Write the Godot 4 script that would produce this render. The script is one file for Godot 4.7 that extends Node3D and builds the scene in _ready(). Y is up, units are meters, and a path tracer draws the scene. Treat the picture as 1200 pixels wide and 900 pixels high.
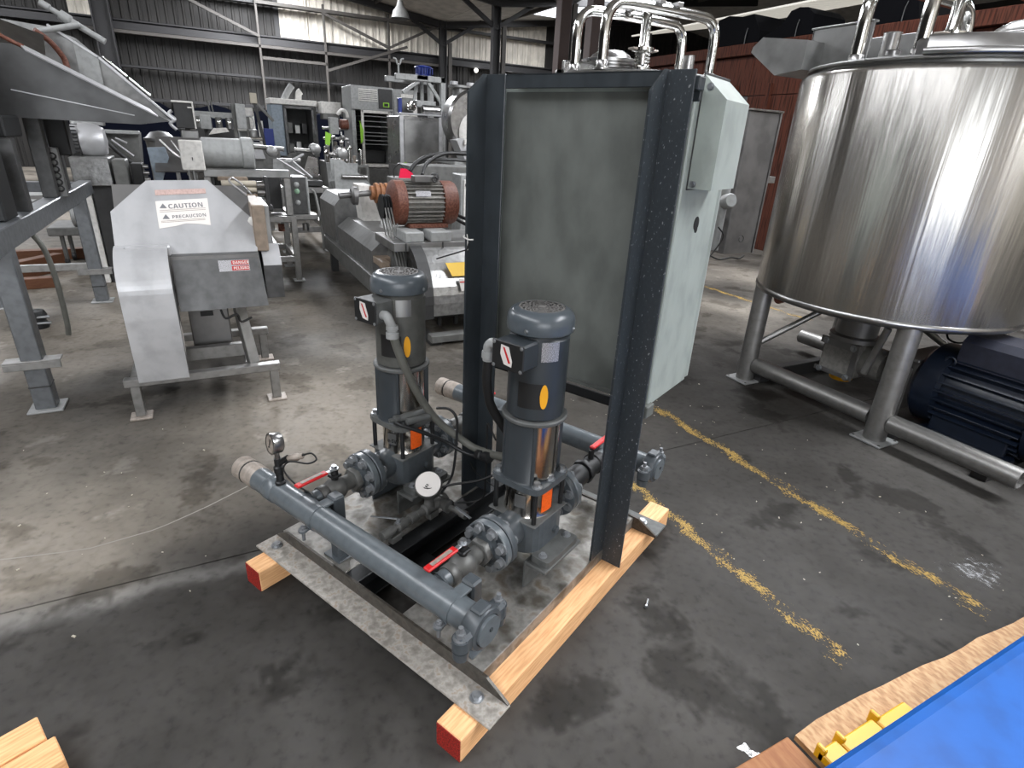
extends Node3D
# A used-equipment warehouse. x runs along the back wall to the right, -z runs into the depth of the hall, metres.

const TAU8 := TAU / 8.0

class Mb:
	# collects triangles; tri() turns each so that it faces along its normals
	var v := PackedVector3Array()
	var n := PackedVector3Array()
	var uv := PackedVector2Array()
	var t := Transform3D()

	func tri(a: Vector3, b: Vector3, c: Vector3, na: Vector3, nb: Vector3, nc: Vector3, ua := Vector2.ZERO, ub := Vector2.ZERO, uc := Vector2.ZERO) -> void:
		if (b - a).cross(c - a).dot(na + nb + nc) > 0.0:
			v.append_array([t * a, t * c, t * b])
			n.append_array([t.basis * na, t.basis * nc, t.basis * nb])
			uv.append_array([ua, uc, ub])
		else:
			v.append_array([t * a, t * b, t * c])
			n.append_array([t.basis * na, t.basis * nb, t.basis * nc])
			uv.append_array([ua, ub, uc])

	func quad(a: Vector3, b: Vector3, c: Vector3, d: Vector3, nn: Vector3) -> Mb:
		tri(a, b, c, nn, nn, nn, Vector2(0, 1), Vector2(1, 1), Vector2(1, 0))
		tri(a, c, d, nn, nn, nn, Vector2(0, 1), Vector2(1, 0), Vector2(0, 0))
		return self

	func box(c: Vector3, s: Vector3, bev := 0.003, b := Basis()) -> Mb:
		var h := s * 0.5
		bev = minf(bev, minf(h.x, minf(h.y, h.z)) * 0.6)
		for i in 3:
			var j := (i + 1) % 3
			var k := (i + 2) % 3
			for sg in [-1.0, 1.0]:
				var nn := Vector3.ZERO
				nn[i] = sg
				var q := []
				for e in [[-1, -1], [1, -1], [1, 1], [-1, 1]]:
					var p := Vector3.ZERO
					p[i] = sg * h[i]
					p[j] = e[0] * (h[j] - bev)
					p[k] = e[1] * (h[k] - bev)
					q.append(c + b * p)
				quad(q[0], q[1], q[2], q[3], b * nn)
			if bev > 0.0:
				for sj in [-1.0, 1.0]:
					for sk in [-1.0, 1.0]:
						var q := []
						for e in [[-1, 0], [1, 0], [1, 1], [-1, 1]]:
							var p := Vector3.ZERO
							p[i] = e[0] * (h[i] - bev)
							p[j] = sj * (h[j] - (bev if e[1] else 0.0))
							p[k] = sk * (h[k] - (0.0 if e[1] else bev))
							q.append(c + b * p)
						var nn := Vector3.ZERO
						nn[j] = sj
						nn[k] = sk
						quad(q[0], q[1], q[2], q[3], b * nn.normalized())
		if bev > 0.0:
			for sx in [-1.0, 1.0]:
				for sy in [-1.0, 1.0]:
					for sz in [-1.0, 1.0]:
						var g := Vector3(sx, sy, sz)
						var nn := b * g.normalized()
						tri(c + b * (g * (h - Vector3(0, bev, bev))), c + b * (g * (h - Vector3(bev, 0, bev))), c + b * (g * (h - Vector3(bev, bev, 0))), nn, nn, nn)
		return self

	# box between two opposite corners
	func bx(p: Vector3, q: Vector3, bev := 0.003) -> Mb:
		return box((p + q) * 0.5, (q - p).abs(), bev)

	# square bar from a to b
	func bar(a: Vector3, b: Vector3, w: float, h: float, bev := 0.003, hint := Vector3.UP) -> Mb:
		var z := (b - a).normalized()
		if absf(z.dot(hint)) > 0.98:
			hint = Vector3.RIGHT
		var x := hint.cross(z).normalized()
		return box((a + b) * 0.5, Vector3(w, h, a.distance_to(b)), bev, Basis(x, z.cross(x), z))

	func frame(d: Vector3) -> Basis:
		var x := d.cross(Vector3.UP if absf(d.y) < 0.9 else Vector3.RIGHT).normalized()
		return Basis(x, d.cross(x).normalized(), d)

	func tube(a: Vector3, b: Vector3, r: float, r2 := -1.0, seg := 16, caps := true) -> Mb:
		if r2 < 0.0:
			r2 = r
		var l := a.distance_to(b)
		var pr := [0.0, 0.0, r, 0.0, r2, l, 0.0, l] if caps else [r, 0.0, r2, l]
		return lathe(a, b - a, pr, seg)

	# prof: r, h, r, h ... along the axis from o
	func lathe(o: Vector3, axis: Vector3, prof: Array, seg := 24, crease := 0.75, from := 0.0, to := TAU) -> Mb:
		var d := axis.normalized()
		var f := frame(d)
		var m: int = prof.size() / 2
		var sn := []
		for i in m - 1:
			var dr: float = prof[i * 2 + 2] - prof[i * 2]
			var dh: float = prof[i * 2 + 3] - prof[i * 2 + 1]
			var q := Vector2(dh, -dr)
			sn.append(q.normalized() if q.length() > 1e-7 else Vector2(1, 0))
		var l := 0.0
		for i in m - 1:
			var n0: Vector2 = sn[i]
			var n1: Vector2 = sn[i]
			if i > 0 and sn[i - 1].dot(sn[i]) > crease:
				n0 = (sn[i - 1] + sn[i]).normalized()
			if i < m - 2 and sn[i + 1].dot(sn[i]) > crease:
				n1 = (sn[i + 1] + sn[i]).normalized()
			var l1 := l + Vector2(prof[i * 2 + 2] - prof[i * 2], prof[i * 2 + 3] - prof[i * 2 + 1]).length()
			for s in seg:
				var g0 := from + (to - from) * s / seg
				var g1 := from + (to - from) * (s + 1) / seg
				var e0 := f.x * cos(g0) + f.y * sin(g0)
				var e1 := f.x * cos(g1) + f.y * sin(g1)
				var a: Vector3 = o + e0 * prof[i * 2] + d * prof[i * 2 + 1]
				var b: Vector3 = o + e1 * prof[i * 2] + d * prof[i * 2 + 1]
				var c: Vector3 = o + e1 * prof[i * 2 + 2] + d * prof[i * 2 + 3]
				var e: Vector3 = o + e0 * prof[i * 2 + 2] + d * prof[i * 2 + 3]
				var u0 := float(s) / seg
				var u1 := float(s + 1) / seg
				if prof[i * 2 + 2] > 1e-6:
					tri(a, c, e, e0 * n0.x + d * n0.y, e1 * n1.x + d * n1.y, e0 * n1.x + d * n1.y, Vector2(u0, l), Vector2(u1, l1), Vector2(u0, l1))
				if prof[i * 2] > 1e-6:
					tri(a, b, c, e0 * n0.x + d * n0.y, e1 * n0.x + d * n0.y, e1 * n1.x + d * n1.y, Vector2(u0, l), Vector2(u1, l), Vector2(u1, l1))
			l = l1
		return self

	# polygon in the xy plane of xf, pushed along its z by dep
	func prism(poly: Array, xf: Transform3D, dep: float) -> Mb:
		var pg := PackedVector2Array()
		for i in poly.size() / 2:
			pg.append(Vector2(poly[i * 2], poly[i * 2 + 1]))
		var ix := Geometry2D.triangulate_polygon(pg)
		var z := xf.basis.z
		var s := signf(dep)
		for i in ix.size() / 3:
			var q := []
			for k in 3:
				var p := pg[ix[i * 3 + k]]
				q.append(xf * Vector3(p.x, p.y, 0))
			tri(q[0], q[1], q[2], -z * s, -z * s, -z * s)
			tri(q[0] + z * dep, q[1] + z * dep, q[2] + z * dep, z * s, z * s, z * s)
		var area := 0.0
		for i in pg.size():
			area += pg[i].cross(pg[(i + 1) % pg.size()])
		for i in pg.size():
			var a := pg[i]
			var b := pg[(i + 1) % pg.size()]
			var nn2 := Vector2(b.y - a.y, a.x - b.x).normalized() * signf(area)
			var nn := xf.basis * Vector3(nn2.x, nn2.y, 0)
			var A := xf * Vector3(a.x, a.y, 0)
			var B := xf * Vector3(b.x, b.y, 0)
			quad(A, B, B + z * dep, A + z * dep, nn)
		return self

	# polygon of 3D points that lie in a plane, given a thickness th along its normal (both ways)
	func plate(pts: Array, th: float) -> Mb:
		var nn := Vector3.ZERO
		for i in pts.size():
			nn += (pts[i] as Vector3).cross(pts[(i + 1) % pts.size()])
		nn = nn.normalized()
		var x: Vector3 = (pts[1] - pts[0]).normalized()
		x = (x - nn * x.dot(nn)).normalized()
		var xf := Transform3D(Basis(x, nn.cross(x), nn), pts[0])
		var inv := xf.affine_inverse()
		var pl := []
		for p in pts:
			var q: Vector3 = inv * (p as Vector3)
			pl.append_array([q.x, q.y])
		xf.origin -= nn * th * 0.5
		return prism(pl, xf, th)

	# round tube along a smooth curve through the points
	func sweep(pts: Array, r: float, seg := 8, sub := 5, caps := true) -> Mb:
		var c := []
		for i in pts.size() - 1:
			var p0: Vector3 = pts[maxi(i - 1, 0)]
			var p1: Vector3 = pts[i]
			var p2: Vector3 = pts[i + 1]
			var p3: Vector3 = pts[mini(i + 2, pts.size() - 1)]
			for k in sub:
				c.append(p1.cubic_interpolate(p2, p0, p3, float(k) / sub))
		c.append(pts[-1])
		var rings := []
		var f := frame((c[1] - c[0]).normalized())
		for i in c.size():
			var d: Vector3 = (c[mini(i + 1, c.size() - 1)] - c[maxi(i - 1, 0)]).normalized()
			var x := (f.x - d * f.x.dot(d)).normalized()
			f = Basis(x, d.cross(x), d)
			var ring := []
			for s in seg + 1:
				ring.append(f.x * cos(TAU * s / seg) + f.y * sin(TAU * s / seg))
			rings.append(ring)
		for i in c.size() - 1:
			for s in seg:
				var a: Vector3 = rings[i][s]
				var b: Vector3 = rings[i][s + 1]
				var e: Vector3 = rings[i + 1][s]
				var g: Vector3 = rings[i + 1][s + 1]
				tri(c[i] + a * r, c[i] + b * r, c[i + 1] + g * r, a, b, g)
				tri(c[i] + a * r, c[i + 1] + g * r, c[i + 1] + e * r, a, g, e)
		if caps:
			for w in [0, c.size() - 1]:
				var d: Vector3 = (c[1] - c[0]).normalized() * -1.0 if w == 0 else (c[-1] - c[-2]).normalized()
				for s in seg:
					tri(c[w], c[w] + rings[w][s] * r, c[w] + rings[w][s + 1] * r, d, d, d)
		return self

	func torus(o: Vector3, axis: Vector3, R: float, r: float, seg := 24, seg2 := 8) -> Mb:
		var pr := []
		for i in seg2 + 1:
			pr.append_array([R + r * cos(TAU * i / seg2), r * sin(TAU * i / seg2)])
		return lathe(o, axis, pr, seg, 0.3)

	func sph(c: Vector3, r: float, sy := 1.0, seg := 14) -> Mb:
		var pr := []
		var m := 8
		for i in m + 1:
			var g := -PI / 2 + PI * i / m
			pr.append_array([maxf(cos(g) * r, 0.0), sin(g) * r * sy])
		return lathe(c, Vector3.UP, pr, seg, 0.3)

	# hexagon head on a washer, standing on o along axis
	func bolt(o: Vector3, axis: Vector3, r: float, h: float, washer := true) -> Mb:
		var d := axis.normalized()
		if washer:
			lathe(o, d, [0.0, 0.0, r * 1.7, 0.0, r * 1.7, r * 0.3, 0.0, r * 0.3], 14)
		var f := frame(d)
		var pl := []
		for i in 6:
			pl.append_array([cos(TAU * i / 6) * r * 1.12, sin(TAU * i / 6) * r * 1.12])
		return prism(pl, Transform3D(f, o), h)

	func mesh() -> ArrayMesh:
		var arr := []
		arr.resize(Mesh.ARRAY_MAX)
		arr[Mesh.ARRAY_VERTEX] = v
		arr[Mesh.ARRAY_NORMAL] = n
		arr[Mesh.ARRAY_TEX_UV] = uv
		var m := ArrayMesh.new()
		m.add_surface_from_arrays(Mesh.PRIMITIVE_TRIANGLES, arr)
		return m


var M := {}
var org := Transform3D()
var taken := {}
var rng := RandomNumberGenerator.new()

func P(a: float, y: float, b: float) -> Vector3:
	return Vector3(a, y, -b)

func numbered(called: String) -> String:
	var k: int = taken.get(called, -1) + 1
	taken[called] = k
	return called if k == 0 else "%s_%03d" % [called, k]

# an empty builder in the axes of the current thing
func mk() -> Mb:
	var m := Mb.new()
	m.t = org
	return m

func tag(o: Node, label: String, cat := "", group := "") -> void:
	o.set_meta("label", label)
	if cat:
		o.set_meta("category", cat)
	if group:
		o.set_meta("group", group)

# a Node3D at the base of a thing; with local false its parts are given in hall coordinates
func thing(called: String, label: String, cat: String, at: Vector3, yaw := 0.0, group := "", local := false) -> Node3D:
	var o := Node3D.new()
	o.name = numbered(called)
	add_child(o, true)
	o.position = at
	o.rotation_degrees.y = yaw
	tag(o, label, cat, group)
	org = Transform3D() if local else o.transform.affine_inverse()
	return o

func part(p: Node, called: String, m: Mb, mat: Material, label := "") -> MeshInstance3D:
	var o := MeshInstance3D.new()
	o.name = called
	o.mesh = m.mesh()
	o.material_override = mat
	p.add_child(o, true)
	if label:
		o.set_meta("label", label)
	return o

# the same mesh again
func again(p: Node, src: MeshInstance3D, tf: Transform3D) -> MeshInstance3D:
	var o := MeshInstance3D.new()
	o.name = src.name
	o.mesh = src.mesh
	o.material_override = src.material_override
	o.transform = tf
	p.add_child(o, true)
	return o

# a thing that is one mesh
func lone(called: String, label: String, cat: String, at: Vector3, m: Mb, mat: Material, group := "") -> MeshInstance3D:
	var o := part(self, numbered(called), m, mat)
	o.position = at
	tag(o, label, cat, group)
	return o

func struct(called: String, m: Mb, mat: Material, parent: Node = self) -> MeshInstance3D:
	var o := part(parent, called, m, mat)
	if parent == self:
		o.set_meta("kind", "structure")
	return o

# ---------- materials
func noise_tex(sd: int, freq: float, cols: Array, offs: Array, oct := 4, kind := FastNoiseLite.TYPE_SIMPLEX_SMOOTH, size := 512, bump := 0.0) -> NoiseTexture2D:
	var f := FastNoiseLite.new()
	f.seed = sd
	f.noise_type = kind
	f.frequency = freq
	f.fractal_octaves = oct
	var x := NoiseTexture2D.new()
	x.width = size
	x.height = size
	x.seamless = true
	x.noise = f
	if cols:
		var g := Gradient.new()
		g.offsets = PackedFloat32Array(offs)
		g.colors = PackedColorArray(cols)
		x.color_ramp = g
	if bump > 0.0:
		x.as_normal_map = true
		x.bump_strength = bump
	return x

func gr(v: float) -> Color:
	return Color(v, v, v)

func mat(called: String, c: Color, rough: float, metal := 0.0, tex: Texture2D = null, sc := Vector3(2, 2, 2), rt: Texture2D = null) -> StandardMaterial3D:
	var m := StandardMaterial3D.new()
	m.resource_name = called
	m.albedo_color = c
	m.roughness = rough
	m.metallic = metal
	m.uv1_triplanar = true
	m.uv1_scale = sc
	if tex:
		m.albedo_texture = tex
	if rt:
		m.roughness_texture = rt
		m.roughness_texture_channel = BaseMaterial3D.TEXTURE_CHANNEL_RED
	M[called] = m
	return m

func bumped(m: StandardMaterial3D, tex: Texture2D, s := 0.3) -> StandardMaterial3D:
	m.normal_enabled = true
	m.normal_texture = tex
	m.normal_scale = s
	return m

func make_materials() -> void:
	var mott := noise_tex(3, 0.014, [gr(0.90), gr(0.97), gr(1.0)], [0.2, 0.5, 0.8], 6)
	var dust := noise_tex(5, 0.010, [gr(0.86), gr(0.94), Color(1.0, 1.0, 1.0)], [0.2, 0.5, 0.8], 7)
	var ruf := noise_tex(7, 0.015, [gr(0.84), gr(1.0)], [0.25, 0.75], 5)
	var brushed := noise_tex(11, 0.05, [gr(0.86), gr(1.0)], [0.2, 0.8], 3)
	var chips := noise_tex(13, 0.07, [Color(0.165, 0.185, 0.20), Color(0.185, 0.205, 0.22), Color(0.52, 0.53, 0.53)], [0.4, 0.81, 0.84], 4)
	var scuff := noise_tex(17, 0.011, [Color(0.34, 0.32, 0.29), Color(0.46, 0.45, 0.43), Color(0.57, 0.56, 0.54), Color(0.46, 0.42, 0.37)], [0.18, 0.42, 0.62, 0.85], 7)
	var oxid := noise_tex(19, 0.03, [Color(0.52, 0.50, 0.47), Color(0.60, 0.58, 0.55), Color(0.68, 0.66, 0.63), Color(0.58, 0.52, 0.46)], [0.15, 0.42, 0.62, 0.9], 7)
	var grain := noise_tex(23, 0.02, [Color(0.84, 0.63, 0.44), Color(0.90, 0.70, 0.51), Color(0.93, 0.75, 0.56)], [0.2, 0.5, 0.8], 6)
	# paints
	mat("pump_grey", Color(0.275, 0.295, 0.31), 0.42, 0.0, mott, Vector3(3, 3, 3), ruf)
	mat("dusty_grey", Color(0.33, 0.335, 0.33), 0.55, 0.0, dust, Vector3(4, 4, 4))
	mat("dusty_dark", Color(0.30, 0.30, 0.285), 0.6, 0.0, dust, Vector3(4, 4, 4))
	mat("fan_grey", Color(0.30, 0.325, 0.345), 0.30, 0.0, mott, Vector3(3, 3, 3))
	mat("grille_grey", Color(0.46, 0.45, 0.44), 0.6, 0.0, dust, Vector3(6, 6, 6))
	mat("grille_dust", Color(0.12, 0.11, 0.10), 0.8)
	mat("plate_print", Color(0.72, 0.72, 0.73), 0.3, 0.3, noise_tex(43, 0.06, [Color(0.45, 0.42, 0.42), gr(1.0)], [0.45, 0.5], 2), Vector3(14, 14, 14))
	mat("header_grey", Color(0.365, 0.39, 0.405), 0.34, 0.0, mott, Vector3(3, 3, 3), ruf)
	mat("slate", Color(1, 1, 1), 0.45, 0.0, chips, Vector3(2.3, 1.3, 2.3), ruf)
	mat("slate_plain", Color(0.185, 0.205, 0.22), 0.42, 0.0, mott, Vector3(2, 1, 2), ruf)
	mat("cabinet_grey", Color(0.60, 0.628, 0.605), 0.42, 0.0, mott, Vector3(1.2, 0.7, 1.2))
	mat("back_grey", Color(0.375, 0.387, 0.372), 0.5, 0.0, dust, Vector3(1.2, 0.7, 1.2))
	mat("black_iron", Color(0.085, 0.09, 0.095), 0.5, 0.0, mott, Vector3(4, 4, 4))
	mat("black_rubber", Color(0.06, 0.06, 0.06), 0.6)
	mat("grey_hose", Color(0.37, 0.37, 0.345), 0.6, 0.0, mott)
	mat("deck_steel", Color(1, 1, 1), 0.5, 0.55, scuff, Vector3(1.5, 1.5, 1.5), ruf)
	mat("angle_shaded", Color(0.46, 0.45, 0.44), 0.45, 0.5, oxid, Vector3(1.7, 1.7, 1.7), ruf)  # angle steel again, darkened: shade put into the colour of the upright face
	mat("angle_steel", Color(1.0, 1.0, 1.0), 0.45, 0.3, oxid, Vector3(1.7, 1.7, 1.7), ruf)
	mat("zinc", Color(0.66, 0.67, 0.68), 0.35, 0.85, mott, Vector3(6, 6, 6))
	mat("bolt_dark", Color(0.47, 0.48, 0.49), 0.42, 0.35)
	mat("pipe_fitting", Color(0.40, 0.40, 0.39), 0.45, 0.3, dust, Vector3(5, 5, 5))
	mat("coupling_pale", Color(0.62, 0.58, 0.54), 0.5, 0.2, dust, Vector3(8, 8, 8))
	mat("red_plastic", Color(0.74, 0.11, 0.12), 0.4)
	mat("orange_label", Color(0.90, 0.36, 0.07), 0.5, 0.0, mott, Vector3(9, 9, 9))
	mat("yellow_label", Color(0.88, 0.62, 0.06), 0.5)
	mat("white_label", Color(0.80, 0.78, 0.76), 0.45)
	mat("black_print", Color(0.05, 0.05, 0.05), 0.6)
	mat("red_print", Color(0.70, 0.10, 0.10), 0.5)
	mat("grey_print", Color(0.42, 0.42, 0.43), 0.5)
	# metals
	mat("stainless", Color(0.68, 0.675, 0.67), 0.32, 1.0, brushed, Vector3(0.4, 0.4, 0.4), ruf)
	mat("stainless_dull", Color(0.60, 0.60, 0.595), 0.42, 0.85, dust, Vector3(0.8, 0.8, 0.8), ruf)
	mat("stainless_dirty", Color(0.50, 0.495, 0.49), 0.45, 0.8, dust, Vector3(0.7, 0.7, 0.7))
	mat("satin_leg", Color(0.58, 0.575, 0.565), 0.42, 0.8, mott, Vector3(2, 2, 2))
	mat("chrome", Color(0.86, 0.86, 0.85), 0.10, 1.0)
	mat("mirror_steel", Color(0.78, 0.76, 0.73), 0.16, 1.0, mott, Vector3(5, 5, 5))
	mat("aluminium", Color(0.70, 0.70, 0.705), 0.42, 0.35, mott, Vector3(0.8, 0.8, 0.8), ruf)
	var brush_tank := StandardMaterial3D.new()
	brush_tank.resource_name = "tank_steel"
	brush_tank.albedo_color = Color(0.73, 0.72, 0.70)
	brush_tank.metallic = 1.0
	brush_tank.roughness = 0.27
	brush_tank.anisotropy_enabled = true
	brush_tank.anisotropy = -0.9
	brush_tank.uv1_scale = Vector3(6, 0.03, 1)
	brush_tank.normal_enabled = true
	brush_tank.normal_texture = noise_tex(15, 0.05, [], [], 4, FastNoiseLite.TYPE_SIMPLEX_SMOOTH, 512, 3.0)
	brush_tank.normal_scale = 0.17
	M["tank_steel"] = brush_tank
	mat("motor_blue", Color(0.078, 0.11, 0.165), 0.36, 0.0, dust, Vector3(4, 4, 4), ruf)
	mat("motor_dusty", Color(0.15, 0.16, 0.21), 0.5, 0.0, dust, Vector3(4, 4, 4))
	mat("rust_brown", Color(0.43, 0.27, 0.21), 0.6, 0.0, noise_tex(29, 0.02, [Color(0.75, 0.6, 0.5), gr(1.0)], [0.3, 0.7], 5), Vector3(4, 4, 4))
	mat("fin_metal", Color(0.54, 0.53, 0.51), 0.5, 0.4, dust, Vector3(5, 5, 5))
	mat("white_paint", Color(0.82, 0.81, 0.79), 0.45, 0.0, mott, Vector3(2, 2, 2))
	mat("pale_grey", Color(0.57, 0.575, 0.57), 0.45, 0.0, mott, Vector3(2, 2, 2))
	mat("pale_blue", Color(0.50, 0.545, 0.585), 0.45, 0.0, mott, Vector3(2, 2, 2))
	mat("mid_grey", Color(0.40, 0.40, 0.39), 0.5, 0.2, dust, Vector3(2, 2, 2))
	mat("dark_grey", Color(0.17, 0.17, 0.17), 0.55, 0.0, mott, Vector3(2, 2, 2))
	mat("blue_paint", Color(0.05, 0.14, 0.42), 0.4)
	mat("lime", Color(0.55, 0.78, 0.20), 0.45)
	mat("lime_grey", Color(0.5, 0.62, 0.52), 0.45)
	mat("pink", Color(0.88, 0.03, 0.26), 0.5)
	mat("tan", Color(0.52, 0.46, 0.40), 0.5, 0.0, dust, Vector3(3, 3, 3))
	mat("cream", Color(0.66, 0.63, 0.57), 0.45)
	mat("navy_tarp", Color(0.03, 0.04, 0.08), 0.85)
	mat("black_tarp", Color(0.022, 0.023, 0.03), 0.85)
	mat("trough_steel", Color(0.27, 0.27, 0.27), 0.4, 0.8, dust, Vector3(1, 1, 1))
	mat("sticker_yellow", Color(0.84, 0.68, 0.17), 0.5)
	mat("steel_shade", Color(0.36, 0.36, 0.36), 0.42, 0.8, dust, Vector3(2, 2, 2))
	mat("steel_mid", Color(0.50, 0.50, 0.495), 0.42, 0.7, dust, Vector3(2, 2, 2))
	mat("frame_steel", Color(0.41, 0.42, 0.43), 0.42, 0.35, mott, Vector3(2, 2, 2), ruf)
	mat("worn_red", Color(0.70, 0.60, 0.57), 0.55, 0.0, mott, Vector3(9, 9, 9))
	mat("rust_ochre", Color(0.55, 0.36, 0.22), 0.6, 0.0, mott, Vector3(6, 6, 6))
	mat("belt_grey", Color(0.50, 0.50, 0.49), 0.5)
	bumped(mat("wrap_sheet", Color(0.64, 0.64, 0.635), 0.30, 0.8, dust, Vector3(3, 3, 3)), noise_tex(47, 0.02, [], [], 3, FastNoiseLite.TYPE_SIMPLEX_SMOOTH, 512, 6.0), 0.3)
	M["line_paint"] = flake_paint("line_paint", Color(0.70, 0.57, 0.27), 61, 96, 768, 0.50)
	M["smear_paint"] = flake_paint("smear_paint", Color(0.66, 0.66, 0.66), 63, 160, 128, 0.45, true)
	# wood
	mat("timber", Color(0.98, 0.97, 0.95), 0.62, 0.0, grain, Vector3(8, 8, 0.7))
	mat("timber_cross", Color(0.98, 0.96, 0.92), 0.62, 0.0, grain, Vector3(0.7, 8, 8))
	mat("timber_red", Color(0.62, 0.15, 0.11), 0.6, 0.0, noise_tex(31, 0.03, [Color(0.65, 0.6, 0.6), gr(1.0)], [0.3, 0.6], 4), Vector3(9, 9, 9))
	mat("timber_old", Color(0.62, 0.53, 0.45), 0.7, 0.0, grain, Vector3(5, 5, 0.9))
	# the hall
	mat("cladding_dark", Color(0.12, 0.11, 0.10), 0.7, 0.0, dust, Vector3(0.6, 0.25, 0.6))
	mat("cladding_white", Color(0.86, 0.83, 0.78), 0.6, 0.0, dust, Vector3(0.6, 0.25, 0.6))
	mat("roof_sheet", Color(0.74, 0.72, 0.69), 0.7, 0.0, dust, Vector3(0.4, 0.4, 0.4))
	mat("girder", Color(0.11, 0.105, 0.11), 0.55, 0.0, mott)
	mat("girder_pale", Color(0.26, 0.245, 0.23), 0.6, 0.0, mott)
	mat("brown_board", Color(0.25, 0.135, 0.095), 0.75, 0.0, noise_tex(37, 0.02, [Color(0.62, 0.55, 0.5), gr(0.95), Color(1.0, 0.9, 0.85)], [0.25, 0.5, 0.8], 5), Vector3(3, 0.16, 3))
	M.brown_board.metallic_specular = 0.25
	M.black_tarp.metallic_specular = 0.15
	M.navy_tarp.metallic_specular = 0.15
	mat("brown_post", Color(0.19, 0.125, 0.105), 0.7, 0.0, mott)
	mat("blue_plastic", Color(0.045, 0.315, 0.61), 0.38, 0.0, mott, Vector3(1, 1, 1))
	M.blue_plastic.metallic_specular = 0.3
	mat("scratch_pale", Color(0.52, 0.50, 0.47), 0.7)
	mat("yellow_plastic", Color(0.84, 0.63, 0.07), 0.4)
	mat("clear_plastic", Color(0.45, 0.45, 0.43, 0.35), 0.2)
	M.clear_plastic.transparency = BaseMaterial3D.TRANSPARENCY_ALPHA
	mat("timber_dark", Color(0.40, 0.32, 0.27), 0.7, 0.0, grain, Vector3(0.9, 5, 5))
	mat("osb", Color(0.86, 0.86, 0.86), 0.65, 0.0, noise_tex(41, 0.02, [Color(0.66, 0.49, 0.32), Color(0.74, 0.57, 0.39), Color(0.79, 0.64, 0.46)], [0.2, 0.45, 0.7], 5), Vector3(5, 5, 2.0))
	var day := mat("unseen_daylight_glow", Color(0.9, 0.92, 0.95), 0.5)  # glow of the unseen roof strips and the added door sheet
	day.emission_enabled = true
	day.emission = Color(0.95, 0.97, 1.0)
	day.emission_energy_multiplier = 1.5
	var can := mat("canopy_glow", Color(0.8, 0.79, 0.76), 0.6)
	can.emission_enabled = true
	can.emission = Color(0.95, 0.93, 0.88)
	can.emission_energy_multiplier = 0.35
	var lamp := mat("lamp_glow", Color(1, 1, 1), 0.5)
	lamp.emission_enabled = true
	lamp.emission = Color(1.0, 0.97, 0.9)
	lamp.emission_energy_multiplier = 3.0

# flaked paint: holes cut by noise, thinner towards the edges
func flake_paint(called: String, c: Color, sd: int, w: int, h: int, bias: float, soft := false) -> StandardMaterial3D:
	var f := FastNoiseLite.new()
	f.seed = sd
	f.frequency = 0.07
	f.fractal_octaves = 4
	var g := FastNoiseLite.new()
	g.seed = sd + 1
	g.frequency = 0.012
	var im := Image.create(w, h, false, Image.FORMAT_RGBA8)
	for y in h:
		for x in w:
			var e := minf(minf(x, w - 1 - x) / (w * 0.5), minf(y, h - 1 - y) / (h * (0.4 if soft else 0.12)))
			var v := f.get_noise_2d(x * (2.2 if h > w else 1.0), y * (0.5 if soft else 1.6)) + g.get_noise_2d(x, y) * 1.1 + smoothstep(0.0, 0.7, e) * 0.75 - 0.30 - bias
			var t := 0.8 + 0.3 * f.get_noise_2d(x * 2.0 + 900.0, y * 2.0)
			im.set_pixel(x, y, Color(t, t, t, clampf(v * 0.9 + 0.15, 0.0, 0.75) if soft else 1.0 if v > 0.0 else 0.0))
	var m := StandardMaterial3D.new()
	m.resource_name = called
	m.albedo_color = c
	m.albedo_texture = ImageTexture.create_from_image(im)
	m.transparency = BaseMaterial3D.TRANSPARENCY_ALPHA if soft else BaseMaterial3D.TRANSPARENCY_ALPHA_SCISSOR
	m.alpha_scissor_threshold = 0.5
	m.roughness = 0.7
	return m

func light(called: String, at: Vector3, rot: Vector3, size: Vector2, energy: float, c: Color) -> void:
	var l := AreaLight3D.new()
	l.name = called
	l.position = at
	l.rotation_degrees = rot
	l.area_size = size
	l.light_energy = energy
	l.light_color = c
	l.area_range = 60.0
	l.area_attenuation = 2.0
	l.shadow_enabled = true
	add_child(l, true)

const SKY := [[5.6, 1.0, 12.0, 130.0], [-4.6, 1.0, 12.0, 70.0], [15.0, 4.0, 11.0, 90.0], [2.6, 19.0, 8.0, 240.0], [12.5, 18.0, 9.0, 60.0], [-5.5, 17.0, 10.0, 90.0]]   # unseen roof strips, left and rear ones added as fill: a, middle b, length, energy

func roof_y(a: float) -> float:
	return 7.0 - 1.4 * absf(wrapf(a + 2.0, -11.0, 11.0)) / 11.0

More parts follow.
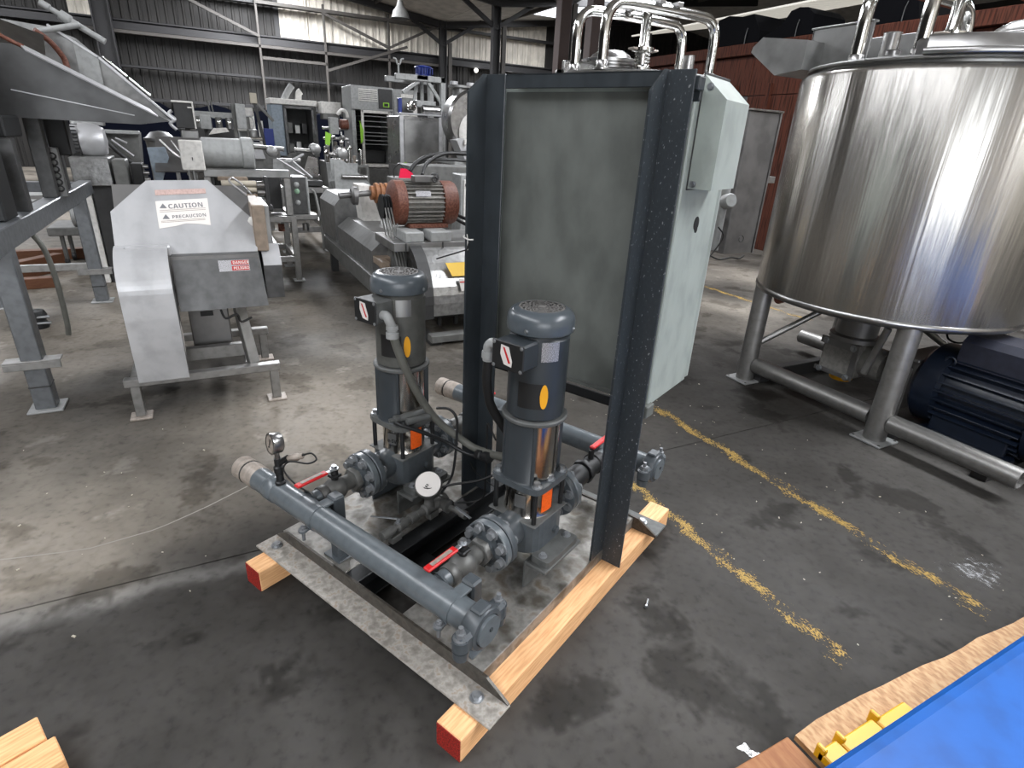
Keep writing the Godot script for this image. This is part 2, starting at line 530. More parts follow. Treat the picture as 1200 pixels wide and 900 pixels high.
func hall() -> void:
	org = Transform3D()
	# floor: slabs with open joints, the long one 2.08 m in front of the camera
	var fl := Node3D.new()
	fl.name = "floor"
	add_child(fl, true)
	fl.set_meta("kind", "structure")
	var bs := [-7.0, 2.075, 8.2, 14.3, 20.4, 26.0]
	var fm := floor_material()
	for i in bs.size() - 1:
		var m := mk()
		var b0: float = bs[i] + 0.003
		var b1: float = bs[i + 1] - 0.003
		m.box(P(5, -0.1, (b0 + b1) / 2), Vector3(38, 0.2, b1 - b0), 0.002)
		# texture coordinates follow the floor: 16 m to a picture
		for k in m.v.size():
			m.uv[k] = Vector2((m.v[k].x + 6.0) / 16.0, (m.v[k].z + 13.0) / 16.0)
		struct("floor_slab", m, fm, fl)
	var m0 := mk()
	m0.bx(P(-14, -0.3, -7), P(24, -0.005, 26), 0.0)
	struct("floor_bed", m0, M.dark_grey, fl)
	# back wall of upright ribbed sheets
	var wb := Node3D.new()
	wb.name = "wall_back"
	add_child(wb, true)
	wb.set_meta("kind", "structure")
	var core := mk()
	core.bx(P(-14.2, -0.3, 24.75), P(24.2, 7.6, 25.0), 0.0)
	struct("wall_core", core, M.girder, wb)
	for i in 38:
		var a := -14.0 + i
		ribbed(wb, a, 0.0, 4.4, M.cladding_dark)
		var white: bool = a > 2.5 and a < 8.5
		ribbed(wb, a + (0.15 if a == 3.0 else 0.0), 4.45, roof_y(a + 0.5) + 0.1, M.cladding_white if white or (a >= 9.0 and a < 14.0) or a == -3.0 else M.cladding_dark)
	var g := mk()
	for q in [[4.30, 0.26], [4.42, 0.10], [3.15, 0.08], [2.2, 0.10], [5.42, 0.10]]:
		g.bx(P(-14, q[0] - q[1] / 2, 24.3), P(24, q[0] + q[1] / 2, 24.52), 0.01)
	struct("wall_girt", g, M.girder, wb)
	g = mk()
	g.bx(P(-3, 4.05, 24.1), P(9, 4.15, 24.34), 0.01)
	g.bx(P(2.4, 3.70, 24.1), P(4.6, 3.80, 24.2), 0.01)
	for a in [2.36, 4.57, 6.9]:
		g.bx(P(a - 0.04, 0, 24.1), P(a + 0.04, 5.6, 24.2), 0.01)
	g.bar(P(4.5, 5.35, 24.1), P(6.9, 4.5, 24.1), 0.07, 0.09)
	g.bar(P(6.9, 4.5, 24.1), P(9.0, 5.5, 24.1), 0.07, 0.09)
	g.bar(P(4.6, 3.55, 24.1), P(7.6, 4.6, 24.1), 0.07, 0.09)
	g.bar(P(0.0, 5.35, 24.1), P(2.36, 4.4, 24.1), 0.07, 0.09)
	g.bar(P(2.36, 5.4, 24.1), P(9.0, 5.4, 24.1), 0.08, 0.10)
	struct("wall_post", g, M.girder_pale, wb)
	# the other walls and the roof have thickness
	var s := mk()
	s.bx(P(-14.3, -0.3, -7), P(-14.0, 8, 25), 0.0)
	struct("wall_left", s, M.cladding_dark)
	s = mk()
	s.bx(P(24.0, -0.3, -7), P(24.3, 8, 25), 0.0)
	struct("wall_right", s, M.cladding_dark)
	# wall behind the photographer with a wide doorway
	s = mk()
	s.bx(P(-14.3, -0.3, -7.3), P(-6.0, 8, -7.0), 0.0)
	s.bx(P(0.5, -0.3, -7.3), P(24.3, 8, -7.0), 0.0)
	s.bx(P(-6.0, 4.2, -7.3), P(0.5, 8, -7.0), 0.0)
	struct("wall_front", s, M.cladding_white)
	# added glowing sheet filling the unseen doorway, in place of daylight
	var d := mk()
	d.bx(P(-6.1, 0, -7.25), P(0.6, 4.3, -7.2), 0.0)
	struct("door_1", d, M.unseen_daylight_glow)
	var rf := Node3D.new()
	rf.name = "ceiling"
	add_child(rf, true)
	rf.set_meta("kind", "structure")
	for q in [[-14.3, -13.0], [-13.0, -2.0], [-2.0, 9.0], [9.0, 20.0], [20.0, 24.3]]:
		var r := mk()
		var y0 := roof_y(q[0])
		var y1 := roof_y(q[1])
		r.plate([P(q[0], y0 + 0.1, -7.3), P(q[1], y1 + 0.1, -7.3), P(q[1], y1 + 0.1, 25), P(q[0], y0 + 0.1, 25)], 0.2)
		struct("roof_slope", r, M.roof_sheet, rf)
	# purlins and rafters of the two bays in view
	for b in [24.0, 19.0, 14.5, 10.0]:
		var r := mk()
		for q in [[-13.0, -2.0], [-2.0, 9.0], [9.0, 20.0]]:
			r.bar(P(q[0], roof_y(q[0]) - 0.14, b), P(q[1], roof_y(q[1]) - 0.14, b), 0.12, 0.22, 0.005)
		struct("rafter", r, M.girder, rf)
	for a in [-11.0, -8.0, -5.0, 0.5, 3.6, 6.4, 11.5, 14.0, 17.0]:
		var r := mk()
		r.bar(P(a, roof_y(a) - 0.06, 4), P(a, roof_y(a) - 0.06, 24.5), 0.07, 0.13, 0.005)
		struct("purlin", r, M.girder_pale, rf)
	# unseen roof panels that glow; the left and rear ones are added fill
	for q in SKY:
		var y := roof_y(q[0]) - 0.03
		var k := mk()
		k.box(P(q[0], y, q[1]), Vector3(1.5, 0.04, q[2]), 0.0)
		struct("unseen_skylight_1", k, M.unseen_daylight_glow, rf)
	# columns of the valley at a = 9
	for b in [24.0, 19.2, 15.0]:
		var c := thing("steel_column", "dark steel column %s" % ({24.0: "standing against the back wall, farthest of the row", 19.2: "in the middle of the valley row, left of the one by the brown posts", 15.0: "nearest of the valley row, beside the brown posts"}[b]), "column", P(9.0, 0, b), 0, "steel columns under the roof valley")
		var k := mk()
		k.bx(P(8.87, 0, b - 0.1), P(8.89, 5.6, b + 0.1), 0.002)
		k.bx(P(9.11, 0, b - 0.1), P(9.13, 5.6, b + 0.1), 0.002)
		k.bx(P(8.89, 0, b - 0.01), P(9.11, 5.6, b + 0.01), 0.002)
		part(c, "shaft", k, M.girder)
		k = mk()
		k.bx(P(9.22, 0, b - 0.06), P(9.36, 4.9, b + 0.06), 0.005)
		part(c, "side_post", k, M.girder_pale, "paler post bolted beside the column")
		k = mk()
		k.bar(P(9.0, 4.8, b), P(10.6, 5.75, b), 0.1, 0.12)
		k.bar(P(9.0, 4.8, b), P(7.4, 5.75, b), 0.1, 0.12)
		part(c, "knee_brace", k, M.girder)
	var lc := thing("steel_column", "broad dark steel column against the back wall at the far left", "column", P(-2.1, 0, 24.0))
	var lk := mk()
	lk.bx(P(-2.35, 0, 23.8), P(-2.31, 5.6, 24.2), 0.004)
	lk.bx(P(-1.89, 0, 23.8), P(-1.85, 5.6, 24.2), 0.004)
	lk.bx(P(-2.31, 0, 23.98), P(-1.89, 5.6, 24.02), 0.004)
	part(lc, "shaft", lk, M.girder)
	lk = mk()
	lk.bx(P(-2.4, 0, 23.75), P(-1.8, 0.03, 24.25), 0.004)
	part(lc, "base_plate", lk, M.girder)
	# hanging lamp
	var pl := thing("pendant_lamp", "bell shaped metal pendant lamp hanging under the roof before the white cladding", "lamp", P(5.5, 4.55, 18.0))
	var k := mk()
	k.lathe(P(5.5, 4.5, 18.0), Vector3.UP, [0.27, 0.0, 0.25, 0.02, 0.2, 0.18, 0.1, 0.3, 0.07, 0.42, 0.0, 0.43], 24)
	part(pl, "shade", k, M.mid_grey)
	k = mk()
	k.sph(P(5.5, 4.62, 18.0), 0.08)
	part(pl, "bulb", k, M.white_paint)
	k = mk()
	k.tube(P(5.5, 4.9, 18.0), P(5.5, roof_y(5.5), 18.0), 0.012)
	part(pl, "rod", k, M.girder_pale)
	# brown panelled office along the right
	org = Transform3D()
	var wr := Node3D.new()
	wr.name = "trim_1"
	add_child(wr, true)
	wr.set_meta("kind", "structure")
	var bt := mk()
	bt.bx(P(8.54, 0, 2.0), P(13.0, 3.2, 12.6), 0.0)
	struct("office_core", bt, M.girder, wr)
	for i in 9:
		var b0 := 2.0 + i * 1.18
		for q in [[0.0, 2.44], [2.45, 3.05]]:
			var pn := mk()
			if i == 5 and q[0] == 0.0:
				# the board with the small dark window
				pn.bx(P(8.5, 0.0, b0 + 0.005), P(8.54, 2.1, b0 + 1.175), 0.002)
			else:
				pn.bx(P(8.5, q[0], b0 + 0.005), P(8.54, q[1], b0 + 1.175), 0.002)
			struct("panel", pn, M.brown_board, wr)
	var cap := mk()
	cap.bx(P(8.44, 3.06, 2.0), P(8.6, 3.24, 12.6), 0.01)
	struct("top_rail", cap, M.brown_board, wr)
	# low roof of pale ribbed sheets over the office
	for i in 14:
		var sh := mk()
		var b0 := 6.0 + i * 0.5
		sh.plate([P(9.7, 4.0, b0), P(13.5, 4.7, b0), P(13.5, 4.7, b0 + 0.46), P(9.7, 4.0, b0 + 0.46)], 0.03)
		struct("canopy_sheet", sh, M.canopy_glow, wr)
	for a in [9.8, 13.2]:
		for b in [6.2, 12.4]:
			var cp := mk()
			cp.bx(P(a - 0.04, 3.2, b - 0.04), P(a + 0.04, 4.0 + (a - 9.7) * 0.184, b + 0.04), 0.003)
			struct("canopy_post", cp, M.girder, wr)
	var wn := mk()
	wn.bx(P(8.46, 2.12, 7.42), P(8.54, 2.19, 8.24), 0.004)
	wn.bx(P(8.46, 2.19, 7.42), P(8.54, 2.62, 7.5), 0.004)
	wn.bx(P(8.46, 2.19, 8.16), P(8.54, 2.62, 8.24), 0.004)
	struct("window_frame", wn, M.brown_board, wr)
	wn = mk()
	wn.bx(P(8.52, 2.19, 7.5), P(8.535, 2.62, 8.16), 0.0)
	struct("window_pane", wn, M.dark_grey, wr)
	for b in [12.9, 14.3]:
		var p2 := mk()
		p2.bx(P(8.4, 0, b - 0.14), P(8.7, 5.55, b + 0.14), 0.01)
		struct("brown_post", p2, M.brown_post, wr)

func ribbed(p: Node, a: float, y0: float, y1: float, m: Material) -> void:
	var k := mk()
	var pts := [0.0, 0.0]
	for i in 4:
		var x := i * 0.245
		pts.append_array([x + 0.13, 0.0, x + 0.15, 0.035, x + 0.205, 0.035, x + 0.225, 0.0])
	pts.append_array([0.985, 0.0, 0.985, -0.03, 0.0, -0.03])
	k.prism(pts, Transform3D(Basis(Vector3.RIGHT, Vector3.BACK, Vector3.DOWN), P(a, y1, 24.72)), y1 - y0)
	struct("cladding_sheet", k, m, p)

func floor_material() -> StandardMaterial3D:
	# worn concrete: dark oily slabs near the door, dusty grey where people walk
	var s := 1024
	var n1 := FastNoiseLite.new()
	n1.seed = 101
	n1.frequency = 0.006
	n1.fractal_octaves = 6
	var n2 := FastNoiseLite.new()
	n2.seed = 202
	n2.frequency = 0.03
	n2.fractal_octaves = 5
	n2.domain_warp_enabled = true
	n2.domain_warp_amplitude = 20.0
	var im := Image.create(s, s, false, Image.FORMAT_RGB8)
	for y in s:
		var z := y * 16.0 / s - 13.0
		for x in s:
			var a := x * 16.0 / s - 6.0
			var b := -z
			var w := n1.get_noise_2d(x, y)
			var q := n2.get_noise_2d(x, y)
			# dusty where the aisle runs: left of the pump set and beyond the joint
			var du := smoothstep(1.95, 2.3, b + w * 0.25) * smoothstep(2.6, 0.6, a + w * 1.4 - maxf(b - 5.0, 0.0) * 0.5)
			du = maxf(du, 0.7 * smoothstep(2.2, 4.6, b + w * 1.6))
			du = clampf(du * (0.75 + w * 1.1), 0.0, 1.0)
			var v := 0.232 + w * 0.085 + q * 0.05 + du * 0.20
			v -= 0.10 * smoothstep(0.18, 0.45, q)
			v += 0.10 * smoothstep(0.40, 0.6, -q) * (0.3 + du)
			# pale worn edge of the joint on the left
			v += 0.14 * exp(-pow((b - 2.03 + q * 0.1) / 0.05, 2.0)) * smoothstep(0.9, -0.4, a)
			v = clampf(v, 0.08, 0.8)
			var warm := 0.012 + du * 0.03
			im.set_pixel(x, y, Color(v + warm, v + warm * 0.35, v - warm * 0.55))
	im.generate_mipmaps()
	var m := StandardMaterial3D.new()
	m.resource_name = "floor_concrete"
	m.albedo_texture = ImageTexture.create_from_image(im)
	m.roughness = 1.0
	m.metallic_specular = 0.26
	m.roughness_texture = noise_tex(55, 0.01, [gr(0.52), gr(0.85)], [0.25, 0.7], 5, FastNoiseLite.TYPE_SIMPLEX_SMOOTH, 1024)
	m.detail_enabled = true
	m.detail_blend_mode = BaseMaterial3D.BLEND_MODE_MUL
	m.detail_uv_layer = BaseMaterial3D.DETAIL_UV_2
	m.uv2_triplanar = true
	m.uv2_world_triplanar = true
	m.uv2_scale = Vector3(0.9, 0.9, 0.9)
	m.detail_albedo = noise_tex(77, 0.02, [gr(0.86), gr(0.96), gr(1.0), Color(1, 1, 1)], [0.12, 0.32, 0.55, 0.9], 7, FastNoiseLite.TYPE_SIMPLEX_SMOOTH, 1024)
	m.normal_enabled = true
	m.normal_texture = noise_tex(79, 0.04, [], [], 6, FastNoiseLite.TYPE_SIMPLEX_SMOOTH, 1024, 4.0)
	m.normal_scale = 0.22
	return m

# skid axes: u along the headers, w away from the near header
func S(u: float, y: float, w: float) -> Vector3:
	return Vector3(u, y, -w)

const SKID_AT := Vector3(0.402, 0, -0.936)
const SKID_YAW := -64.463

func bolts(p: Node, spots: Array, axis: Vector3, r: float, h: float, m: Material, called := "bolt") -> void:
	var k := mk()
	k.bolt(Vector3.ZERO, axis, r, h)
	var first: MeshInstance3D = null
	for s in spots:
		if first == null:
			first = part(p, called, k, m)
			first.position = s
		else:
			again(p, first, Transform3D(Basis(), s))

func flange_pair(p: Node, u: float, w0: float, sg: float) -> void:
	# two bolted plates about the axis y = 0.345; sg points away from the pump
	var ax := Vector3(0, 0, sg)
	for q in [[0.0, 0.026], [0.031, 0.026]]:
		var k := mk()
		k.lathe(S(u, 0.345, w0 - sg * 0.0), -ax, [0.0, q[0], 0.087, q[0], 0.09, q[0] + 0.003, 0.09, q[0] + q[1] - 0.003, 0.087, q[0] + q[1], 0.0, q[0] + q[1]], 32)
		part(p, "flange", k, M.header_grey if q[0] == 0.0 else M.pump_grey)
	var k := mk()
	k.lathe(S(u, 0.345, w0), ax, [0.062, 0.0, 0.062, 0.006, 0.045, 0.010, 0.045, 0.02, 0.0, 0.02], 24)
	part(p, "flange_hub", k, M.pump_grey)
	k = mk()
	k.lathe(S(u, 0.345, w0), ax, [0.0, 0.0015, 0.084, 0.0015, 0.0845, 0.0], 32)
	part(p, "flange_face", k, M.slate_plain)
	var sp := []
	for i in 8:
		var g := TAU * (i + 0.5) / 8
		sp.append(S(u + 0.07 * cos(g), 0.345 + 0.07 * sin(g), w0))
	bolts(p, sp, ax, 0.0130, 0.019, M.bolt_dark, "flange_bolt")
	sp = []
	for i in 8:
		var g := TAU * (i + 0.5) / 8
		sp.append(S(u + 0.07 * cos(g), 0.345 + 0.07 * sin(g), w0 + sg * 0.057))
	bolts(p, sp, -ax, 0.0115, 0.014, M.bolt_dark, "flange_nut")

func pump(root: Node3D, u: float, elbow_right: bool) -> void:
	var p := Node3D.new()
	p.name = "pump"
	root.add_child(p, true)
	p.set_meta("label", "right hand vertical pump with motor on top" if not elbow_right else "left hand vertical pump with motor on top")
	var w := 0.635
	var up := Vector3.UP
	var k := mk()
	# suction and discharge casting: a rounded square with flat top and round ports
	var sq := []
	for i in 32:
		var g := TAU * i / 32
		var c := cos(g)
		var s := sin(g)
		var rr := 0.098 / pow(pow(absf(c), 5.0) + pow(absf(s), 5.0), 0.2)
		sq.append_array([c * rr, s * rr])
	k.prism(sq, Transform3D(Basis(Vector3.RIGHT, Vector3.FORWARD, up), S(u, 0.275, w)), 0.112)
	k.tube(S(u, 0.345, w - 0.16), S(u, 0.345, w + 0.16), 0.058, -1, 24)
	k.lathe(S(u, 0.245, w), up, [0.0, 0.0, 0.085, 0.0, 0.085, 0.03, 0.0, 0.03], 24)
	k.tube(S(u + 0.07, 0.318, w + 0.03), S(u + 0.112, 0.318, w + 0.03), 0.013, -1, 6)
	part(p, "casting", k, M.pump_grey)
	k = mk()
	k.box(S(u, 0.389, w), Vector3(0.2, 0.006, 0.2), 0.002)
	part(p, "casting_rim", k, M.dusty_grey)
	# feet on both sides
	for sg in [-1.0, 1.0]:
		k = mk()
		var fp := []
		for i in 24:
			var g := TAU * i / 24
			fp.append_array([sg * 0.125 + clampf(cos(g) * 0.2, -0.025, 0.025) + cos(g) * 0.012, clampf(sin(g) * 0.3, -0.085, 0.085) + sin(g) * 0.012])
		k.prism(fp, Transform3D(Basis(Vector3.RIGHT, Vector3.FORWARD, up), S(u, 0.252, w)), 0.024)
		part(p, "foot", k, M.dusty_grey)
		bolts(p, [S(u + sg * 0.125, 0.276, w - 0.075), S(u + sg * 0.125, 0.276, w + 0.075)], up, 0.009, 0.012, M.bolt_dark)
		# angle bracket under the foot
		k = mk()
		k.bx(S(u + sg * 0.082, 0.238, w - 0.115), S(u + sg * 0.165, 0.252, w + 0.115), 0.003)
		k.bx(S(u + sg * 0.074, 0.14, w - 0.115), S(u + sg * 0.084, 0.252, w + 0.115), 0.002)
		part(p, "bracket", k, M.dusty_grey if sg > 0 else M.pump_grey)
	# bright sleeve between casting and head, four tie rods
	k = mk()
	k.lathe(S(u, 0.389, w), up, [0.088, 0.0, 0.084, 0.006, 0.084, 0.115, 0.088, 0.12], 32)
	part(p, "sleeve", k, M.mirror_steel)
	k = mk()
	var tr: MeshInstance3D = null
	k.tube(Vector3.ZERO, Vector3(0, 0.125, 0), 0.0085, -1, 10)
	for s in [[-1, -1], [1, -1], [1, 1], [-1, 1]]:
		var at := S(u + s[0] * 0.082, 0.389, w + s[1] * 0.082)
		if tr == null:
			tr = part(p, "tie_rod", k, M.black_iron)
			tr.position = at
		else:
			again(p, tr, Transform3D(Basis(), at))
	# orange label on the sleeve, curved with it
	k = mk()
	k.lathe(S(u, 0.41, w), up, [0.0855, 0.0, 0.0855, 0.085], 8, 0.75, 4.3, 4.95)
	part(p, "orange_label", k, M.orange_label, "faded orange warning label")
	k = mk()
	k.lathe(S(u, 0.43, w), up, [0.0852, 0.0, 0.0852, 0.05], 8, 0.75, 3.15, 3.62)
	part(p, "etched_plate", k, M.stainless_dull)
	if elbow_right:
		var ed := lantern_dir(3.40)
		words(p, "e-SV", Transform3D(Basis(up.cross(ed).normalized(), up, ed), S(u, 0.447, w) + ed * 0.0858), 0.016, M.black_print)
	# head plate with bolts
	k = mk()
	var hp := []
	for i in 32:
		var g := TAU * i / 32
		var rr := 0.104 / pow(pow(absf(cos(g)), 6.0) + pow(absf(sin(g)), 6.0), 1.0 / 6.0)
		hp.append_array([cos(g) * rr, sin(g) * rr])
	k.prism(hp, Transform3D(Basis(Vector3.RIGHT, Vector3.FORWARD, up), S(u, 0.512, w)), 0.022)
	part(p, "head_plate", k, M.dusty_grey if elbow_right else M.pump_grey)
	bolts(p, [S(u + 0.08, 0.534, w - 0.075), S(u + 0.084, 0.534, w + 0.07), S(u - 0.08, 0.534, w - 0.075), S(u + 0.085, 0.534, w - 0.005)], up, 0.0105, 0.018, M.zinc)
	# lantern: two wide legs, bright coupling guards between them
	k = mk()
	for sg in [-1.0, 1.0]:
		k.lathe(S(u, 0.534, w), up, [0.103, 0.0, 0.098, 0.006, 0.098, 0.216], 7, 0.75, (PI if sg < 0 else 0.0) - 0.66, (PI if sg < 0 else 0.0) + 0.66)
	k.lathe(S(u, 0.534, w), up, [0.060, 0.0, 0.060, 0.216], 16)
	for g in [-0.66, 0.66, PI - 0.66, PI + 0.66]:
		var e := lantern_dir(g)
		k.bar(S(u, 0.642, w) + e * 0.078 - Vector3(0, 0.107, 0), S(u, 0.642, w) + e * 0.078 + Vector3(0, 0.107, 0), 0.012, 0.05, 0.002, e)
	part(p, "lantern", k, M.slate_plain)
	for sg in [-1.0, 1.0]:
		k = mk()
		k.lathe(S(u, 0.545, w), up, [0.088, 0.0, 0.088, 0.2], 12, 0.75, (PI / 2 if sg < 0 else PI * 1.5) - 0.9, (PI / 2 if sg < 0 else PI * 1.5) + 0.9)
		part(p, "coupling_guard", k, M.mirror_steel)
	k = mk()
	k.lathe(S(u, 0.748, w), up, [0.0, 0.0, 0.104, 0.0, 0.108, 0.004, 0.108, 0.012, 0.104, 0.016, 0.0, 0.016], 40)
	part(p, "motor_flange", k, M.dusty_grey)
	# motor
	k = mk()
	k.lathe(S(u, 0.763, w), up, [0.088, 0.0, 0.094, 0.006, 0.094, 0.262, 0.088, 0.268, 0.082, 0.31, 0.0, 0.31], 40)
	part(p, "motor", k, M.slate_plain if not elbow_right else M.dusty_dark)
	# fan cover: domed cap with a slotted grille
	k = mk()
	var ft := 1.113
	k.lathe(S(u, 1.028, w), up, [0.0965, 0.014, 0.103, 0.018, 0.105, 0.028, 0.105, 0.046, 0.1035, 0.058, 0.099, 0.069, 0.091, 0.078, 0.082, 0.083, 0.072, 0.085], 48)
	part(p, "fan_cover", k, M.fan_grey)
	k = mk()
	# grille rings and bars
	for q in [[0.0, 0.016], [0.023, 0.0275], [0.036, 0.041], [0.0495, 0.0545], [0.0645, 0.071]]:
		k.lathe(S(u, ft - 0.004, w), up, [q[0], 0.004, q[1], 0.004, q[1], 0.0], 40)
	for i in 16:
		var g := TAU * i / 16
		var e := Vector3(cos(g), 0, sin(g))
		k.bar(S(u, ft - 0.002, w) + e * (0.012 if i % 2 == 0 else 0.036), S(u, ft - 0.002, w) + e * 0.068, 0.0052, 0.004, 0.0, up)
	part(p, "grille", k, M.grille_grey)
	k = mk()
	k.lathe(S(u, ft - 0.02, w), up, [0.0, 0.0, 0.072, 0.0], 24)
	part(p, "fan", k, M.grille_dust)
	var fs := []
	for g in [0.25, 1.8, 3.3, 4.9]:
		fs.append(S(u + cos(g) * 0.1045, 1.06, w + sin(g) * 0.1045))
	for i in 4:
		var g: float = [0.25, 1.8, 3.3, 4.9][i]
		bolts(p, [fs[i]], Vector3(cos(g), 0, -sin(g)), 0.004, 0.004, M.zinc, "screw")
	# junction box on the near side
	k = mk()
	k.bx(S(u - 0.055, 0.952, w - 0.160), S(u + 0.055, 1.034, w - 0.080), 0.006)
	part(p, "junction_box", k, M.slate_plain if not elbow_right else M.dusty_grey)
	k = mk()
	k.bx(S(u - 0.057, 0.950, w - 0.164), S(u + 0.057, 1.036, w - 0.158), 0.002)
	part(p, "box_cover", k, M.black_iron)
	k = mk()
	k.prism([-0.020, 0.033, 0.008, 0.030, 0.022, -0.012, 0.020, -0.030, -0.008, -0.026, -0.022, 0.004], Transform3D(Basis(Vector3.RIGHT, up, Vector3.BACK), S(u - 0.002, 0.994, w - 0.1655)), 0.001)
	part(p, "box_badge", k, M.white_label, "white badge with red mark")
	k = mk()
	k.prism([-0.013, 0.027, -0.006, 0.026, 0.016, -0.018, 0.009, -0.02], Transform3D(Basis(Vector3.RIGHT, up, Vector3.BACK), S(u - 0.002, 0.994, w - 0.1663)), 0.001)
	part(p, "badge_mark", k, M.red_print)
	bolts(p, [S(u - 0.05, 0.957, w - 0.164), S(u + 0.05, 0.957, w - 0.164), S(u - 0.05, 1.029, w - 0.164), S(u + 0.05, 1.029, w - 0.164)], Vector3.BACK, 0.0035, 0.003, M.zinc, "screw")
	# rating plate and sticker that follow the round body
	k = mk()
	k.lathe(S(u, 0.966, w), up, [0.0945, 0.0, 0.0945, 0.062], 8, 0.75, 3.82, 4.42)
	part(p, "rating_plate", k, M.plate_print if not elbow_right else M.stainless_dull, "silver rating plate")
	k = mk()
	k.lathe(S(u, 0.808, w), up, [0.0945, 0.0, 0.0945, 0.085], 10, 0.75, 3.1, 4.0)
	part(p, "black_decal", k, M.black_print)
	k = mk()
	var dec := []
	for i in 16:
		var g := TAU * i / 16
		dec.append_array([0.013 * cos(g), 0.041 * sin(g)])
	var dd := lantern_dir(4.22 if elbow_right else 4.0)
	k.prism(dec, Transform3D(Basis(up.cross(dd).normalized(), up, dd), S(u, 0.851, w) + dd * 0.0945), 0.0012)
	part(p, "yellow_decal", k, M.yellow_label, "yellow oval decal")

func lantern_dir(g: float) -> Vector3:
	# direction at angle g of a lathe about the upright axis
	var f := Basis(Vector3.UP.cross(Vector3.RIGHT).normalized(), Vector3.UP.cross(Vector3.UP.cross(Vector3.RIGHT).normalized()).normalized(), Vector3.UP)
	return f.x * cos(g) + f.y * sin(g)

func skid_set() -> void:
	var t := thing("booster_pump_skid", "two dark grey vertical pumps on a steel skid with piping and a tall panel frame", "pump set", SKID_AT, SKID_YAW, "", true)
	var up := Vector3.UP
	var k := mk()
	# angle irons across the timbers, cut slanting at their ends
	for q in [[0.165, -1.0], [1.155, 1.0]]:
		var w0: float = q[0]
		var sg: float = q[1]
		k = mk()
		k.bx(S(-1.124, 0.0895, w0), S(0.040, 0.098, w0 + sg * 0.095), 0.002)
		part(t, "base_angle", k, M.angle_steel if sg < 0 else M.dusty_grey)
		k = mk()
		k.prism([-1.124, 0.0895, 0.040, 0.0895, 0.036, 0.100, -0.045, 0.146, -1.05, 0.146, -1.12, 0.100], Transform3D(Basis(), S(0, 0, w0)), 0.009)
		part(t, "angle_upright", k, M.angle_shaded)  # upright face in the darkened steel, its shade painted in
		bolts(t, [S(-0.048, 0.098, w0 + sg * 0.045), S(-1.061, 0.098, w0 + sg * 0.045)], up, 0.0125, 0.014, M.zinc, "anchor_bolt")
	# deck plates with folded edges
	for q in [[-0.412, -0.068], [-1.075, -0.705]]:
		k = mk()
		k.bx(S(q[0], 0.132, 0.160), S(q[1], 0.140, 1.165), 0.002)
		k.bx(S(q[1] - 0.008, 0.0895, 0.166), S(q[1], 0.136, 1.154), 0.002)
		k.bx(S(q[0], 0.0895, 0.166), S(q[0] + 0.008, 0.136, 1.154), 0.002)
		part(t, "deck_plate", k, M.deck_steel)
	# channel between the plates
	k = mk()
	k.bx(S(-0.702, 0.134, 0.166), S(-0.635, 0.141, 1.154), 0.002)
	k.bx(S(-0.702, 0.03, 0.166), S(-0.694, 0.138, 1.154), 0.002)
	k.bx(S(-0.702, 0.03, 0.166), S(-0.635, 0.038, 1.154), 0.002)
	part(t, "middle_channel", k, M.black_iron)
	k = mk()
	k.bx(S(-0.412, 0.05, 0.42), S(-0.64, 0.06, 0.50), 0.002)
	part(t, "tie_bar", k, M.black_iron)
	# frame that carries the control cabinet
	for u in [-0.073, -0.718]:
		k = mk()
		var y0 := 0.0895 if u > -0.2 else 0.141
		k.bx(S(u, y0, 0.885), S(u + 0.082, 1.77, 0.893), 0.002)
		k.prism([0.795, y0, 0.893, y0, 0.893, 1.77, 0.872, 1.77, 0.795, 1.712], Transform3D(Basis(Vector3.FORWARD, up, Vector3.RIGHT), S(u - 0.004, 0, 0)), 0.008)
		part(t, "frame_post", k, M.slate if u > -0.2 else M.slate_plain)
	k = mk()
	k.bx(S(-0.636, 1.727, 0.885), S(-0.077, 1.769, 0.892), 0.002)
	k.bx(S(-0.636, 1.762, 0.885), S(-0.077, 1.769, 0.925), 0.002)
	part(t, "frame_top_bar", k, M.slate_plain)
	k = mk()
	k.bx(S(-0.636, 0.735, 0.885), S(-0.077, 0.772, 0.892), 0.002)
	k.bx(S(-0.636, 0.735, 0.885), S(-0.077, 0.742, 0.925), 0.002)
	part(t, "frame_bottom_bar", k, M.black_iron)
	k = mk()
	k.sweep([S(-0.722, 1.25, 0.80), S(-0.728, 1.243, 0.795), S(-0.70, 1.238, 0.79), S(-0.68, 1.24, 0.792)], 0.003, 6)
	k.sweep([S(-0.71, 1.255, 0.792), S(-0.705, 1.235, 0.79), S(-0.705, 1.20, 0.791)], 0.002, 6)
	part(t, "cable_tie", k, M.white_paint, "white cut cable tie")
	k = mk()
	k.sweep([S(-0.712, 1.205, 0.80), S(-0.695, 1.225, 0.785), S(-0.70, 1.205, 0.78), S(-0.725, 1.195, 0.785), S(-0.77, 1.178, 0.79), S(-0.86, 1.145, 0.79)], 0.003, 6)
	part(t, "wire_end", k, M.black_rubber, "black wire end sticking out")
	# control cabinet
	var c := Node3D.new()
	c.name = "control_cabinet"
	t.add_child(c, true)
	k = mk()
	k.bx(S(-0.80, 0.755, 0.935), S(0.0, 1.735, 1.265), 0.004)
	part(c, "cabinet_body", k, M.cabinet_grey)
	k = mk()
	k.bx(S(-0.66, 0.772, 0.927), S(-0.05, 1.72, 0.936), 0.0)
	k.bx(S(-0.66, 0.772, 0.905), S(-0.05, 0.780, 0.936), 0.0)
	part(c, "back_panel", k, M.back_grey)
	k = mk()
	k.bx(S(-0.81, 0.765, 1.265), S(0.005, 1.745, 1.285), 0.006)
	part(c, "cabinet_door", k, M.cabinet_grey)
	# hood with a sloping top on the side
	k = mk()
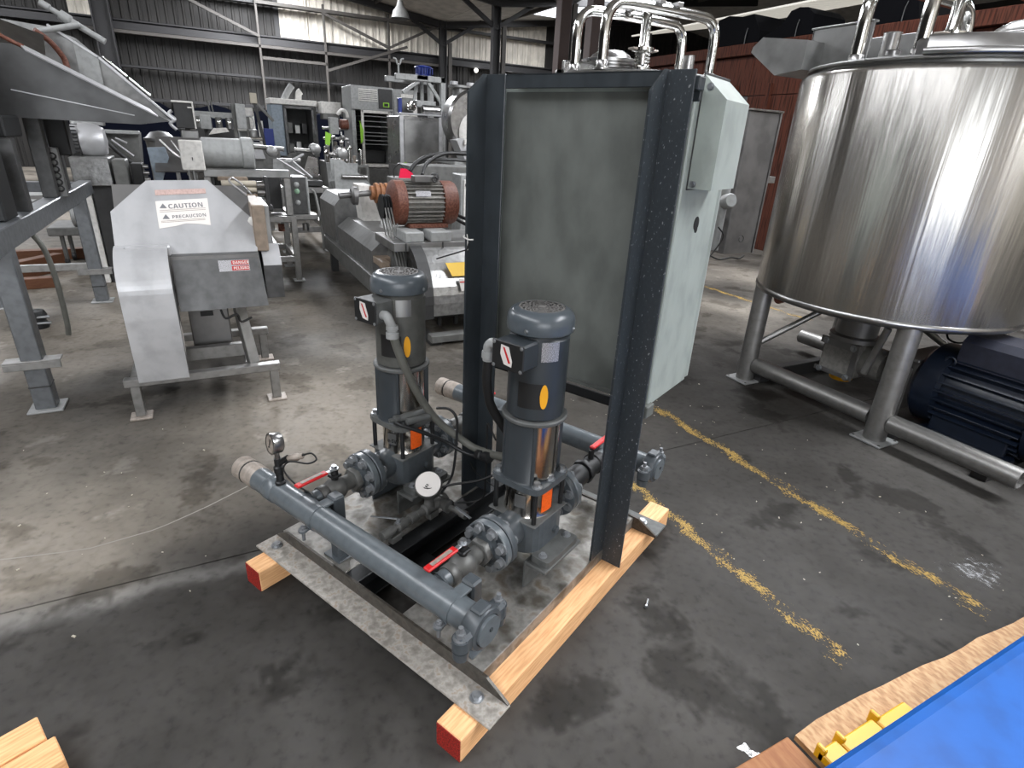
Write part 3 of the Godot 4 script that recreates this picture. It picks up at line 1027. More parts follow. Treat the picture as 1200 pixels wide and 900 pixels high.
	k.prism([0.0, 1.465, 0.073, 1.465, 0.073, 1.703, 0.002, 1.765, 0.0, 1.765], Transform3D(Basis(), S(0.002, 0, 0.968)), -0.205)
	part(c, "side_hood", k, M.cabinet_grey)
	k = mk()
	k.bx(S(0.0, 1.46, 0.966), S(0.004, 1.772, 1.176), 0.001)
	part(c, "hood_seam", k, M.dark_grey)
	bolts(c, [S(0.024, 1.735, 0.968), S(0.018, 1.478, 0.968)], Vector3.BACK, 0.006, 0.008, M.zinc, "screw")
	k = mk()
	k.lathe(S(0.0, 1.353, 1.103), Vector3.RIGHT, [0.0, 0.0015, 0.022, 0.0015, 0.022, 0.0], 20)
	k.lathe(S(0.0, 1.335, 1.108), Vector3.RIGHT, [0.0, 0.0015, 0.012, 0.0015, 0.012, 0.0], 16)
	part(c, "cable_hole", k, M.black_print)
	k = mk()
	k.bx(S(-0.02, 1.72, 0.893), S(0.020, 1.755, 0.935), 0.003)
	k.bx(S(-0.02, 1.695, 0.925), S(0.015, 1.73, 0.936), 0.003)
	part(c, "mounting_tab", k, M.slate_plain)
	k = mk()
	k.bx(S(-0.02, 0.722, 0.905), S(0.014, 0.765, 0.96), 0.003)
	part(c, "mounting_tab", k, M.back_grey)
	# headers
	for q in [[0.145, 1.0], [1.25, -1.0]]:
		var w: float = q[0]
		var h := Node3D.new()
		h.name = "header_pipe"
		t.add_child(h, true)
		h.set_meta("label", "near grey header pipe" if w < 1 else "far grey header pipe")
		var ax := Vector3.RIGHT
		k = mk()
		k.tube(S(-1.16, 0.345, w), S(-0.03, 0.345, w), 0.0445, -1, 32)
		k.lathe(S(-1.085, 0.345, w), ax, [0.0445, 0.0, 0.048, 0.004, 0.048, 0.05, 0.0445, 0.054], 32)
		part(h, "pipe", k, M.header_grey)
		k = mk()
		k.lathe(S(-1.29, 0.345, w), ax, [0.0, 0.004, 0.043, 0.0, 0.047, 0.004, 0.047, 0.05, 0.043, 0.053, 0.043, 0.06, 0.046, 0.063, 0.0465, 0.125, 0.0445, 0.13], 32)
		part(h, "threaded_cap", k, M.coupling_pale)
		k = mk()
		k.torus(S(-1.232, 0.345, w), ax, 0.0435, 0.004, 28, 6)
		part(h, "cap_gasket", k, M.black_rubber)
		for u in [-0.262, -0.9]:
			k = mk()
			k.tube(S(u, 0.345, w + q[1] * 0.03), S(u, 0.345, w + q[1] * 0.10), 0.030, -1, 20)
			k.lathe(S(u, 0.345, w + q[1] * 0.034), S(0, 0, q[1]), [0.042, 0.0, 0.032, 0.016], 20)
			part(h, "branch_stub", k, M.header_grey)
		# grooved coupling with two bolts on the open end
		k = mk()
		var us := -0.092
		k.lathe(S(us, 0.345, w), ax, [0.0445, 0.0, 0.060, 0.002, 0.064, 0.010, 0.064, 0.044, 0.060, 0.052, 0.048, 0.054, 0.044, 0.05, 0.0, 0.05], 32)
		for sg in [-1.0, 1.0]:
			k.box(S(us + 0.027, 0.345 + sg * 0.0, w + sg * 0.068), Vector3(0.046, 0.062, 0.046), 0.010)
			k.lathe(S(us + 0.027, 0.328, w + sg * 0.079), up, [0.0, 0.0, 0.025, 0.0, 0.025, 0.034, 0.0, 0.034], 18)
			k.lathe(S(us + 0.027, 0.294, w + sg * 0.079), up, [0.0, 0.0, 0.021, 0.0, 0.024, 0.028, 0.0, 0.028], 18)
		k.box(S(us + 0.027, 0.408, w), Vector3(0.040, 0.014, 0.05), 0.005)
		part(h, "grooved_coupling", k, M.pump_grey)
		k = mk()
		k.lathe(S(us + 0.044, 0.345, w), ax, [0.0, 0.0, 0.032, 0.0, 0.036, 0.012, 0.026, 0.014, 0.0, 0.014], 24)
		k.box(S(us + 0.06, 0.35, w + 0.004), Vector3(0.012, 0.012, 0.012), 0.002)
		part(h, "end_plug", k, M.slate_plain)
		for sg in [-1.0, 1.0]:
			k = mk()
			k.bolt(S(us + 0.027, 0.362, w + sg * 0.079), up, 0.0125, 0.02)
			k.tube(S(us + 0.027, 0.362, w + sg * 0.079), S(us + 0.027, 0.400, w + sg * 0.079), 0.007, -1, 10)
			part(h, "coupling_bolt", k, M.bolt_dark)
		# straps and posts
		for u in [-0.163, -0.80]:
			k = mk()
			k.lathe(S(u - 0.014, 0.345, w), ax, [0.0445, 0.0, 0.0475, 0.0, 0.0475, 0.028, 0.0445, 0.028], 28)
			k.lathe(S(u + 0.0, 0.322, w - q[1] * 0.062), up, [0.0, 0.0, 0.016, 0.0, 0.016, 0.006, 0.0, 0.006], 14)
			k.box(S(u, 0.325, w - q[1] * 0.05), Vector3(0.028, 0.006, 0.03), 0.002)
			k.box(S(u, 0.385, w + q[1] * 0.03), Vector3(0.04, 0.01, 0.055), 0.002)
			part(h, "pipe_strap", k, M.header_grey)
			k = mk()
			k.bolt(S(u, 0.328, w - q[1] * 0.062), up, 0.009, 0.012)
			k.tube(S(u, 0.285, w - q[1] * 0.062), S(u, 0.345, w - q[1] * 0.062), 0.006, -1, 8)
			part(h, "strap_bolt", k, M.bolt_dark)
		for u in [-0.163, -0.80]:
			k = mk()
			var wp: float = w + q[1] * 0.075
			k.box(S(u, 0.27, wp), Vector3(0.05, 0.26, 0.045), 0.006)
			k.box(S(u, 0.143, wp), Vector3(0.09, 0.006, 0.08), 0.002)
			part(t, "support_post", k, M.pump_grey)
	for u in [-0.262, -0.9]:
		pump(t, u, u < -0.5)
		flange_pair(t, u, 0.405, 1.0)
		flange_pair(t, u, 0.865, -1.0)
		# ball valve between near header and flange
		var v := Node3D.new()
		v.name = "ball_valve"
		t.add_child(v, true)
		k = mk()
		k.lathe(S(u, 0.345, 0.22), Vector3.FORWARD, [0.0, 0.0, 0.034, 0.0, 0.036, 0.004, 0.036, 0.028, 0.031, 0.034, 0.038, 0.045, 0.043, 0.06, 0.043, 0.085, 0.036, 0.10, 0.030, 0.108, 0.030, 0.15, 0.0, 0.15], 8 if false else 20)
		part(v, "valve_body", k, M.pipe_fitting)
		k = mk()
		k.lathe(S(u, 0.345, 0.362), Vector3.FORWARD, [0.0, 0.0, 0.046, 0.0, 0.048, 0.004, 0.048, 0.022, 0.044, 0.026, 0.0, 0.026], 6)
		part(v, "union_nut", k, M.pipe_fitting)
		k = mk()
		k.tube(S(u, 0.375, 0.292), S(u, 0.425, 0.292), 0.014, -1, 14)
		k.box(S(u, 0.402, 0.292), Vector3(0.036, 0.012, 0.04), 0.003)
		part(v, "valve_stem", k, M.black_iron)
		bolts(v, [S(u, 0.430, 0.292)], up, 0.010, 0.014, M.zinc, "stem_nut")
		k = mk()
		k.box(S(u, 0.428, 0.275), Vector3(0.016, 0.004, 0.06), 0.001)
		part(v, "handle_plate", k, M.zinc)
		k = mk()
		k.box(S(u, 0.430, 0.196), Vector3(0.026, 0.011, 0.125), 0.005)
		part(v, "handle", k, M.red_plastic, "red lever handle")
		k = mk()
		k.box(S(u, 0.4362, 0.196), Vector3(0.014, 0.001, 0.085), 0.0)
		part(v, "handle_print", k, M.coupling_pale)
		# check valve and ball valve towards the far header
		v = Node3D.new()
		v.name = "check_valve"
		t.add_child(v, true)
		k = mk()
		k.lathe(S(u, 0.345, 0.875), Vector3.FORWARD, [0.0, 0.0, 0.038, 0.0, 0.038, 0.02, 0.045, 0.03, 0.045, 0.12, 0.036, 0.128, 0.036, 0.14, 0.0, 0.14], 20)
		part(v, "valve_body", k, M.black_iron if u > -0.5 else M.pipe_fitting)
		k = mk()
		k.lathe(S(u, 0.345, 1.01), Vector3.FORWARD, [0.0, 0.0, 0.050, 0.0, 0.052, 0.004, 0.052, 0.022, 0.048, 0.026, 0.0, 0.026], 8)
		k.lathe(S(u, 0.345, 1.035), Vector3.FORWARD, [0.04, 0.0, 0.04, 0.06, 0.046, 0.064, 0.046, 0.084, 0.034, 0.09, 0.034, 0.12, 0.0, 0.12], 20)
		part(v, "union_nut", k, M.black_iron if u > -0.5 else M.pipe_fitting)
		k = mk()
		k.tube(S(u, 0.375, 1.075), S(u, 0.425, 1.075), 0.012, -1, 12)
		part(v, "valve_stem", k, M.black_iron)
		k = mk()
		k.box(S(u, 0.432, 1.15), Vector3(0.024, 0.011, 0.15), 0.004)
		part(v, "handle", k, M.red_plastic, "red lever handle")
	gauges(t)
	hoses(t)
	lone_timbers()

func gauges(t: Node3D) -> void:
	var up := Vector3.UP
	# pressure gauge on the end of the near header
	var g := Node3D.new()
	g.name = "pressure_gauge"
	t.add_child(g, true)
	var u := -1.018
	var k := mk()
	k.lathe(S(u, 0.383, 0.145), up, [0.0, 0.0, 0.019, 0.0, 0.019, 0.014, 0.014, 0.018, 0.014, 0.05, 0.018, 0.054, 0.018, 0.075, 0.013, 0.08, 0.013, 0.11, 0.0, 0.11], 12)
	k.tube(S(u, 0.47, 0.145), S(u + 0.035, 0.50, 0.165), 0.011, -1, 10)
	part(g, "stem", k, M.black_iron)
	var d := (Vector3(0.45, 0.12, 1.0) * Vector3(-0.35, 1, 1)).normalized()
	k = mk()
	k.tube(S(u, 0.485, 0.145), S(u, 0.522, 0.145), 0.009, -1, 10)
	k.lathe(S(u, 0.555, 0.145) - d * 0.018, d, [0.0, 0.0, 0.034, 0.0, 0.037, 0.004, 0.037, 0.030, 0.039, 0.032, 0.039, 0.038, 0.033, 0.040], 28)
	part(g, "gauge_case", k, M.stainless)
	k = mk()
	k.lathe(S(u, 0.555, 0.145) + d * 0.0195, d, [0.0, 0.0, 0.034, 0.0], 28)
	part(g, "dial", k, M.coupling_pale)
	k = mk()
	k.bar(S(u, 0.555, 0.145) + d * 0.0205 + Vector3(-0.004, -0.012, 0), S(u, 0.555, 0.145) + d * 0.0205 + Vector3(0.005, 0.02, 0), 0.004, 0.001, 0.0, d)
	k.bar(S(u, 0.540, 0.145) + d * 0.0205 + Vector3(-0.012, 0, 0), S(u, 0.540, 0.145) + d * 0.0205 + Vector3(0.012, 0, 0), 0.004, 0.001, 0.0, d)
	part(g, "needle", k, M.black_print)
	k = mk()
	k.lathe(S(u + 0.03, 0.495, 0.162), Vector3(0.075, 0.03, -0.03), [0.0, 0.0, 0.009, 0.0, 0.009, 0.015, 0.014, 0.017, 0.014, 0.05, 0.010, 0.055, 0.010, 0.075, 0.0, 0.075], 12)
	part(g, "sensor", k, M.coupling_pale)
	k = mk()
	k.sweep([S(u + 0.095, 0.525, 0.185), S(u + 0.13, 0.54, 0.2), S(u + 0.155, 0.525, 0.2), S(u + 0.13, 0.508, 0.18), S(u + 0.07, 0.505, 0.15), S(u + 0.05, 0.47, 0.135), S(u + 0.09, 0.42, 0.15), S(u + 0.135, 0.36, 0.20), S(u + 0.16, 0.30, 0.23), S(u + 0.17, 0.145, 0.28)], 0.0033, 6)
	part(g, "wire", k, M.black_rubber)
	# small bypass run on the middle channel with a round transmitter
	var b := Node3D.new()
	b.name = "bypass_line"
	t.add_child(b, true)
	var bu := -0.705
	var y := 0.195
	k = mk()
	k.lathe(S(bu, y, 0.335), Vector3.FORWARD, [0.0, 0.0, 0.015, 0.0, 0.018, 0.002, 0.018, 0.06, 0.014, 0.064, 0.014, 0.075, 0.022, 0.08, 0.022, 0.12, 0.015, 0.124, 0.015, 0.14, 0.0205, 0.142, 0.0205, 0.175, 0.015, 0.18, 0.015, 0.215, 0.023, 0.22, 0.023, 0.275, 0.0, 0.275], 14)
	k.lathe(S(bu, y, 0.585), up, [0.0, 0.0, 0.022, 0.0, 0.022, 0.02, 0.019, 0.035, 0.0, 0.035], 14)
	k.lathe(S(bu, y, 0.64), Vector3.FORWARD, [0.023, -0.04, 0.026, -0.035, 0.026, 0.0, 0.03, 0.002, 0.03, 0.03, 0.0, 0.034], 14)
	k.lathe(S(bu, y, 0.64), Vector3.RIGHT, [0.0, -0.02, 0.023, -0.02, 0.023, 0.04, 0.028, 0.042, 0.028, 0.06, 0.012, 0.064, 0.012, 0.12, 0.017, 0.122, 0.017, 0.15, 0.0, 0.15], 14)
	part(b, "fitting_run", k, M.pipe_fitting)
	k = mk()
	k.bar(S(bu - 0.005, y + 0.033, 0.42), S(bu - 0.10, y + 0.026, 0.37), 0.009, 0.003)
	k.bolt(S(bu, y + 0.018, 0.42), up, 0.007, 0.014)
	k.bar(S(bu + 0.10, y + 0.025, 0.63), S(bu + 0.19, y + 0.018, 0.62), 0.012, 0.004)
	part(b, "small_lever", k, M.bolt_dark)
	k = mk()
	k.box(S(bu, 0.155, 0.40), Vector3(0.03, 0.03, 0.05), 0.003)
	k.box(S(bu, 0.155, 0.60), Vector3(0.03, 0.03, 0.05), 0.003)
	part(b, "saddle", k, M.pipe_fitting)
	k = mk()
	k.lathe(S(bu, y + 0.03, 0.585), up, [0.018, 0.0, 0.020, 0.03, 0.018, 0.032, 0.024, 0.036, 0.030, 0.06, 0.036, 0.07, 0.036, 0.085], 20)
	part(b, "transmitter_neck", k, M.pipe_fitting)
	var td := Vector3(0.35, 0.75, 0.55).normalized()
	k = mk()
	k.lathe(S(bu, y + 0.10, 0.585) - td * 0.02, td, [0.0, 0.0, 0.040, 0.0, 0.052, 0.012, 0.055, 0.03, 0.055, 0.045, 0.051, 0.050, 0.0, 0.050], 28)
	part(b, "transmitter_head", k, M.pipe_fitting)
	k = mk()
	k.lathe(S(bu, y + 0.10, 0.585) + td * 0.031, td, [0.0, 0.0, 0.050, 0.0, 0.050, -0.002], 28)
	part(b, "transmitter_face", k, M.white_label, "white round face")
	k = mk()
	var q := Basis(Vector3.RIGHT, td.cross(Vector3.RIGHT).normalized(), td)
	var o := S(bu, y + 0.10, 0.585) + td * 0.0325
	k.box(o + q * Vector3(-0.004, -0.012, 0), Vector3(0.020, 0.005, 0.001), 0.0, q)
	k.box(o + q * Vector3(0.0, -0.004, 0), Vector3(0.012, 0.004, 0.001), 0.0, q)
	k.box(o + q * Vector3(-0.002, -0.02, 0), Vector3(0.006, 0.004, 0.001), 0.0, q)
	part(b, "face_print", k, M.black_print)

func hoses(t: Node3D) -> void:
	# motor cable of the left pump: pale elbow, grey hose, junction beside the post
	var h := Node3D.new()
	h.name = "motor_cable"
	t.add_child(h, true)
	var k := mk()
	k.sweep([S(-0.848, 0.985, 0.505), S(-0.825, 0.985, 0.505), S(-0.812, 0.968, 0.507), S(-0.808, 0.94, 0.515)], 0.017, 12)
	k.lathe(S(-0.808, 0.952, 0.514), Vector3.DOWN, [0.0, 0.0, 0.021, 0.0, 0.022, 0.014, 0.018, 0.016, 0.018, 0.022, 0.023, 0.024, 0.023, 0.045, 0.0, 0.045], 14)
	part(h, "elbow", k, M.pale_grey, "pale grey elbow")
	k = mk()
	k.sweep([S(-0.808, 0.93, 0.514), S(-0.80, 0.86, 0.53), S(-0.79, 0.75, 0.57), S(-0.785, 0.63, 0.63), S(-0.77, 0.52, 0.70), S(-0.72, 0.445, 0.76), S(-0.64, 0.415, 0.775), S(-0.56, 0.43, 0.76), S(-0.50, 0.45, 0.74), S(-0.42, 0.49, 0.70)], 0.0155, 12)
	part(h, "hose", k, M.grey_hose)
	h = Node3D.new()
	h.name = "motor_cable"
	t.add_child(h, true)
	k = mk()
	k.sweep([S(-0.315, 1.005, 0.505), S(-0.345, 1.005, 0.505), S(-0.360, 0.99, 0.506), S(-0.362, 0.965, 0.508)], 0.017, 12)
	k.lathe(S(-0.362, 0.975, 0.508), Vector3.DOWN, [0.0, 0.0, 0.021, 0.0, 0.022, 0.02, 0.018, 0.022, 0.018, 0.03, 0.0, 0.03], 14)
	part(h, "elbow", k, M.pale_grey, "pale grey elbow")
	k = mk()
	k.sweep([S(-0.362, 0.95, 0.508), S(-0.375, 0.86, 0.52), S(-0.385, 0.76, 0.56), S(-0.37, 0.66, 0.62), S(-0.38, 0.56, 0.70), S(-0.42, 0.49, 0.74)], 0.0155, 12)
	part(h, "hose", k, M.black_rubber)
	# small cylinders and thin lines on the head plate of the left pump
	h = Node3D.new()
	h.name = "sensing_line"
	t.add_child(h, true)
	k = mk()
	k.lathe(S(-0.835, 0.566, 0.53), S(0.05, 0.0, 0.17), [0.0, -0.02, 0.008, -0.02, 0.008, 0.0, 0.016, 0.002, 0.016, 0.02, 0.013, 0.024, 0.016, 0.05, 0.016, 0.12, 0.012, 0.13, 0.012, 0.15, 0.0, 0.15], 14)
	k.lathe(S(-0.80, 0.556, 0.56), S(0.04, 0.0, 0.15), [0.0, 0.0, 0.014, 0.002, 0.014, 0.10, 0.0, 0.105], 14)
	part(h, "solenoid", k, M.dusty_grey)
	k = mk()
	k.sweep([S(-0.83, 0.555, 0.53), S(-0.80, 0.55, 0.54), S(-0.75, 0.50, 0.62), S(-0.72, 0.44, 0.70), S(-0.66, 0.40, 0.74), S(-0.58, 0.405, 0.745)], 0.008, 8)
	part(h, "line", k, M.black_iron)
	k = mk()
	k.sweep([S(-0.775, 0.575, 0.70), S(-0.73, 0.58, 0.72), S(-0.70, 0.555, 0.73), S(-0.695, 0.50, 0.735), S(-0.695, 0.34, 0.72), S(-0.70, 0.27, 0.70), S(-0.71, 0.225, 0.66)], 0.0055, 8)
	part(h, "line", k, M.black_iron)
	k = mk()
	k.lathe(S(-0.60, 0.41, 0.752), S(0.12, 0.035, -0.03), [0.0, 0.0, 0.018, 0.0, 0.02, 0.004, 0.02, 0.03, 0.015, 0.034, 0.015, 0.05, 0.021, 0.054, 0.021, 0.085, 0.0, 0.09], 12)
	part(h, "cable_gland", k, M.black_iron)
	k = mk()
	k.sweep([S(-0.66, 0.30, 0.60), S(-0.62, 0.315, 0.64), S(-0.56, 0.325, 0.70), S(-0.50, 0.36, 0.75), S(-0.44, 0.42, 0.74)], 0.005, 8)
	k.sweep([S(-0.56, 0.56, 0.76), S(-0.53, 0.56, 0.74), S(-0.47, 0.545, 0.70)], 0.004, 6)
	k.sweep([S(-0.56, 0.56, 0.76), S(-0.565, 0.50, 0.765), S(-0.565, 0.30, 0.765), S(-0.58, 0.20, 0.76), S(-0.66, 0.175, 0.70)], 0.004, 6)
	k.sweep([S(-0.80, 0.42, 0.80), S(-0.74, 0.36, 0.83), S(-0.70, 0.25, 0.85), S(-0.64, 0.215, 0.86), S(-0.55, 0.22, 0.84)], 0.0025, 6)
	part(h, "wire", k, M.black_rubber)

func lone_timbers() -> void:
	# square timbers under the skid, red painted ends towards the photographer
	for q in [[-0.092, 0.0, 1.385, "right hand square timber under the pump skid, long and mostly uncovered, red painted end"], [-1.078, -0.986, 1.33, "left hand square timber under the pump skid, only its red painted end showing"]]:
		var t := thing("timber", q[3], "timber", SKID_AT, SKID_YAW, "timbers under the pump skid", true)
		var k := mk()
		k.bx(S(q[0], 0.0, 0.0), S(q[1] if q[1] != 0.0 else -0.001, 0.089, q[2]), 0.003)
		part(t, "beam", k, M.timber)
		k = mk()
		k.bx(S(q[0] + 0.002, 0.002, -0.002), S(q[1] - 0.002, 0.087, 0.001), 0.001)
		part(t, "painted_end", k, M.timber_red, "red painted end")

# ---------- kettles
const KETTLE_AT := Vector3(3.916, 0, -2.186)

func finned_motor(p: Node, o: Vector3, ax: Vector3, r: float, len: float, m: Material, bell: Material, fins: int, sub: String) -> void:
	# ribbed motor with bells at both ends; o is the middle of the near bell's outer face
	var d := ax.normalized()
	var k := mk()
	k.lathe(o, d, [0.0, 0.0, r * 0.45, 0.0, r * 0.9, len * 0.03, r * 1.0, len * 0.06, r * 1.0, len * 0.2, r * 0.86, len * 0.22], 36)
	part(p, "drive_bell", k, bell)
	k = mk()
	k.lathe(o + d * len * 0.2, d, [r * 0.84, 0.0, r * 0.84, len * 0.58], 36)
	part(p, sub, k, m)
	k = mk()
	k.lathe(o + d * len * 0.76, d, [r * 0.86, 0.0, r * 1.0, len * 0.01, r * 1.0, len * 0.18, r * 0.93, len * 0.23, 0.0, len * 0.24], 36)
	part(p, "fan_bell", k, bell)
	# the same fin all round
	k = mk()
	k.box(Vector3.ZERO, Vector3(r * 0.24, r * 0.04, len * 0.56), 0.001)
	var f := k.frame(d)
	var first: MeshInstance3D = null
	for i in fins:
		var g := TAU * (i + 0.5) / fins
		var e := f.x * cos(g) + f.y * sin(g)
		var tf := org * Transform3D(Basis(e, d.cross(e), d), o + d * len * 0.48 + e * r * 0.9)
		if first == null:
			k.t = Transform3D()
			k = Mb.new()
			k.box(Vector3.ZERO, Vector3(r * 0.24, r * 0.04, len * 0.56), 0.001)
			first = part(p, "cooling_fin", k, m)
			first.transform = tf
		else:
			again(p, first, tf)

func kettle(label: String, at: Vector3, yaw: float, R: float) -> Node3D:
	var t := thing("jacketed_kettle", label, "kettle", at, yaw, "steel kettles", true)
	var up := Vector3.UP
	var k := mk()
	k.lathe(Vector3.ZERO, up, [0.0, 0.64, R - 0.27, 0.66, R - 0.03, 0.715, R - 0.008, 0.728, R, 0.742, R, 1.985, R - 0.006, 2.0, R - 0.035, 2.018, R - 0.07, 2.02, 0.0, 2.02], 96)
	part(t, "body", k, M.tank_steel)
	k = mk()
	k.lathe(Vector3.ZERO, up, [R - 0.04, 0.700, R - 0.004, 0.712, R + 0.006, 0.724, R + 0.006, 0.742, R - 0.002, 0.752], 96)
	part(t, "bottom_band", k, M.stainless)
	k = mk()
	k.lathe(Vector3.ZERO, up, [0.0, 2.022, R - 0.08, 2.022, R - 0.08, 2.035, R - 0.035, 2.037, R - 0.028, 2.045, R - 0.035, 2.053, 0.0, 2.056], 72)
	part(t, "lid", k, M.stainless_dull)
	# raised front half of the lid
	k = mk()
	k.lathe(P(0, 2.056, -0.02), up, [R - 0.06, 0.0, R - 0.06, 0.075, R - 0.068, 0.085, 0.0, 0.088], 40, 0.75, PI * 0.6, PI * 1.4)
	k.bx(P(-0.66 * R / 0.77, 2.056, -0.235), P(0.66 * R / 0.77, 2.142, -0.225), 0.002)
	part(t, "front_cover", k, M.stainless)
	k = mk()
	k.lathe(P(0, 2.05, -0.02), up, [R - 0.05, 0.0, R - 0.005, 0.0, R - 0.003, 0.004, R - 0.003, 0.022, R - 0.006, 0.026, R - 0.06, 0.026], 40, 0.75, PI * 0.6, PI * 1.4)
	part(t, "cover_lip", k, M.stainless)
	k = mk()
	k.lathe(P(0.02, 2.13, -0.33), up, [0.21, 0.0, 0.21, 0.035, 0.235, 0.04, 0.235, 0.062, 0.21, 0.068, 0.17, 0.072, 0.15, 0.10, 0.10, 0.13, 0.0, 0.14], 36)
	part(t, "manway", k, M.stainless)
	# lifting frame of two bent tubes
	for db in [-0.1, 0.25]:
		k = mk()
		k.sweep([P(-0.5, 2.05, db), P(-0.5, 2.18, db), P(-0.5, 2.30, db), P(-0.485, 2.385, db), P(-0.44, 2.44, db), P(-0.36, 2.462, db), P(-0.1, 2.466, db), P(0.1, 2.466, db), P(0.36, 2.462, db), P(0.44, 2.44, db), P(0.485, 2.385, db), P(0.5, 2.30, db), P(0.5, 2.18, db), P(0.5, 2.05, db)], 0.036, 16, 4)
		part(t, "bent_tube", k, M.chrome)
		for a in [-0.5, 0.5]:
			k = mk()
			k.lathe(P(a, 2.05, db), up, [0.055, 0.0, 0.055, 0.012, 0.04, 0.02, 0.04, 0.055, 0.036, 0.06], 20)
			part(t, "tube_socket", k, M.stainless)
	k = mk()
	for a in [-0.08, 0.08]:
		k.bar(P(a, 2.50, -0.16), P(a, 2.50, 0.31), 0.05, 0.03)
	k.box(P(0, 2.53, 0.07), Vector3(0.30, 0.03, 0.12), 0.006)
	part(t, "bridge", k, M.stainless)
	k = mk()
	k.lathe(P(0, 2.12, 0.05), up, [0.07, -0.06, 0.07, 0.0, 0.05, 0.004, 0.062, 0.016, 0.05, 0.028, 0.062, 0.040, 0.05, 0.052, 0.062, 0.064, 0.05, 0.076, 0.062, 0.088, 0.05, 0.1, 0.085, 0.11, 0.085, 0.13, 0.04, 0.135, 0.035, 0.15, 0.035, 0.40], 28)
	part(t, "agitator_shaft", k, M.chrome)
	k = mk()
	k.box(P(0.0, 2.238, 0.05), Vector3(0.24, 0.014, 0.07), 0.006)
	part(t, "wing_clamp", k, M.coupling_pale)
	# hopper plates and a scoop behind
	if R > 0.7:
		back_hopper(t)
	for q in [[-0.36, 0.16, 0.045, 0.17], [-0.27, -0.02, 0.06, 0.05], [-0.56, 0.0, 0.035, 0.05]]:
		k = mk()
		k.lathe(P(q[0], 2.05, q[1]), up, [q[2] + 0.03, 0.0, q[2] + 0.03, 0.025, q[2], 0.03, q[2], q[3], q[2] + 0.004, q[3] + 0.004, 0.0, q[3] + 0.004], 24)
		part(t, "nozzle", k, M.stainless)
	k = mk()
	k.box(P(-0.50, 2.10, -0.16), Vector3(0.10, 0.10, 0.12), 0.012)
	part(t, "hinge_block", k, M.stainless)
	# legs
	for s in [[-1, 1], [-1, -1], [1, -1], [1, 1]]:
		var l := Node3D.new()
		l.name = "leg"
		t.add_child(l, true)
		k = mk()
		k.tube(P(s[0] * R * 0.652, 0.01, s[1] * R * 0.652), P(s[0] * R * 0.652, 0.72, s[1] * R * 0.652), 0.062, -1, 28)
		part(l, "post", k, M.satin_leg)
		k = mk()
		k.box(P(s[0] * R * 0.652, 0.007, s[1] * R * 0.652), Vector3(0.19, 0.013, 0.19), 0.003)
		part(l, "foot_plate", k, M.pale_grey)
		for e in [[-1, -1], [1, -1], [1, 1], [-1, 1]]:
			k = mk()
			k.tube(P(s[0] * R * 0.652 + e[0] * 0.08, 0.013, s[1] * R * 0.652 + e[1] * 0.08), P(s[0] * R * 0.652 + e[0] * 0.08, 0.0145, s[1] * R * 0.652 + e[1] * 0.08), 0.008, -1, 10)
			part(l, "bolt_hole", k, M.black_print)
	for s in [-1.0, 1.0]:
		for q in [[0.44, -0.44], [-0.56, -1.22]]:
			k = mk()
			k.lathe(P(s * 0.49, 0.135, q[0]), Vector3.BACK, [0.0, 0.0, 0.054, 0.0, 0.056, 0.003, 0.056, q[0] - q[1], 0.048, q[0] - q[1], 0.048, q[0] - q[1] - 0.02, 0.0, q[0] - q[1] - 0.02], 24)
			part(t, "base_tube", k, M.satin_leg)
	k = mk()
	k.lathe(P(0.49, 0.135, 0.56), Vector3.FORWARD, [0.056, 0.0, 0.056, 0.25, 0.0, 0.25], 24)
	part(t, "base_tube", k, M.satin_leg)
	k = mk()
	k.bx(P(-0.46, 0.0, 0.40), P(0.46, 0.10, 0.46), 0.003)
	part(t, "cross_channel", k, M.dark_grey)
	for q in [[P(-0.47, 0.30, 0.47), P(-0.12, 0.62, 0.22)], [P(0.47, 0.30, 0.47), P(0.12, 0.62, 0.22)], [P(0.47, 0.33, -0.47), P(0.14, 0.62, -0.14)], [P(-0.30, 0.62, -0.28), P(-0.30, 0.30, -0.22)]]:
		k = mk()
		k.tube(q[0], q[1], 0.022, -1, 14)
		part(t, "brace", k, M.satin_leg)
	# gearbox under the middle
	var g2 := Node3D.new()
	g2.name = "gearbox"
	t.add_child(g2, true)
	k = mk()
	k.lathe(P(-0.05, 0.42, 0.05), up, [0.0, 0.0, 0.16, 0.0, 0.16, 0.03, 0.13, 0.04, 0.13, 0.27], 28)
	part(g2, "neck", k, M.stainless_dirty)
	k = mk()
	k.box(P(-0.05, 0.29, 0.05), Vector3(0.26, 0.24, 0.26), 0.02)
	k.tube(P(-0.05, 0.30, -0.05), P(-0.05, 0.30, -0.22), 0.11, -1, 24)
	part(g2, "case", k, M.fin_metal)
	k = mk()
	k.bx(P(-0.195, 0.17, -0.09), P(-0.182, 0.20, 0.19), 0.002)
	k.bx(P(-0.195, 0.37, -0.09), P(-0.182, 0.42, 0.19), 0.002)
	k.bx(P(-0.195, 0.20, -0.09), P(-0.182, 0.37, -0.05), 0.002)
	part(g2, "flange_plate", k, M.stainless_dirty)
	bolts(g2, [P(-0.195, 0.185, -0.05), P(-0.195, 0.185, 0.15), P(-0.195, 0.395, -0.05), P(-0.195, 0.395, 0.15)], Vector3.LEFT, 0.013, 0.014, M.zinc)
	k = mk()
	k.lathe(P(-0.06, 0.12, 0.06), up, [0.0, 0.0, 0.07, 0.0, 0.075, 0.01, 0.075, 0.04, 0.06, 0.05], 24)
	part(g2, "drain_cap", k, M.yellow_label, "yellow drain cap")
	k = mk()
	k.bx(P(-0.20, 0.03, -0.33), P(0.24, 0.46, -0.318), 0.004)
	k.bx(P(-0.20, 0.03, -0.44), P(-0.19, 0.40, -0.32), 0.004)
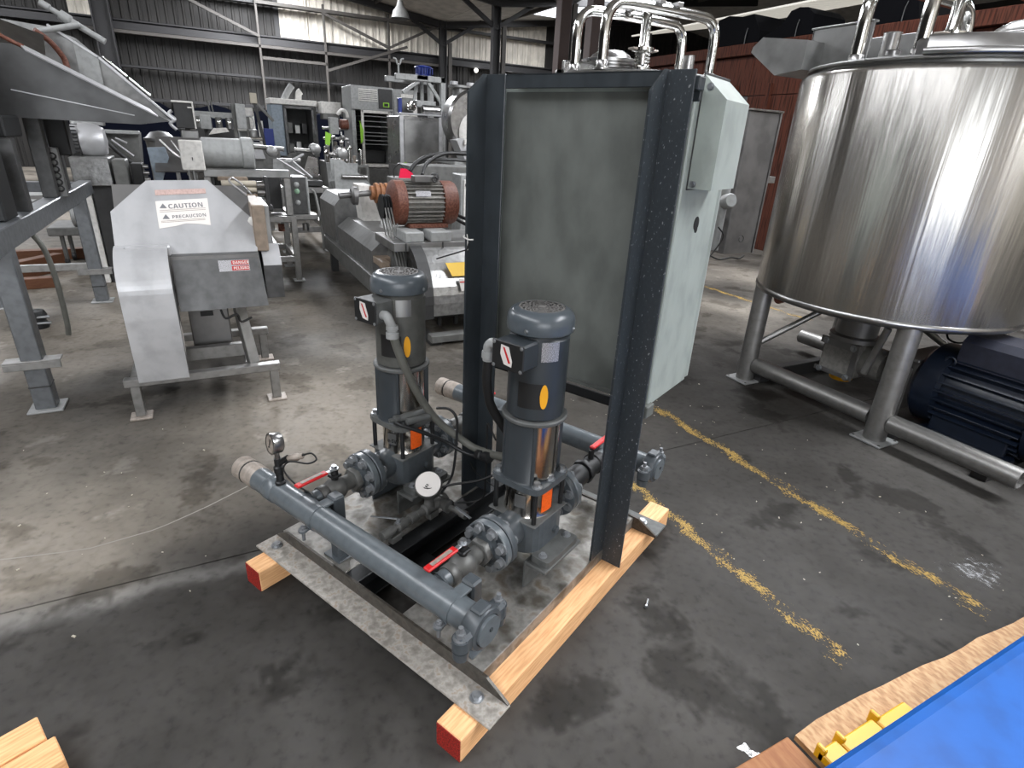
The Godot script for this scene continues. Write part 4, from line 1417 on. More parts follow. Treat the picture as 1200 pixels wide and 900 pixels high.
	k.bx(P(-0.20, 0.44, -0.46), P(0.24, 0.46, -0.32), 0.004)
	part(t, "coupling_guard", k, M.stainless_dirty)
	# blue motor
	var mo := Node3D.new()
	mo.name = "motor"
	t.add_child(mo, true)
	finned_motor(mo, P(0, 0.31, -0.44), Vector3.BACK, 0.25, 0.82, M.motor_blue, M.motor_blue, 30, "frame")
	k = mk()
	k.prism([-0.15, 0.50, 0.15, 0.50, 0.15, 0.63, 0.11, 0.67, -0.11, 0.67, -0.15, 0.63], Transform3D(Basis(), P(0, 0, -0.62)), 0.36)
	part(mo, "terminal_box", k, M.motor_dusty)
	for s in [-1.0, 1.0]:
		k = mk()
		k.bx(P(s * 0.24, 0.04, -0.58), P(s * 0.14, 0.09, -1.06), 0.008)
		k.bx(P(s * 0.2, 0.08, -0.62), P(s * 0.16, 0.22, -1.02), 0.008)
		part(mo, "motor_foot", k, M.motor_blue)
	k = mk()
	k.torus(P(-0.16, 0.50, -0.60), Vector3.LEFT, 0.026, 0.007, 20, 8)
	k.tube(P(-0.15, 0.45, -0.60), P(-0.16, 0.475, -0.60), 0.012, -1, 10)
	part(mo, "eye_bolt", k, M.motor_blue)
	for b in [-0.52, -1.02]:
		k = mk()
		k.bx(P(-0.40, 0.0, b + 0.04), P(0.40, 0.04, b - 0.04), 0.003)
		part(t, "motor_bearer", k, M.dark_grey)
	k = mk()
	k.lathe(P(0.15, 0.66, -0.62), Vector3(0.5, 0.02, -0.3), [0.0, 0.0, 0.055, 0.0, 0.06, 0.02, 0.06, 0.3, 0.0, 0.32], 20)
	part(t, "drain_pipe", k, M.white_paint, "white drain pipe")
	k = mk()
	k.lathe(P(-0.52, 0.655, 0.36), Vector3(1, 0, -0.3), [0.0, 0.0, 0.032, 0.0, 0.032, 0.02, 0.024, 0.022, 0.024, 0.04, 0.034, 0.042, 0.034, 0.065, 0.022, 0.07, 0.022, 0.18, 0.0, 0.18], 18)
	part(t, "side_fitting", k, M.rust_brown)
	k = mk()
	k.sweep([P(0.0, 0.68, -0.45), P(0.03, 0.58, -0.46), P(0.12, 0.55, -0.5), P(0.22, 0.60, -0.52), P(0.27, 0.70, -0.5)], 0.006, 6)
	k.sweep([P(0.27, 0.70, -0.52), P(0.26, 0.58, -0.52), P(0.23, 0.48, -0.54), P(0.22, 0.40, -0.6)], 0.003, 6)
	k.sweep([P(0.36, 0.72, -0.45), P(0.34, 0.6, -0.47), P(0.36, 0.48, -0.52), P(0.30, 0.40, -0.56)], 0.018, 8)
	part(t, "cable", k, M.black_rubber)
	return t

func back_hopper(t: Node3D) -> void:
	var up := Vector3.UP
	var k := mk()
	k.bx(P(-0.34, 2.056, 0.30), P(-0.328, 2.31, 0.70), 0.002)
	k.bx(P(-0.34, 2.056, 0.69), P(0.2, 2.31, 0.702), 0.002)
	k.bx(P(0.19, 2.056, 0.30), P(0.2, 2.31, 0.70), 0.002)
	k.bx(P(-0.35, 2.30, 0.30), P(-0.30, 2.31, 0.71), 0.002)
	part(t, "hopper", k, M.stainless_dull)
	k = mk()
	k.prism([0.60, 2.06, 0.60, 2.22, 0.95, 2.27, 1.02, 2.22, 1.03, 2.19, 0.80, 2.04], Transform3D(Basis(Vector3.FORWARD, up, Vector3.RIGHT), P(-0.50, 0, 0)), 0.34)
	part(t, "scoop", k, M.stainless_dull)

func kettles() -> void:
	kettle("large brushed steel kettle on four round legs at the right, blue motor beneath", KETTLE_AT, 0.0, 0.77)
	var d := kettle("second steel kettle, its bent chrome tubes and lid showing above the panel frame", P(3.08, 0, 4.0), 180.0, 0.62)
	# its narrow control box and side pipe
	org = d.transform.affine_inverse()
	var b := Node3D.new()
	b.name = "control_box"
	d.add_child(b, true)
	var k := mk()
	k.bx(P(4.38, 0.65, 4.0), P(4.76, 1.91, 4.3), 0.006)
	part(b, "case", k, M.stainless_dirty)
	k = mk()
	k.bx(P(4.36, 1.91, 3.98), P(4.785, 1.925, 4.32), 0.003)
	part(b, "rain_lip", k, M.stainless)
	k = mk()
	k.bx(P(4.755, 0.65, 3.985), P(4.775, 1.91, 4.31), 0.003)
	part(b, "door", k, M.stainless_dirty)
	k = mk()
	k.torus(P(4.58, 0.79, 3.998), Vector3.BACK, 0.03, 0.003, 16, 6)
	part(b, "latch_ring", k, M.dark_grey)
	k = mk()
	k.bx(P(3.7, 0.95, 4.08), P(4.4, 1.0, 4.14), 0.003)
	k.bx(P(3.7, 1.6, 4.08), P(4.4, 1.65, 4.14), 0.003)
	k.bx(P(4.75, 1.30, 4.10), P(5.0, 1.36, 4.18), 0.003)
	part(b, "arm", k, M.satin_leg)
	k = mk()
	k.tube(P(3.86, 1.36, 3.62), P(3.84, 0.78, 3.62), 0.035, -1, 16)
	k.lathe(P(3.84, 1.18, 3.60), Vector3(-0.2, 0.25, 1.0), [0.0, 0.0, 0.055, 0.0, 0.058, 0.01, 0.058, 0.08, 0.05, 0.09, 0.0, 0.09], 20)
	part(d, "side_pipe", k, M.pale_grey)
	k = mk()
	k.sweep([P(3.80, 0.98, 3.58), P(3.86, 0.90, 3.56), P(3.78, 0.78, 3.56), P(3.72, 0.72, 3.56)], 0.006, 6)
	k.sweep([P(3.76, 0.74, 3.56), P(3.86, 0.71, 3.55), P(4.0, 0.72, 3.56), P(4.12, 0.70, 3.58), P(4.2, 0.72, 3.6)], 0.007, 6)
	part(d, "cable", k, M.black_rubber)

# ---------- machine with the sloping guard, left of the pumps
func slicer() -> void:
	var a0 := -0.54
	var t := thing("slicing_machine", "stainless machine with sloping eight sided guard and CAUTION label, left of the skid", "machine", P(-0.15, 0, 3.9))
	var k := mk()
	var up := Vector3.UP
	# stand
	for b in [3.56, 4.30]:
		for a in [-0.51, 0.22]:
			k = mk()
			k.bx(P(a - 0.025, 0.012, b - 0.025), P(a + 0.025, 0.20, b + 0.025), 0.004)
			part(t, "leg", k, M.satin_leg)
			k = mk()
			k.box(P(a, 0.006, b), Vector3(0.11, 0.012, 0.11), 0.003)
			part(t, "foot_plate", k, M.coupling_pale)
		k = mk()
		k.bx(P(-0.56, 0.195, b - 0.03), P(0.26, 0.24, b + 0.03), 0.004)
		part(t, "rail", k, M.satin_leg)
	for a in [-0.50, 0.10]:
		k = mk()
		k.bx(P(a - 0.03, 0.20, 3.59), P(a + 0.03, 0.238, 4.27), 0.004)
		part(t, "rail", k, M.satin_leg)
	k = mk()
	k.bar(P(0.115, 0.23, 3.62), P(0.075, 0.62, 3.72), 0.06, 0.05)
	part(t, "upright", k, M.satin_leg)
	k = mk()
	k.bar(P(-0.45, 0.23, 4.2), P(-0.42, 0.8, 4.1), 0.06, 0.05)
	part(t, "upright", k, M.satin_leg)
	k = mk()
	k.bx(P(-0.40, 0.24, 3.74), P(0.09, 0.32, 3.79), 0.004)
	part(t, "cross_bar", k, M.satin_leg)
	k = mk()
	k.bx(P(-0.20, 0.24, 3.85), P(0.02, 0.62, 4.15), 0.006)
	part(t, "motor_cover", k, M.stainless_dirty)
	# body behind the guard
	k = mk()
	k.prism([3.62, 0.62, 3.62, 0.895, 3.68, 0.92, 3.95, 1.24, 4.30, 1.20, 4.35, 0.62], Transform3D(Basis(Vector3.FORWARD, up, Vector3.RIGHT), P(-0.46, 0, 0)), 0.68)
	part(t, "body", k, M.stainless_dirty)
	# lower front panel, leaning a little
	k = mk()
	k.plate([P(-0.22, 0.60, 3.56), P(0.238, 0.60, 3.56), P(0.222, 0.905, 3.63), P(-0.22, 0.905, 3.63)], 0.006)
	part(t, "front_panel", k, M.steel_shade)
	# sloping guard
	var ys := Vector3(0, 0.779, -0.627)
	var zs := Vector3(0, 0.627, 0.779)
	var gx := Transform3D(Basis(Vector3.RIGHT, ys, zs), P(-0.125, 0.9, 3.65))
	k = mk()
	k.prism([-0.348, -0.01, -0.35, 0.266, -0.165, 0.462, 0.142, 0.469, 0.365, 0.190, 0.345, 0.0], gx, 0.008)
	part(t, "sloping_guard", k, M.aluminium)
	var g2 := Transform3D(gx.basis, gx * Vector3(0, 0, 0.0085))
	k = mk()
	k.prism([-0.135, 0.328, 0.127, 0.348, 0.124, 0.172, 0.072, 0.182, 0.0, 0.188, -0.05, 0.172, -0.133, 0.157], g2, 0.001)
	var lab := part(t, "caution_label", k, M.white_label, "white label reading CAUTION and PRECAUCION")
	k = mk()
	k.prism([-0.130, 0.366, 0.124, 0.380, 0.124, 0.412, -0.130, 0.400], g2, 0.001)
	part(t, "worn_label", k, M.worn_red, "worn red strip label")
	var tilt := Basis(Vector3(0, 0, 1), 0.07)
	for q in [["CAUTION", 0.012, 0.300, 0.030, 30], ["PRECAUCION", 0.022, 0.234, 0.0205, 26]]:
		words(lab, q[0], Transform3D(g2.basis * tilt, g2 * Vector3(q[1], q[2], 0.0012)), q[3], M.grey_print)
	for q in [[-0.10, 0.296], [-0.093, 0.228]]:
		k = mk()
		k.prism([-0.018, -0.012, 0.018, -0.012, 0.0, 0.018], Transform3D(g2.basis, g2 * Vector3(q[0], q[1], 0.001)), 0.0008)
		part(lab, "warning_triangle", k, M.grey_print)
	k = mk()
	for q in [[-0.12, 0.272, 0.23], [-0.12, 0.262, 0.23], [-0.12, 0.205, 0.22], [-0.12, 0.197, 0.22]]:
		k.box(g2 * Vector3(q[0] + q[2] / 2, q[1] + 0.005, 0.0012), Vector3(q[2], 0.003, 0.0004), 0.0, g2.basis * tilt)
	part(lab, "small_print", k, M.coupling_pale)
	# red and white sticker on the front panel
	k = mk()
	var pn := Vector3(0, 0.22, 0.975).normalized()
	var px := Basis(Vector3.RIGHT, pn.cross(Vector3.RIGHT), pn)
	var so := P(0.085, 0.835, 3.6055)
	k.box(so, Vector3(0.16, 0.062, 0.001), 0.0, px)
	var st := part(t, "sticker", k, M.plate_print)
	k = mk()
	k.box(so + px * Vector3(0.032, 0.016, 0.0008), Vector3(0.09, 0.024, 0.001), 0.0, px)
	k.box(so + px * Vector3(0.032, -0.015, 0.0008), Vector3(0.09, 0.024, 0.001), 0.0, px)
	part(st, "red_field", k, M.red_print)
	words(st, "DANGER", Transform3D(px, so + px * Vector3(0.036, 0.016, 0.002)), 0.016, M.white_label)
	words(st, "PELIGRO", Transform3D(px, so + px * Vector3(0.036, -0.015, 0.002)), 0.015, M.white_label)
	# discharge chute, rolled over at the top
	k = mk()
	var pr := []
	for i in 15:
		var g := PI * 0.5 * i / 14.0
		pr.append([3.66 - 0.215 * sin(g), 0.735 + 0.22 * cos(g)])
	pr.append_array([[3.445, 0.60], [3.45, 0.42], [3.46, 0.245]])
	var pl := []
	for q in pr:
		pl.append_array([q[0], q[1]])
	for i in pr.size():
		var q: Array = pr[pr.size() - 1 - i]
		pl.append_array([q[0] + 0.006, q[1] - 0.006])
	k.prism(pl, Transform3D(Basis(Vector3.FORWARD, up, Vector3.RIGHT), P(-0.475, 0, 0)), 0.245)
	part(t, "chute_cover", k, M.aluminium)
	k = mk()
	k.bx(P(-0.43, 0.90, 3.60), P(-0.215, 0.960, 3.66), 0.01)
	part(t, "chute_tab", k, M.aluminium)
	for a in [-0.475, -0.236]:
		k = mk()
		k.prism([3.60, 0.93, 3.55, 0.91, 3.50, 0.87, 3.47, 0.82, 3.455, 0.75, 3.45, 0.60, 3.46, 0.26, 3.56, 0.27, 3.63, 0.50, 3.64, 0.90], Transform3D(Basis(Vector3.FORWARD, up, Vector3.RIGHT), P(a, 0, 0)), 0.005)
		part(t, "chute_side", k, M.stainless_dirty)
	k = mk()
	k.prism([3.52, 0.36, 3.52, 0.50, 3.56, 0.55, 3.59, 0.44], Transform3D(Basis(Vector3.FORWARD, up, Vector3.RIGHT), P(-0.2305, 0, 0)), 0.001)
	part(t, "side_label", k, M.white_label)
	# drive boxes on the right end
	k = mk()
	k.bx(P(0.215, 0.90, 3.66), P(0.285, 1.16, 4.2), 0.006)
	part(t, "drive_cover", k, M.tan)
	k = mk()
	k.bx(P(0.285, 0.90, 3.72), P(0.315, 1.15, 4.2), 0.004)
	part(t, "drive_side", k, M.stainless_dull)
	k = mk()
	k.prism([3.62, 0.63, 3.62, 0.82, 3.72, 0.93, 4.1, 0.93, 4.1, 0.63], Transform3D(Basis(Vector3.FORWARD, up, Vector3.RIGHT), P(0.24, 0, 0)), 0.10)
	part(t, "belt_cover", k, M.steel_shade)
	k = mk()
	k.plate([P(0.242, 0.824, 3.612), P(0.342, 0.824, 3.612), P(0.342, 0.934, 3.712), P(0.242, 0.934, 3.712)], 0.006)
	part(t, "belt_cover_top", k, M.aluminium)
	k = mk()
	k.lathe(P(0.15, 0.66, 3.86), Vector3.RIGHT, [0.0, 0.0, 0.07, 0.0, 0.075, 0.01, 0.075, 0.14, 0.0, 0.15], 24)
	part(t, "roller", k, M.black_rubber)
	k = mk()
	k.sweep([P(0.21, 1.20, 3.80), P(0.16, 1.24, 3.86), P(0.13, 1.27, 3.9), P(0.15, 1.285, 3.92), P(0.20, 1.25, 3.88), P(0.24, 1.20, 3.84)], 0.006, 6)
	part(t, "guard_handle", k, M.stainless)
	k = mk()
	k.lathe(P(0.225, 1.06, 3.72), zs, [0.0, 0.0, 0.03, 0.0, 0.034, 0.01, 0.02, 0.03, 0.0, 0.032], 7)
	part(t, "hand_screw", k, M.white_paint)
	k = mk()
	k.sweep([P(-0.02, 0.58, 3.62), P(0.0, 0.53, 3.60), P(0.06, 0.55, 3.60), P(0.08, 0.50, 3.61), P(0.14, 0.52, 3.62)], 0.007, 6)
	part(t, "cable", k, M.black_rubber)
	k = mk()
	k.box(P(-0.10, 0.50, 3.845), Vector3(0.07, 0.03, 0.005), 0.002)
	part(t, "cover_handle", k, M.black_print)

func words(p: Node, s: String, tf: Transform3D, h: float, m: Material, depth := 0.0006) -> void:
	var x := TextMesh.new()
	var f := SystemFont.new()
	f.font_names = PackedStringArray(["Droid Sans"])
	f.font_weight = 700
	x.font = f
	x.text = s
	x.font_size = 48
	x.pixel_size = h / 36.0
	x.depth = depth
	x.curve_step = 3.0
	var o := MeshInstance3D.new()
	o.name = "lettering"
	o.mesh = x
	o.material_override = m
	o.transform = org * tf
	p.add_child(o, true)

# ---------- frame with the sloping trough at the far left
func feeder() -> void:
	var t := thing("trough_conveyor", "tall steel conveyor frame with a sloping stainless trough at the left edge", "conveyor", P(-1.3, 0, 5.0))
	var up := Vector3.UP
	var k := mk()
	for q in [[-1.0, 3.88], [-1.0, 6.33], [-1.75, 3.88], [-1.75, 6.33]]:
		var l := Node3D.new()
		l.name = "leg"
		t.add_child(l, true)
		k = mk()
		k.bar(P(q[0], 0.01, q[1]), P(q[0], 0.93, q[1]), 0.10, 0.10, 0.006)
		part(l, "post", k, M.frame_steel)
		k = mk()
		k.box(P(q[0], 0.006, q[1]), Vector3(0.17, 0.012, 0.17), 0.003)
		part(l, "foot_plate", k, M.pale_grey)
		k = mk()
		k.bx(P(q[0] - 0.13, 0.30, q[1] - 0.065), P(q[0] + 0.13, 0.312, q[1] + 0.02), 0.002)
		k.bx(P(q[0] - 0.13, 0.262, q[1] - 0.065), P(q[0] + 0.13, 0.30, q[1] - 0.052), 0.002)
		part(l, "ledge", k, M.satin_leg)
		k = mk()
		k.box(P(q[0], 0.15, q[1]), Vector3(0.104, 0.012, 0.104), 0.003)
		part(l, "sleeve_joint", k, M.dark_grey)
	for a in [-1.0, -1.75]:
		k = mk()
		k.bx(P(a - 0.05, 0.91, 3.2), P(a + 0.05, 1.03, 6.85), 0.006)
		part(t, "long_beam", k, M.frame_steel)
	for b in [3.3, 5.0, 6.75]:
		k = mk()
		k.bx(P(-1.7, 0.92, b - 0.04), P(-1.05, 1.02, b + 0.04), 0.004)
		part(t, "cross_beam", k, M.frame_steel)
	k = mk()
	k.bx(P(-1.72, 0.30, 6.30), P(-1.0, 0.36, 6.36), 0.004)
	part(t, "low_rail", k, M.satin_leg)
	for b in [4.2, 4.6, 5.1, 5.6]:
		k = mk()
		k.bx(P(-1.7, 1.02, b - 0.12), P(-1.06, 1.028, b + 0.12), 0.002)
		part(t, "tread_plate", k, M.stainless_dull)
	# uprights that carry the trough
	for q in [[-1.0, 4.55, 1.44, 0.07], [-1.0, 5.35, 1.62, 0.09], [-1.02, 5.95, 1.58, 0.09], [-1.7, 4.55, 1.6, 0.08], [-1.7, 5.95, 1.6, 0.08]]:
		k = mk()
		k.bx(P(q[0] - q[3] / 2, 1.03, q[1] - 0.04), P(q[0] + q[3] / 2, q[2], q[1] + 0.04), 0.004)
		part(t, "upright", k, M.steel_shade)
	k = mk()
	k.bx(P(-1.02, 1.02, 5.46), P(-0.92, 1.36, 5.52), 0.004)
	part(t, "bracket", k, M.stainless_dull)
	for i in 6:
		k = mk()
		k.torus(P(-0.955, 1.08 + i * 0.045, 5.455), Vector3(0.2, 0.35, 1), 0.02, 0.006, 14, 6)
		part(t, "coil", k, M.dark_grey)
	# black spring stack at the near end
	k = mk()
	k.bx(P(-1.15, 1.03, 4.05), P(-0.98, 1.38, 4.3), 0.01)
	part(t, "spring_box", k, M.black_iron)
	for i in 8:
		k = mk()
		k.torus(P(-1.05, 1.07 + i * 0.038, 4.04), Vector3(0.15, 0.4, 1), 0.032, 0.006, 16, 6)
		part(t, "coil", k, M.bolt_dark)
	k = mk()
	k.bx(P(-1.25, 1.40, 4.2), P(-1.05, 1.60, 4.35), 0.01)
	part(t, "junction_box", k, M.stainless_dull)
	k = mk()
	for i in 4:
		k.tube(P(-1.05, 1.43 + i * 0.04, 4.18), P(-1.02, 1.42 + i * 0.04, 4.14), 0.015, -1, 10)
	part(t, "cable_gland", k, M.pale_grey)
	k = mk()
	k.bx(P(-1.9, 1.10, 4.7), P(-1.15, 1.55, 4.76), 0.004)
	part(t, "splash_plate", k, M.stainless_dirty)
	k = mk()
	k.bx(P(-0.99, 1.30, 5.62), P(-0.86, 1.58, 5.8), 0.01)
	part(t, "black_housing", k, M.black_iron)
	# trough: near and far sides that taper to the mouth, floor and rolled rims
	var tr := Node3D.new()
	tr.name = "trough"
	t.add_child(tr, true)
	k = mk()
	k.plate([P(-0.99, 1.55, 5.0), P(-0.34, 1.545, 5.0), P(-0.155, 1.575, 5.0), P(-0.275, 1.635, 5.0), P(-0.89, 1.965, 5.0), P(-1.15, 1.97, 5.0), P(-1.15, 1.56, 5.0)], 0.008)
	part(tr, "near_side", k, M.trough_steel)
	k = mk()
	k.plate([P(-1.15, 1.56, 6.0), P(-0.40, 1.55, 6.0), P(-0.18, 1.585, 6.0), P(-0.58, 1.99, 6.0), P(-0.72, 2.12, 6.0), P(-0.88, 2.18, 6.0), P(-1.15, 2.2, 6.0)], 0.008)
	part(tr, "far_side", k, M.steel_mid)
	k = mk()
	k.plate([P(-1.15, 1.56, 5.0), P(-1.15, 1.56, 6.0), P(-0.36, 1.55, 6.0), P(-0.36, 1.55, 5.0)], 0.008)
	part(tr, "floor_plate", k, M.stainless_dull)
	k = mk()
	k.plate([P(-0.36, 1.55, 5.0), P(-0.36, 1.55, 6.0), P(-0.17, 1.58, 6.0), P(-0.155, 1.576, 5.0)], 0.008)
	part(tr, "mouth_plate", k, M.stainless_dull)
	k = mk()
	k.plate([P(-0.90, 1.972, 5.0), P(-0.27, 1.638, 5.0), P(-0.22, 1.60, 4.94), P(-0.87, 1.925, 4.94)], 0.008)
	part(tr, "rim", k, M.aluminium)
	k = mk()
	k.bar(P(-0.60, 2.005, 6.0), P(-0.15, 1.58, 6.0), 0.05, 0.02, 0.004)
	k.bar(P(-0.88, 2.19, 6.0), P(-0.60, 2.005, 6.0), 0.07, 0.02, 0.004)
	part(tr, "rim", k, M.aluminium)
	k = mk()
	k.bar(P(-1.0, 1.71, 4.993), P(-0.36, 1.60, 4.993), 0.006, 0.007, 0.002)
	part(tr, "fold_line", k, M.aluminium)
	k = mk()
	k.plate([P(-0.74, 1.72, 5.97), P(-0.60, 1.70, 5.97), P(-0.60, 1.99, 5.97), P(-0.74, 2.10, 5.97)], 0.006)
	part(tr, "liner", k, M.pale_grey)
	for q in [[0.0, 0.5], [0.55, 1.0]]:
		k = mk()
		var p0 := P(-0.58, 2.02, 6.06)
		var p1 := P(-0.30, 1.76, 6.06)
		k.tube(p0.lerp(p1, q[0]), p0.lerp(p1, q[1]), 0.008, -1, 8)
		part(tr, "hand_rail", k, M.chrome)
	k = mk()
	k.plate([P(-1.15, 1.95, 5.05), P(-0.90, 1.93, 5.05), P(-0.83, 1.90, 5.3), P(-0.84, 2.12, 5.6), P(-1.15, 2.22, 5.4)], 0.008)
	part(tr, "inner_hood", k, M.stainless)
	k = mk()
	k.sweep([P(-1.2, 2.2, 5.0), P(-1.0, 2.02, 5.0), P(-0.88, 1.955, 4.99)], 0.012, 8)
	part(tr, "seal", k, M.rust_brown)
	k = mk()
	k.sweep([P(-0.92, 2.12, 5.7), P(-0.85, 2.06, 5.75), P(-0.80, 1.97, 5.8), P(-0.79, 1.90, 5.8)], 0.02, 8)
	part(tr, "seal", k, M.rust_brown)
	k = mk()
	k.lathe(P(-0.88, 2.32, 5.9), Vector3(0.5, -0.3, 0.05), [0.0, 0.0, 0.025, 0.0, 0.025, 0.06, 0.018, 0.065, 0.018, 0.12, 0.035, 0.125, 0.035, 0.19, 0.022, 0.2, 0.022, 0.42, 0.0, 0.42], 16)
	k.tube(P(-0.95, 2.12, 5.85), P(-0.66, 2.20, 5.85), 0.02, -1, 12)
	part(tr, "pull_rod", k, M.pale_grey)
	# rounded gear cover at the picture's edge
	k = mk()
	k.lathe(P(-1.25, 1.78, 4.6), Vector3(0.15, 0, 1), [0.0, 0.0, 0.16, 0.0, 0.20, 0.03, 0.20, 0.4, 0.0, 0.4], 28)
	part(t, "round_cover", k, M.stainless)
	k = mk()
	k.bx(P(-1.3, 1.44, 4.6), P(-1.0, 1.56, 5.0), 0.01)
	part(t, "dark_tray", k, M.black_iron)
	k = mk()
	k.sweep([P(-1.03, 0.92, 4.6), P(-0.96, 0.80, 4.55), P(-0.93, 0.60, 4.5), P(-0.93, 0.34, 4.48), P(-0.94, 0.25, 4.48)], 0.016, 8)
	part(t, "drain_hose", k, M.grey_hose)

# ---------- grinder with the rusty motor, behind the left pump
func grinder() -> void:
	var t := thing("belt_drive_grinder", "grey grinder with rust brown finned motor and drive belts, behind the left pump", "machine", P(1.7, 0, 5.0))
	var up := Vector3.UP
	var k := mk()
	for a in [1.22, 2.25]:
		k = mk()
		k.bx(P(a, 0.22, 4.45), P(a + 0.09, 0.40, 7.4), 0.004)
		k.bx(P(a - 0.03, 0.39, 4.45), P(a + 0.12, 0.41, 7.4), 0.003)
		part(t, "side_beam", k, M.mid_grey)
	for q in [[1.27, 4.6], [2.30, 4.6], [1.27, 7.1], [2.30, 7.1]]:
		k = mk()
		k.bx(P(q[0] - 0.04, 0.0, q[1] - 0.04), P(q[0] + 0.04, 0.23, q[1] + 0.04), 0.004)
		part(t, "leg", k, M.dark_grey)
	k = mk()
	k.bx(P(1.45, 0.03, 4.12), P(2.38, 0.09, 4.22), 0.004)
	part(t, "front_sill", k, M.mid_grey)
	for a in [1.5, 2.3]:
		k = mk()
		k.bx(P(a - 0.05, 0.0, 4.15), P(a + 0.05, 0.03, 4.8), 0.004)
		part(t, "skid_foot", k, M.dark_grey)
	k = mk()
	k.bx(P(1.45, 0.17, 4.35), P(1.78, 0.21, 4.45), 0.004)
	k.bx(P(1.60, 0.09, 4.38), P(1.63, 0.18, 4.42), 0.002)
	k.bx(P(1.75, 0.09, 4.38), P(1.78, 0.18, 4.42), 0.002)
	part(t, "step_bracket", k, M.black_iron)
	# pedestal with a bevelled top
	k = mk()
	k.prism([1.24, 0.40, 1.24, 0.60, 1.36, 0.70, 1.80, 0.70, 1.80, 0.40], Transform3D(Basis(), P(0, 0, 6.6)), 1.5)
	part(t, "pedestal", k, M.steel_mid)
	k = mk()
	k.bx(P(1.38, 0.40, 4.95), P(1.52, 0.70, 5.1), 0.004)
	part(t, "pedestal_end", k, M.mid_grey)
	k = mk()
	k.prism([1.24, 0.38, 1.24, 0.80, 1.32, 0.90, 1.75, 0.90, 1.75, 0.38], Transform3D(Basis(), P(0, 0, 7.6)), 0.9)
	part(t, "pedestal", k, M.steel_mid)
	k = mk()
	k.plate([P(1.46, 0.62, 6.4), P(1.66, 0.62, 6.4), P(1.54, 1.06, 6.4), P(1.42, 1.06, 6.4)], 0.28)
	part(t, "white_block", k, M.white_paint)
	# rust brown gear housing with shaft
	k = mk()
	k.lathe(P(1.50, 1.0, 6.1), Vector3.RIGHT, [0.0, 0.0, 0.07, 0.0, 0.07, 0.04, 0.10, 0.045, 0.10, 0.07, 0.085, 0.075, 0.085, 0.09, 0.10, 0.095, 0.10, 0.12, 0.085, 0.125, 0.085, 0.14, 0.10, 0.145, 0.10, 0.17, 0.085, 0.175, 0.085, 0.19, 0.11, 0.2, 0.13, 0.24, 0.0, 0.25], 24)
	part(t, "gear_housing", k, M.rust_ochre)
	k = mk()
	k.tube(P(1.18, 0.97, 6.1), P(1.52, 1.0, 6.1), 0.03, -1, 14)
	k.lathe(P(1.30, 0.97, 6.1), Vector3.RIGHT, [0.0, 0.0, 0.07, 0.0, 0.09, 0.02, 0.09, 0.06, 0.0, 0.07], 20)
	part(t, "shaft", k, M.stainless_dirty)
	# motor
	var mo := Node3D.new()
	mo.name = "motor"
	t.add_child(mo, true)
	finned_motor(mo, P(1.37, 1.03, 4.95), Vector3.RIGHT, 0.185, 0.58, M.fin_metal, M.rust_brown, 30, "frame")
	k = mk()
	k.bx(P(1.55, 1.205, 4.80), P(1.74, 1.26, 4.90), 0.006)
	part(mo, "terminal_box", k, M.stainless_dirty)
	k = mk()
	k.lathe(P(1.78, 1.22, 4.95), up, [0.0, 0.0, 0.035, 0.0, 0.04, 0.02, 0.03, 0.05, 0.0, 0.06], 12)
	k.torus(P(1.72, 1.235, 4.78), Vector3.BACK, 0.02, 0.008, 14, 6)
	part(mo, "fitting", k, M.dark_grey)
	k = mk()
	k.box(P(1.62, 1.12, 4.782), Vector3(0.13, 0.05, 0.002), 0.0, Basis(Vector3.RIGHT, -0.55))
	part(mo, "rating_plate", k, M.plate_print)
	k = mk()
	k.bx(P(1.5, 0.835, 4.8), P(1.85, 0.87, 5.1), 0.004)
	part(mo, "motor_foot", k, M.rust_brown)
	for q in [[1.40, 1.56], [1.62, 1.80]]:
		k = mk()
		k.bx(P(q[0], 0.75, 4.6), P(q[1], 0.835, 4.95), 0.008)
		part(t, "slide_block", k, M.pale_grey)
	k = mk()
	k.bx(P(1.3, 0.68, 4.6), P(2.3, 0.75, 5.2), 0.004)
	part(t, "motor_table", k, M.stainless_dull)
	for a in [1.40, 1.72, 2.0]:
		k = mk()
		k.bx(P(a, 0.68, 4.585), P(a + 0.004, 0.75, 4.6), 0.0)
		part(t, "table_seam", k, M.dark_grey)
	# pulleys and belts
	for q in [[1.0, 1.3, 0.10], [0.36, 1.42, 0.10]]:
		k = mk()
		var pr := [0.0, 0.0]
		for i in 4:
			pr.append_array([q[2], i * 0.025, q[2] - 0.018, i * 0.025 + 0.012, q[2], i * 0.025 + 0.02])
		pr.append_array([0.0, 0.1])
		k.lathe(P(q[1], q[0], 4.95), Vector3.RIGHT, pr, 28)
		part(t, "pulley", k, M.black_iron)
	for i in 4:
		k = mk()
		var aa := 1.31 + i * 0.025
		for b in [4.86, 5.04]:
			k.bar(P(aa, 1.0, b), P(aa + 0.12, 0.36, b), 0.012, 0.008, 0.001, Vector3.BACK)
		part(t, "drive_belt", k, M.belt_grey)
	k = mk()
	k.bx(P(1.25, 0.5, 4.8), P(1.32, 0.56, 5.4), 0.004)
	k.bx(P(1.30, 0.44, 5.0), P(1.42, 0.56, 5.3), 0.01)
	part(t, "tensioner", k, M.tan)
	# housing wrapped in bright sheet, dark arched end plate
	k = mk()
	var arch := []
	for i in 11:
		var g := PI / 2 * i / 10
		arch.append_array([4.78 - 0.48 * sin(g), 0.30 + 0.44 * cos(g)])
	var body := arch.duplicate()
	body.append_array([4.30, 0.20, 5.3, 0.20, 5.3, 0.74])
	k.prism(body, Transform3D(Basis(Vector3.FORWARD, up, Vector3.RIGHT), P(1.52, 0, 0)), 0.86)
	part(t, "rolled_housing", k, M.wrap_sheet)
	k = mk()
	var ep := []
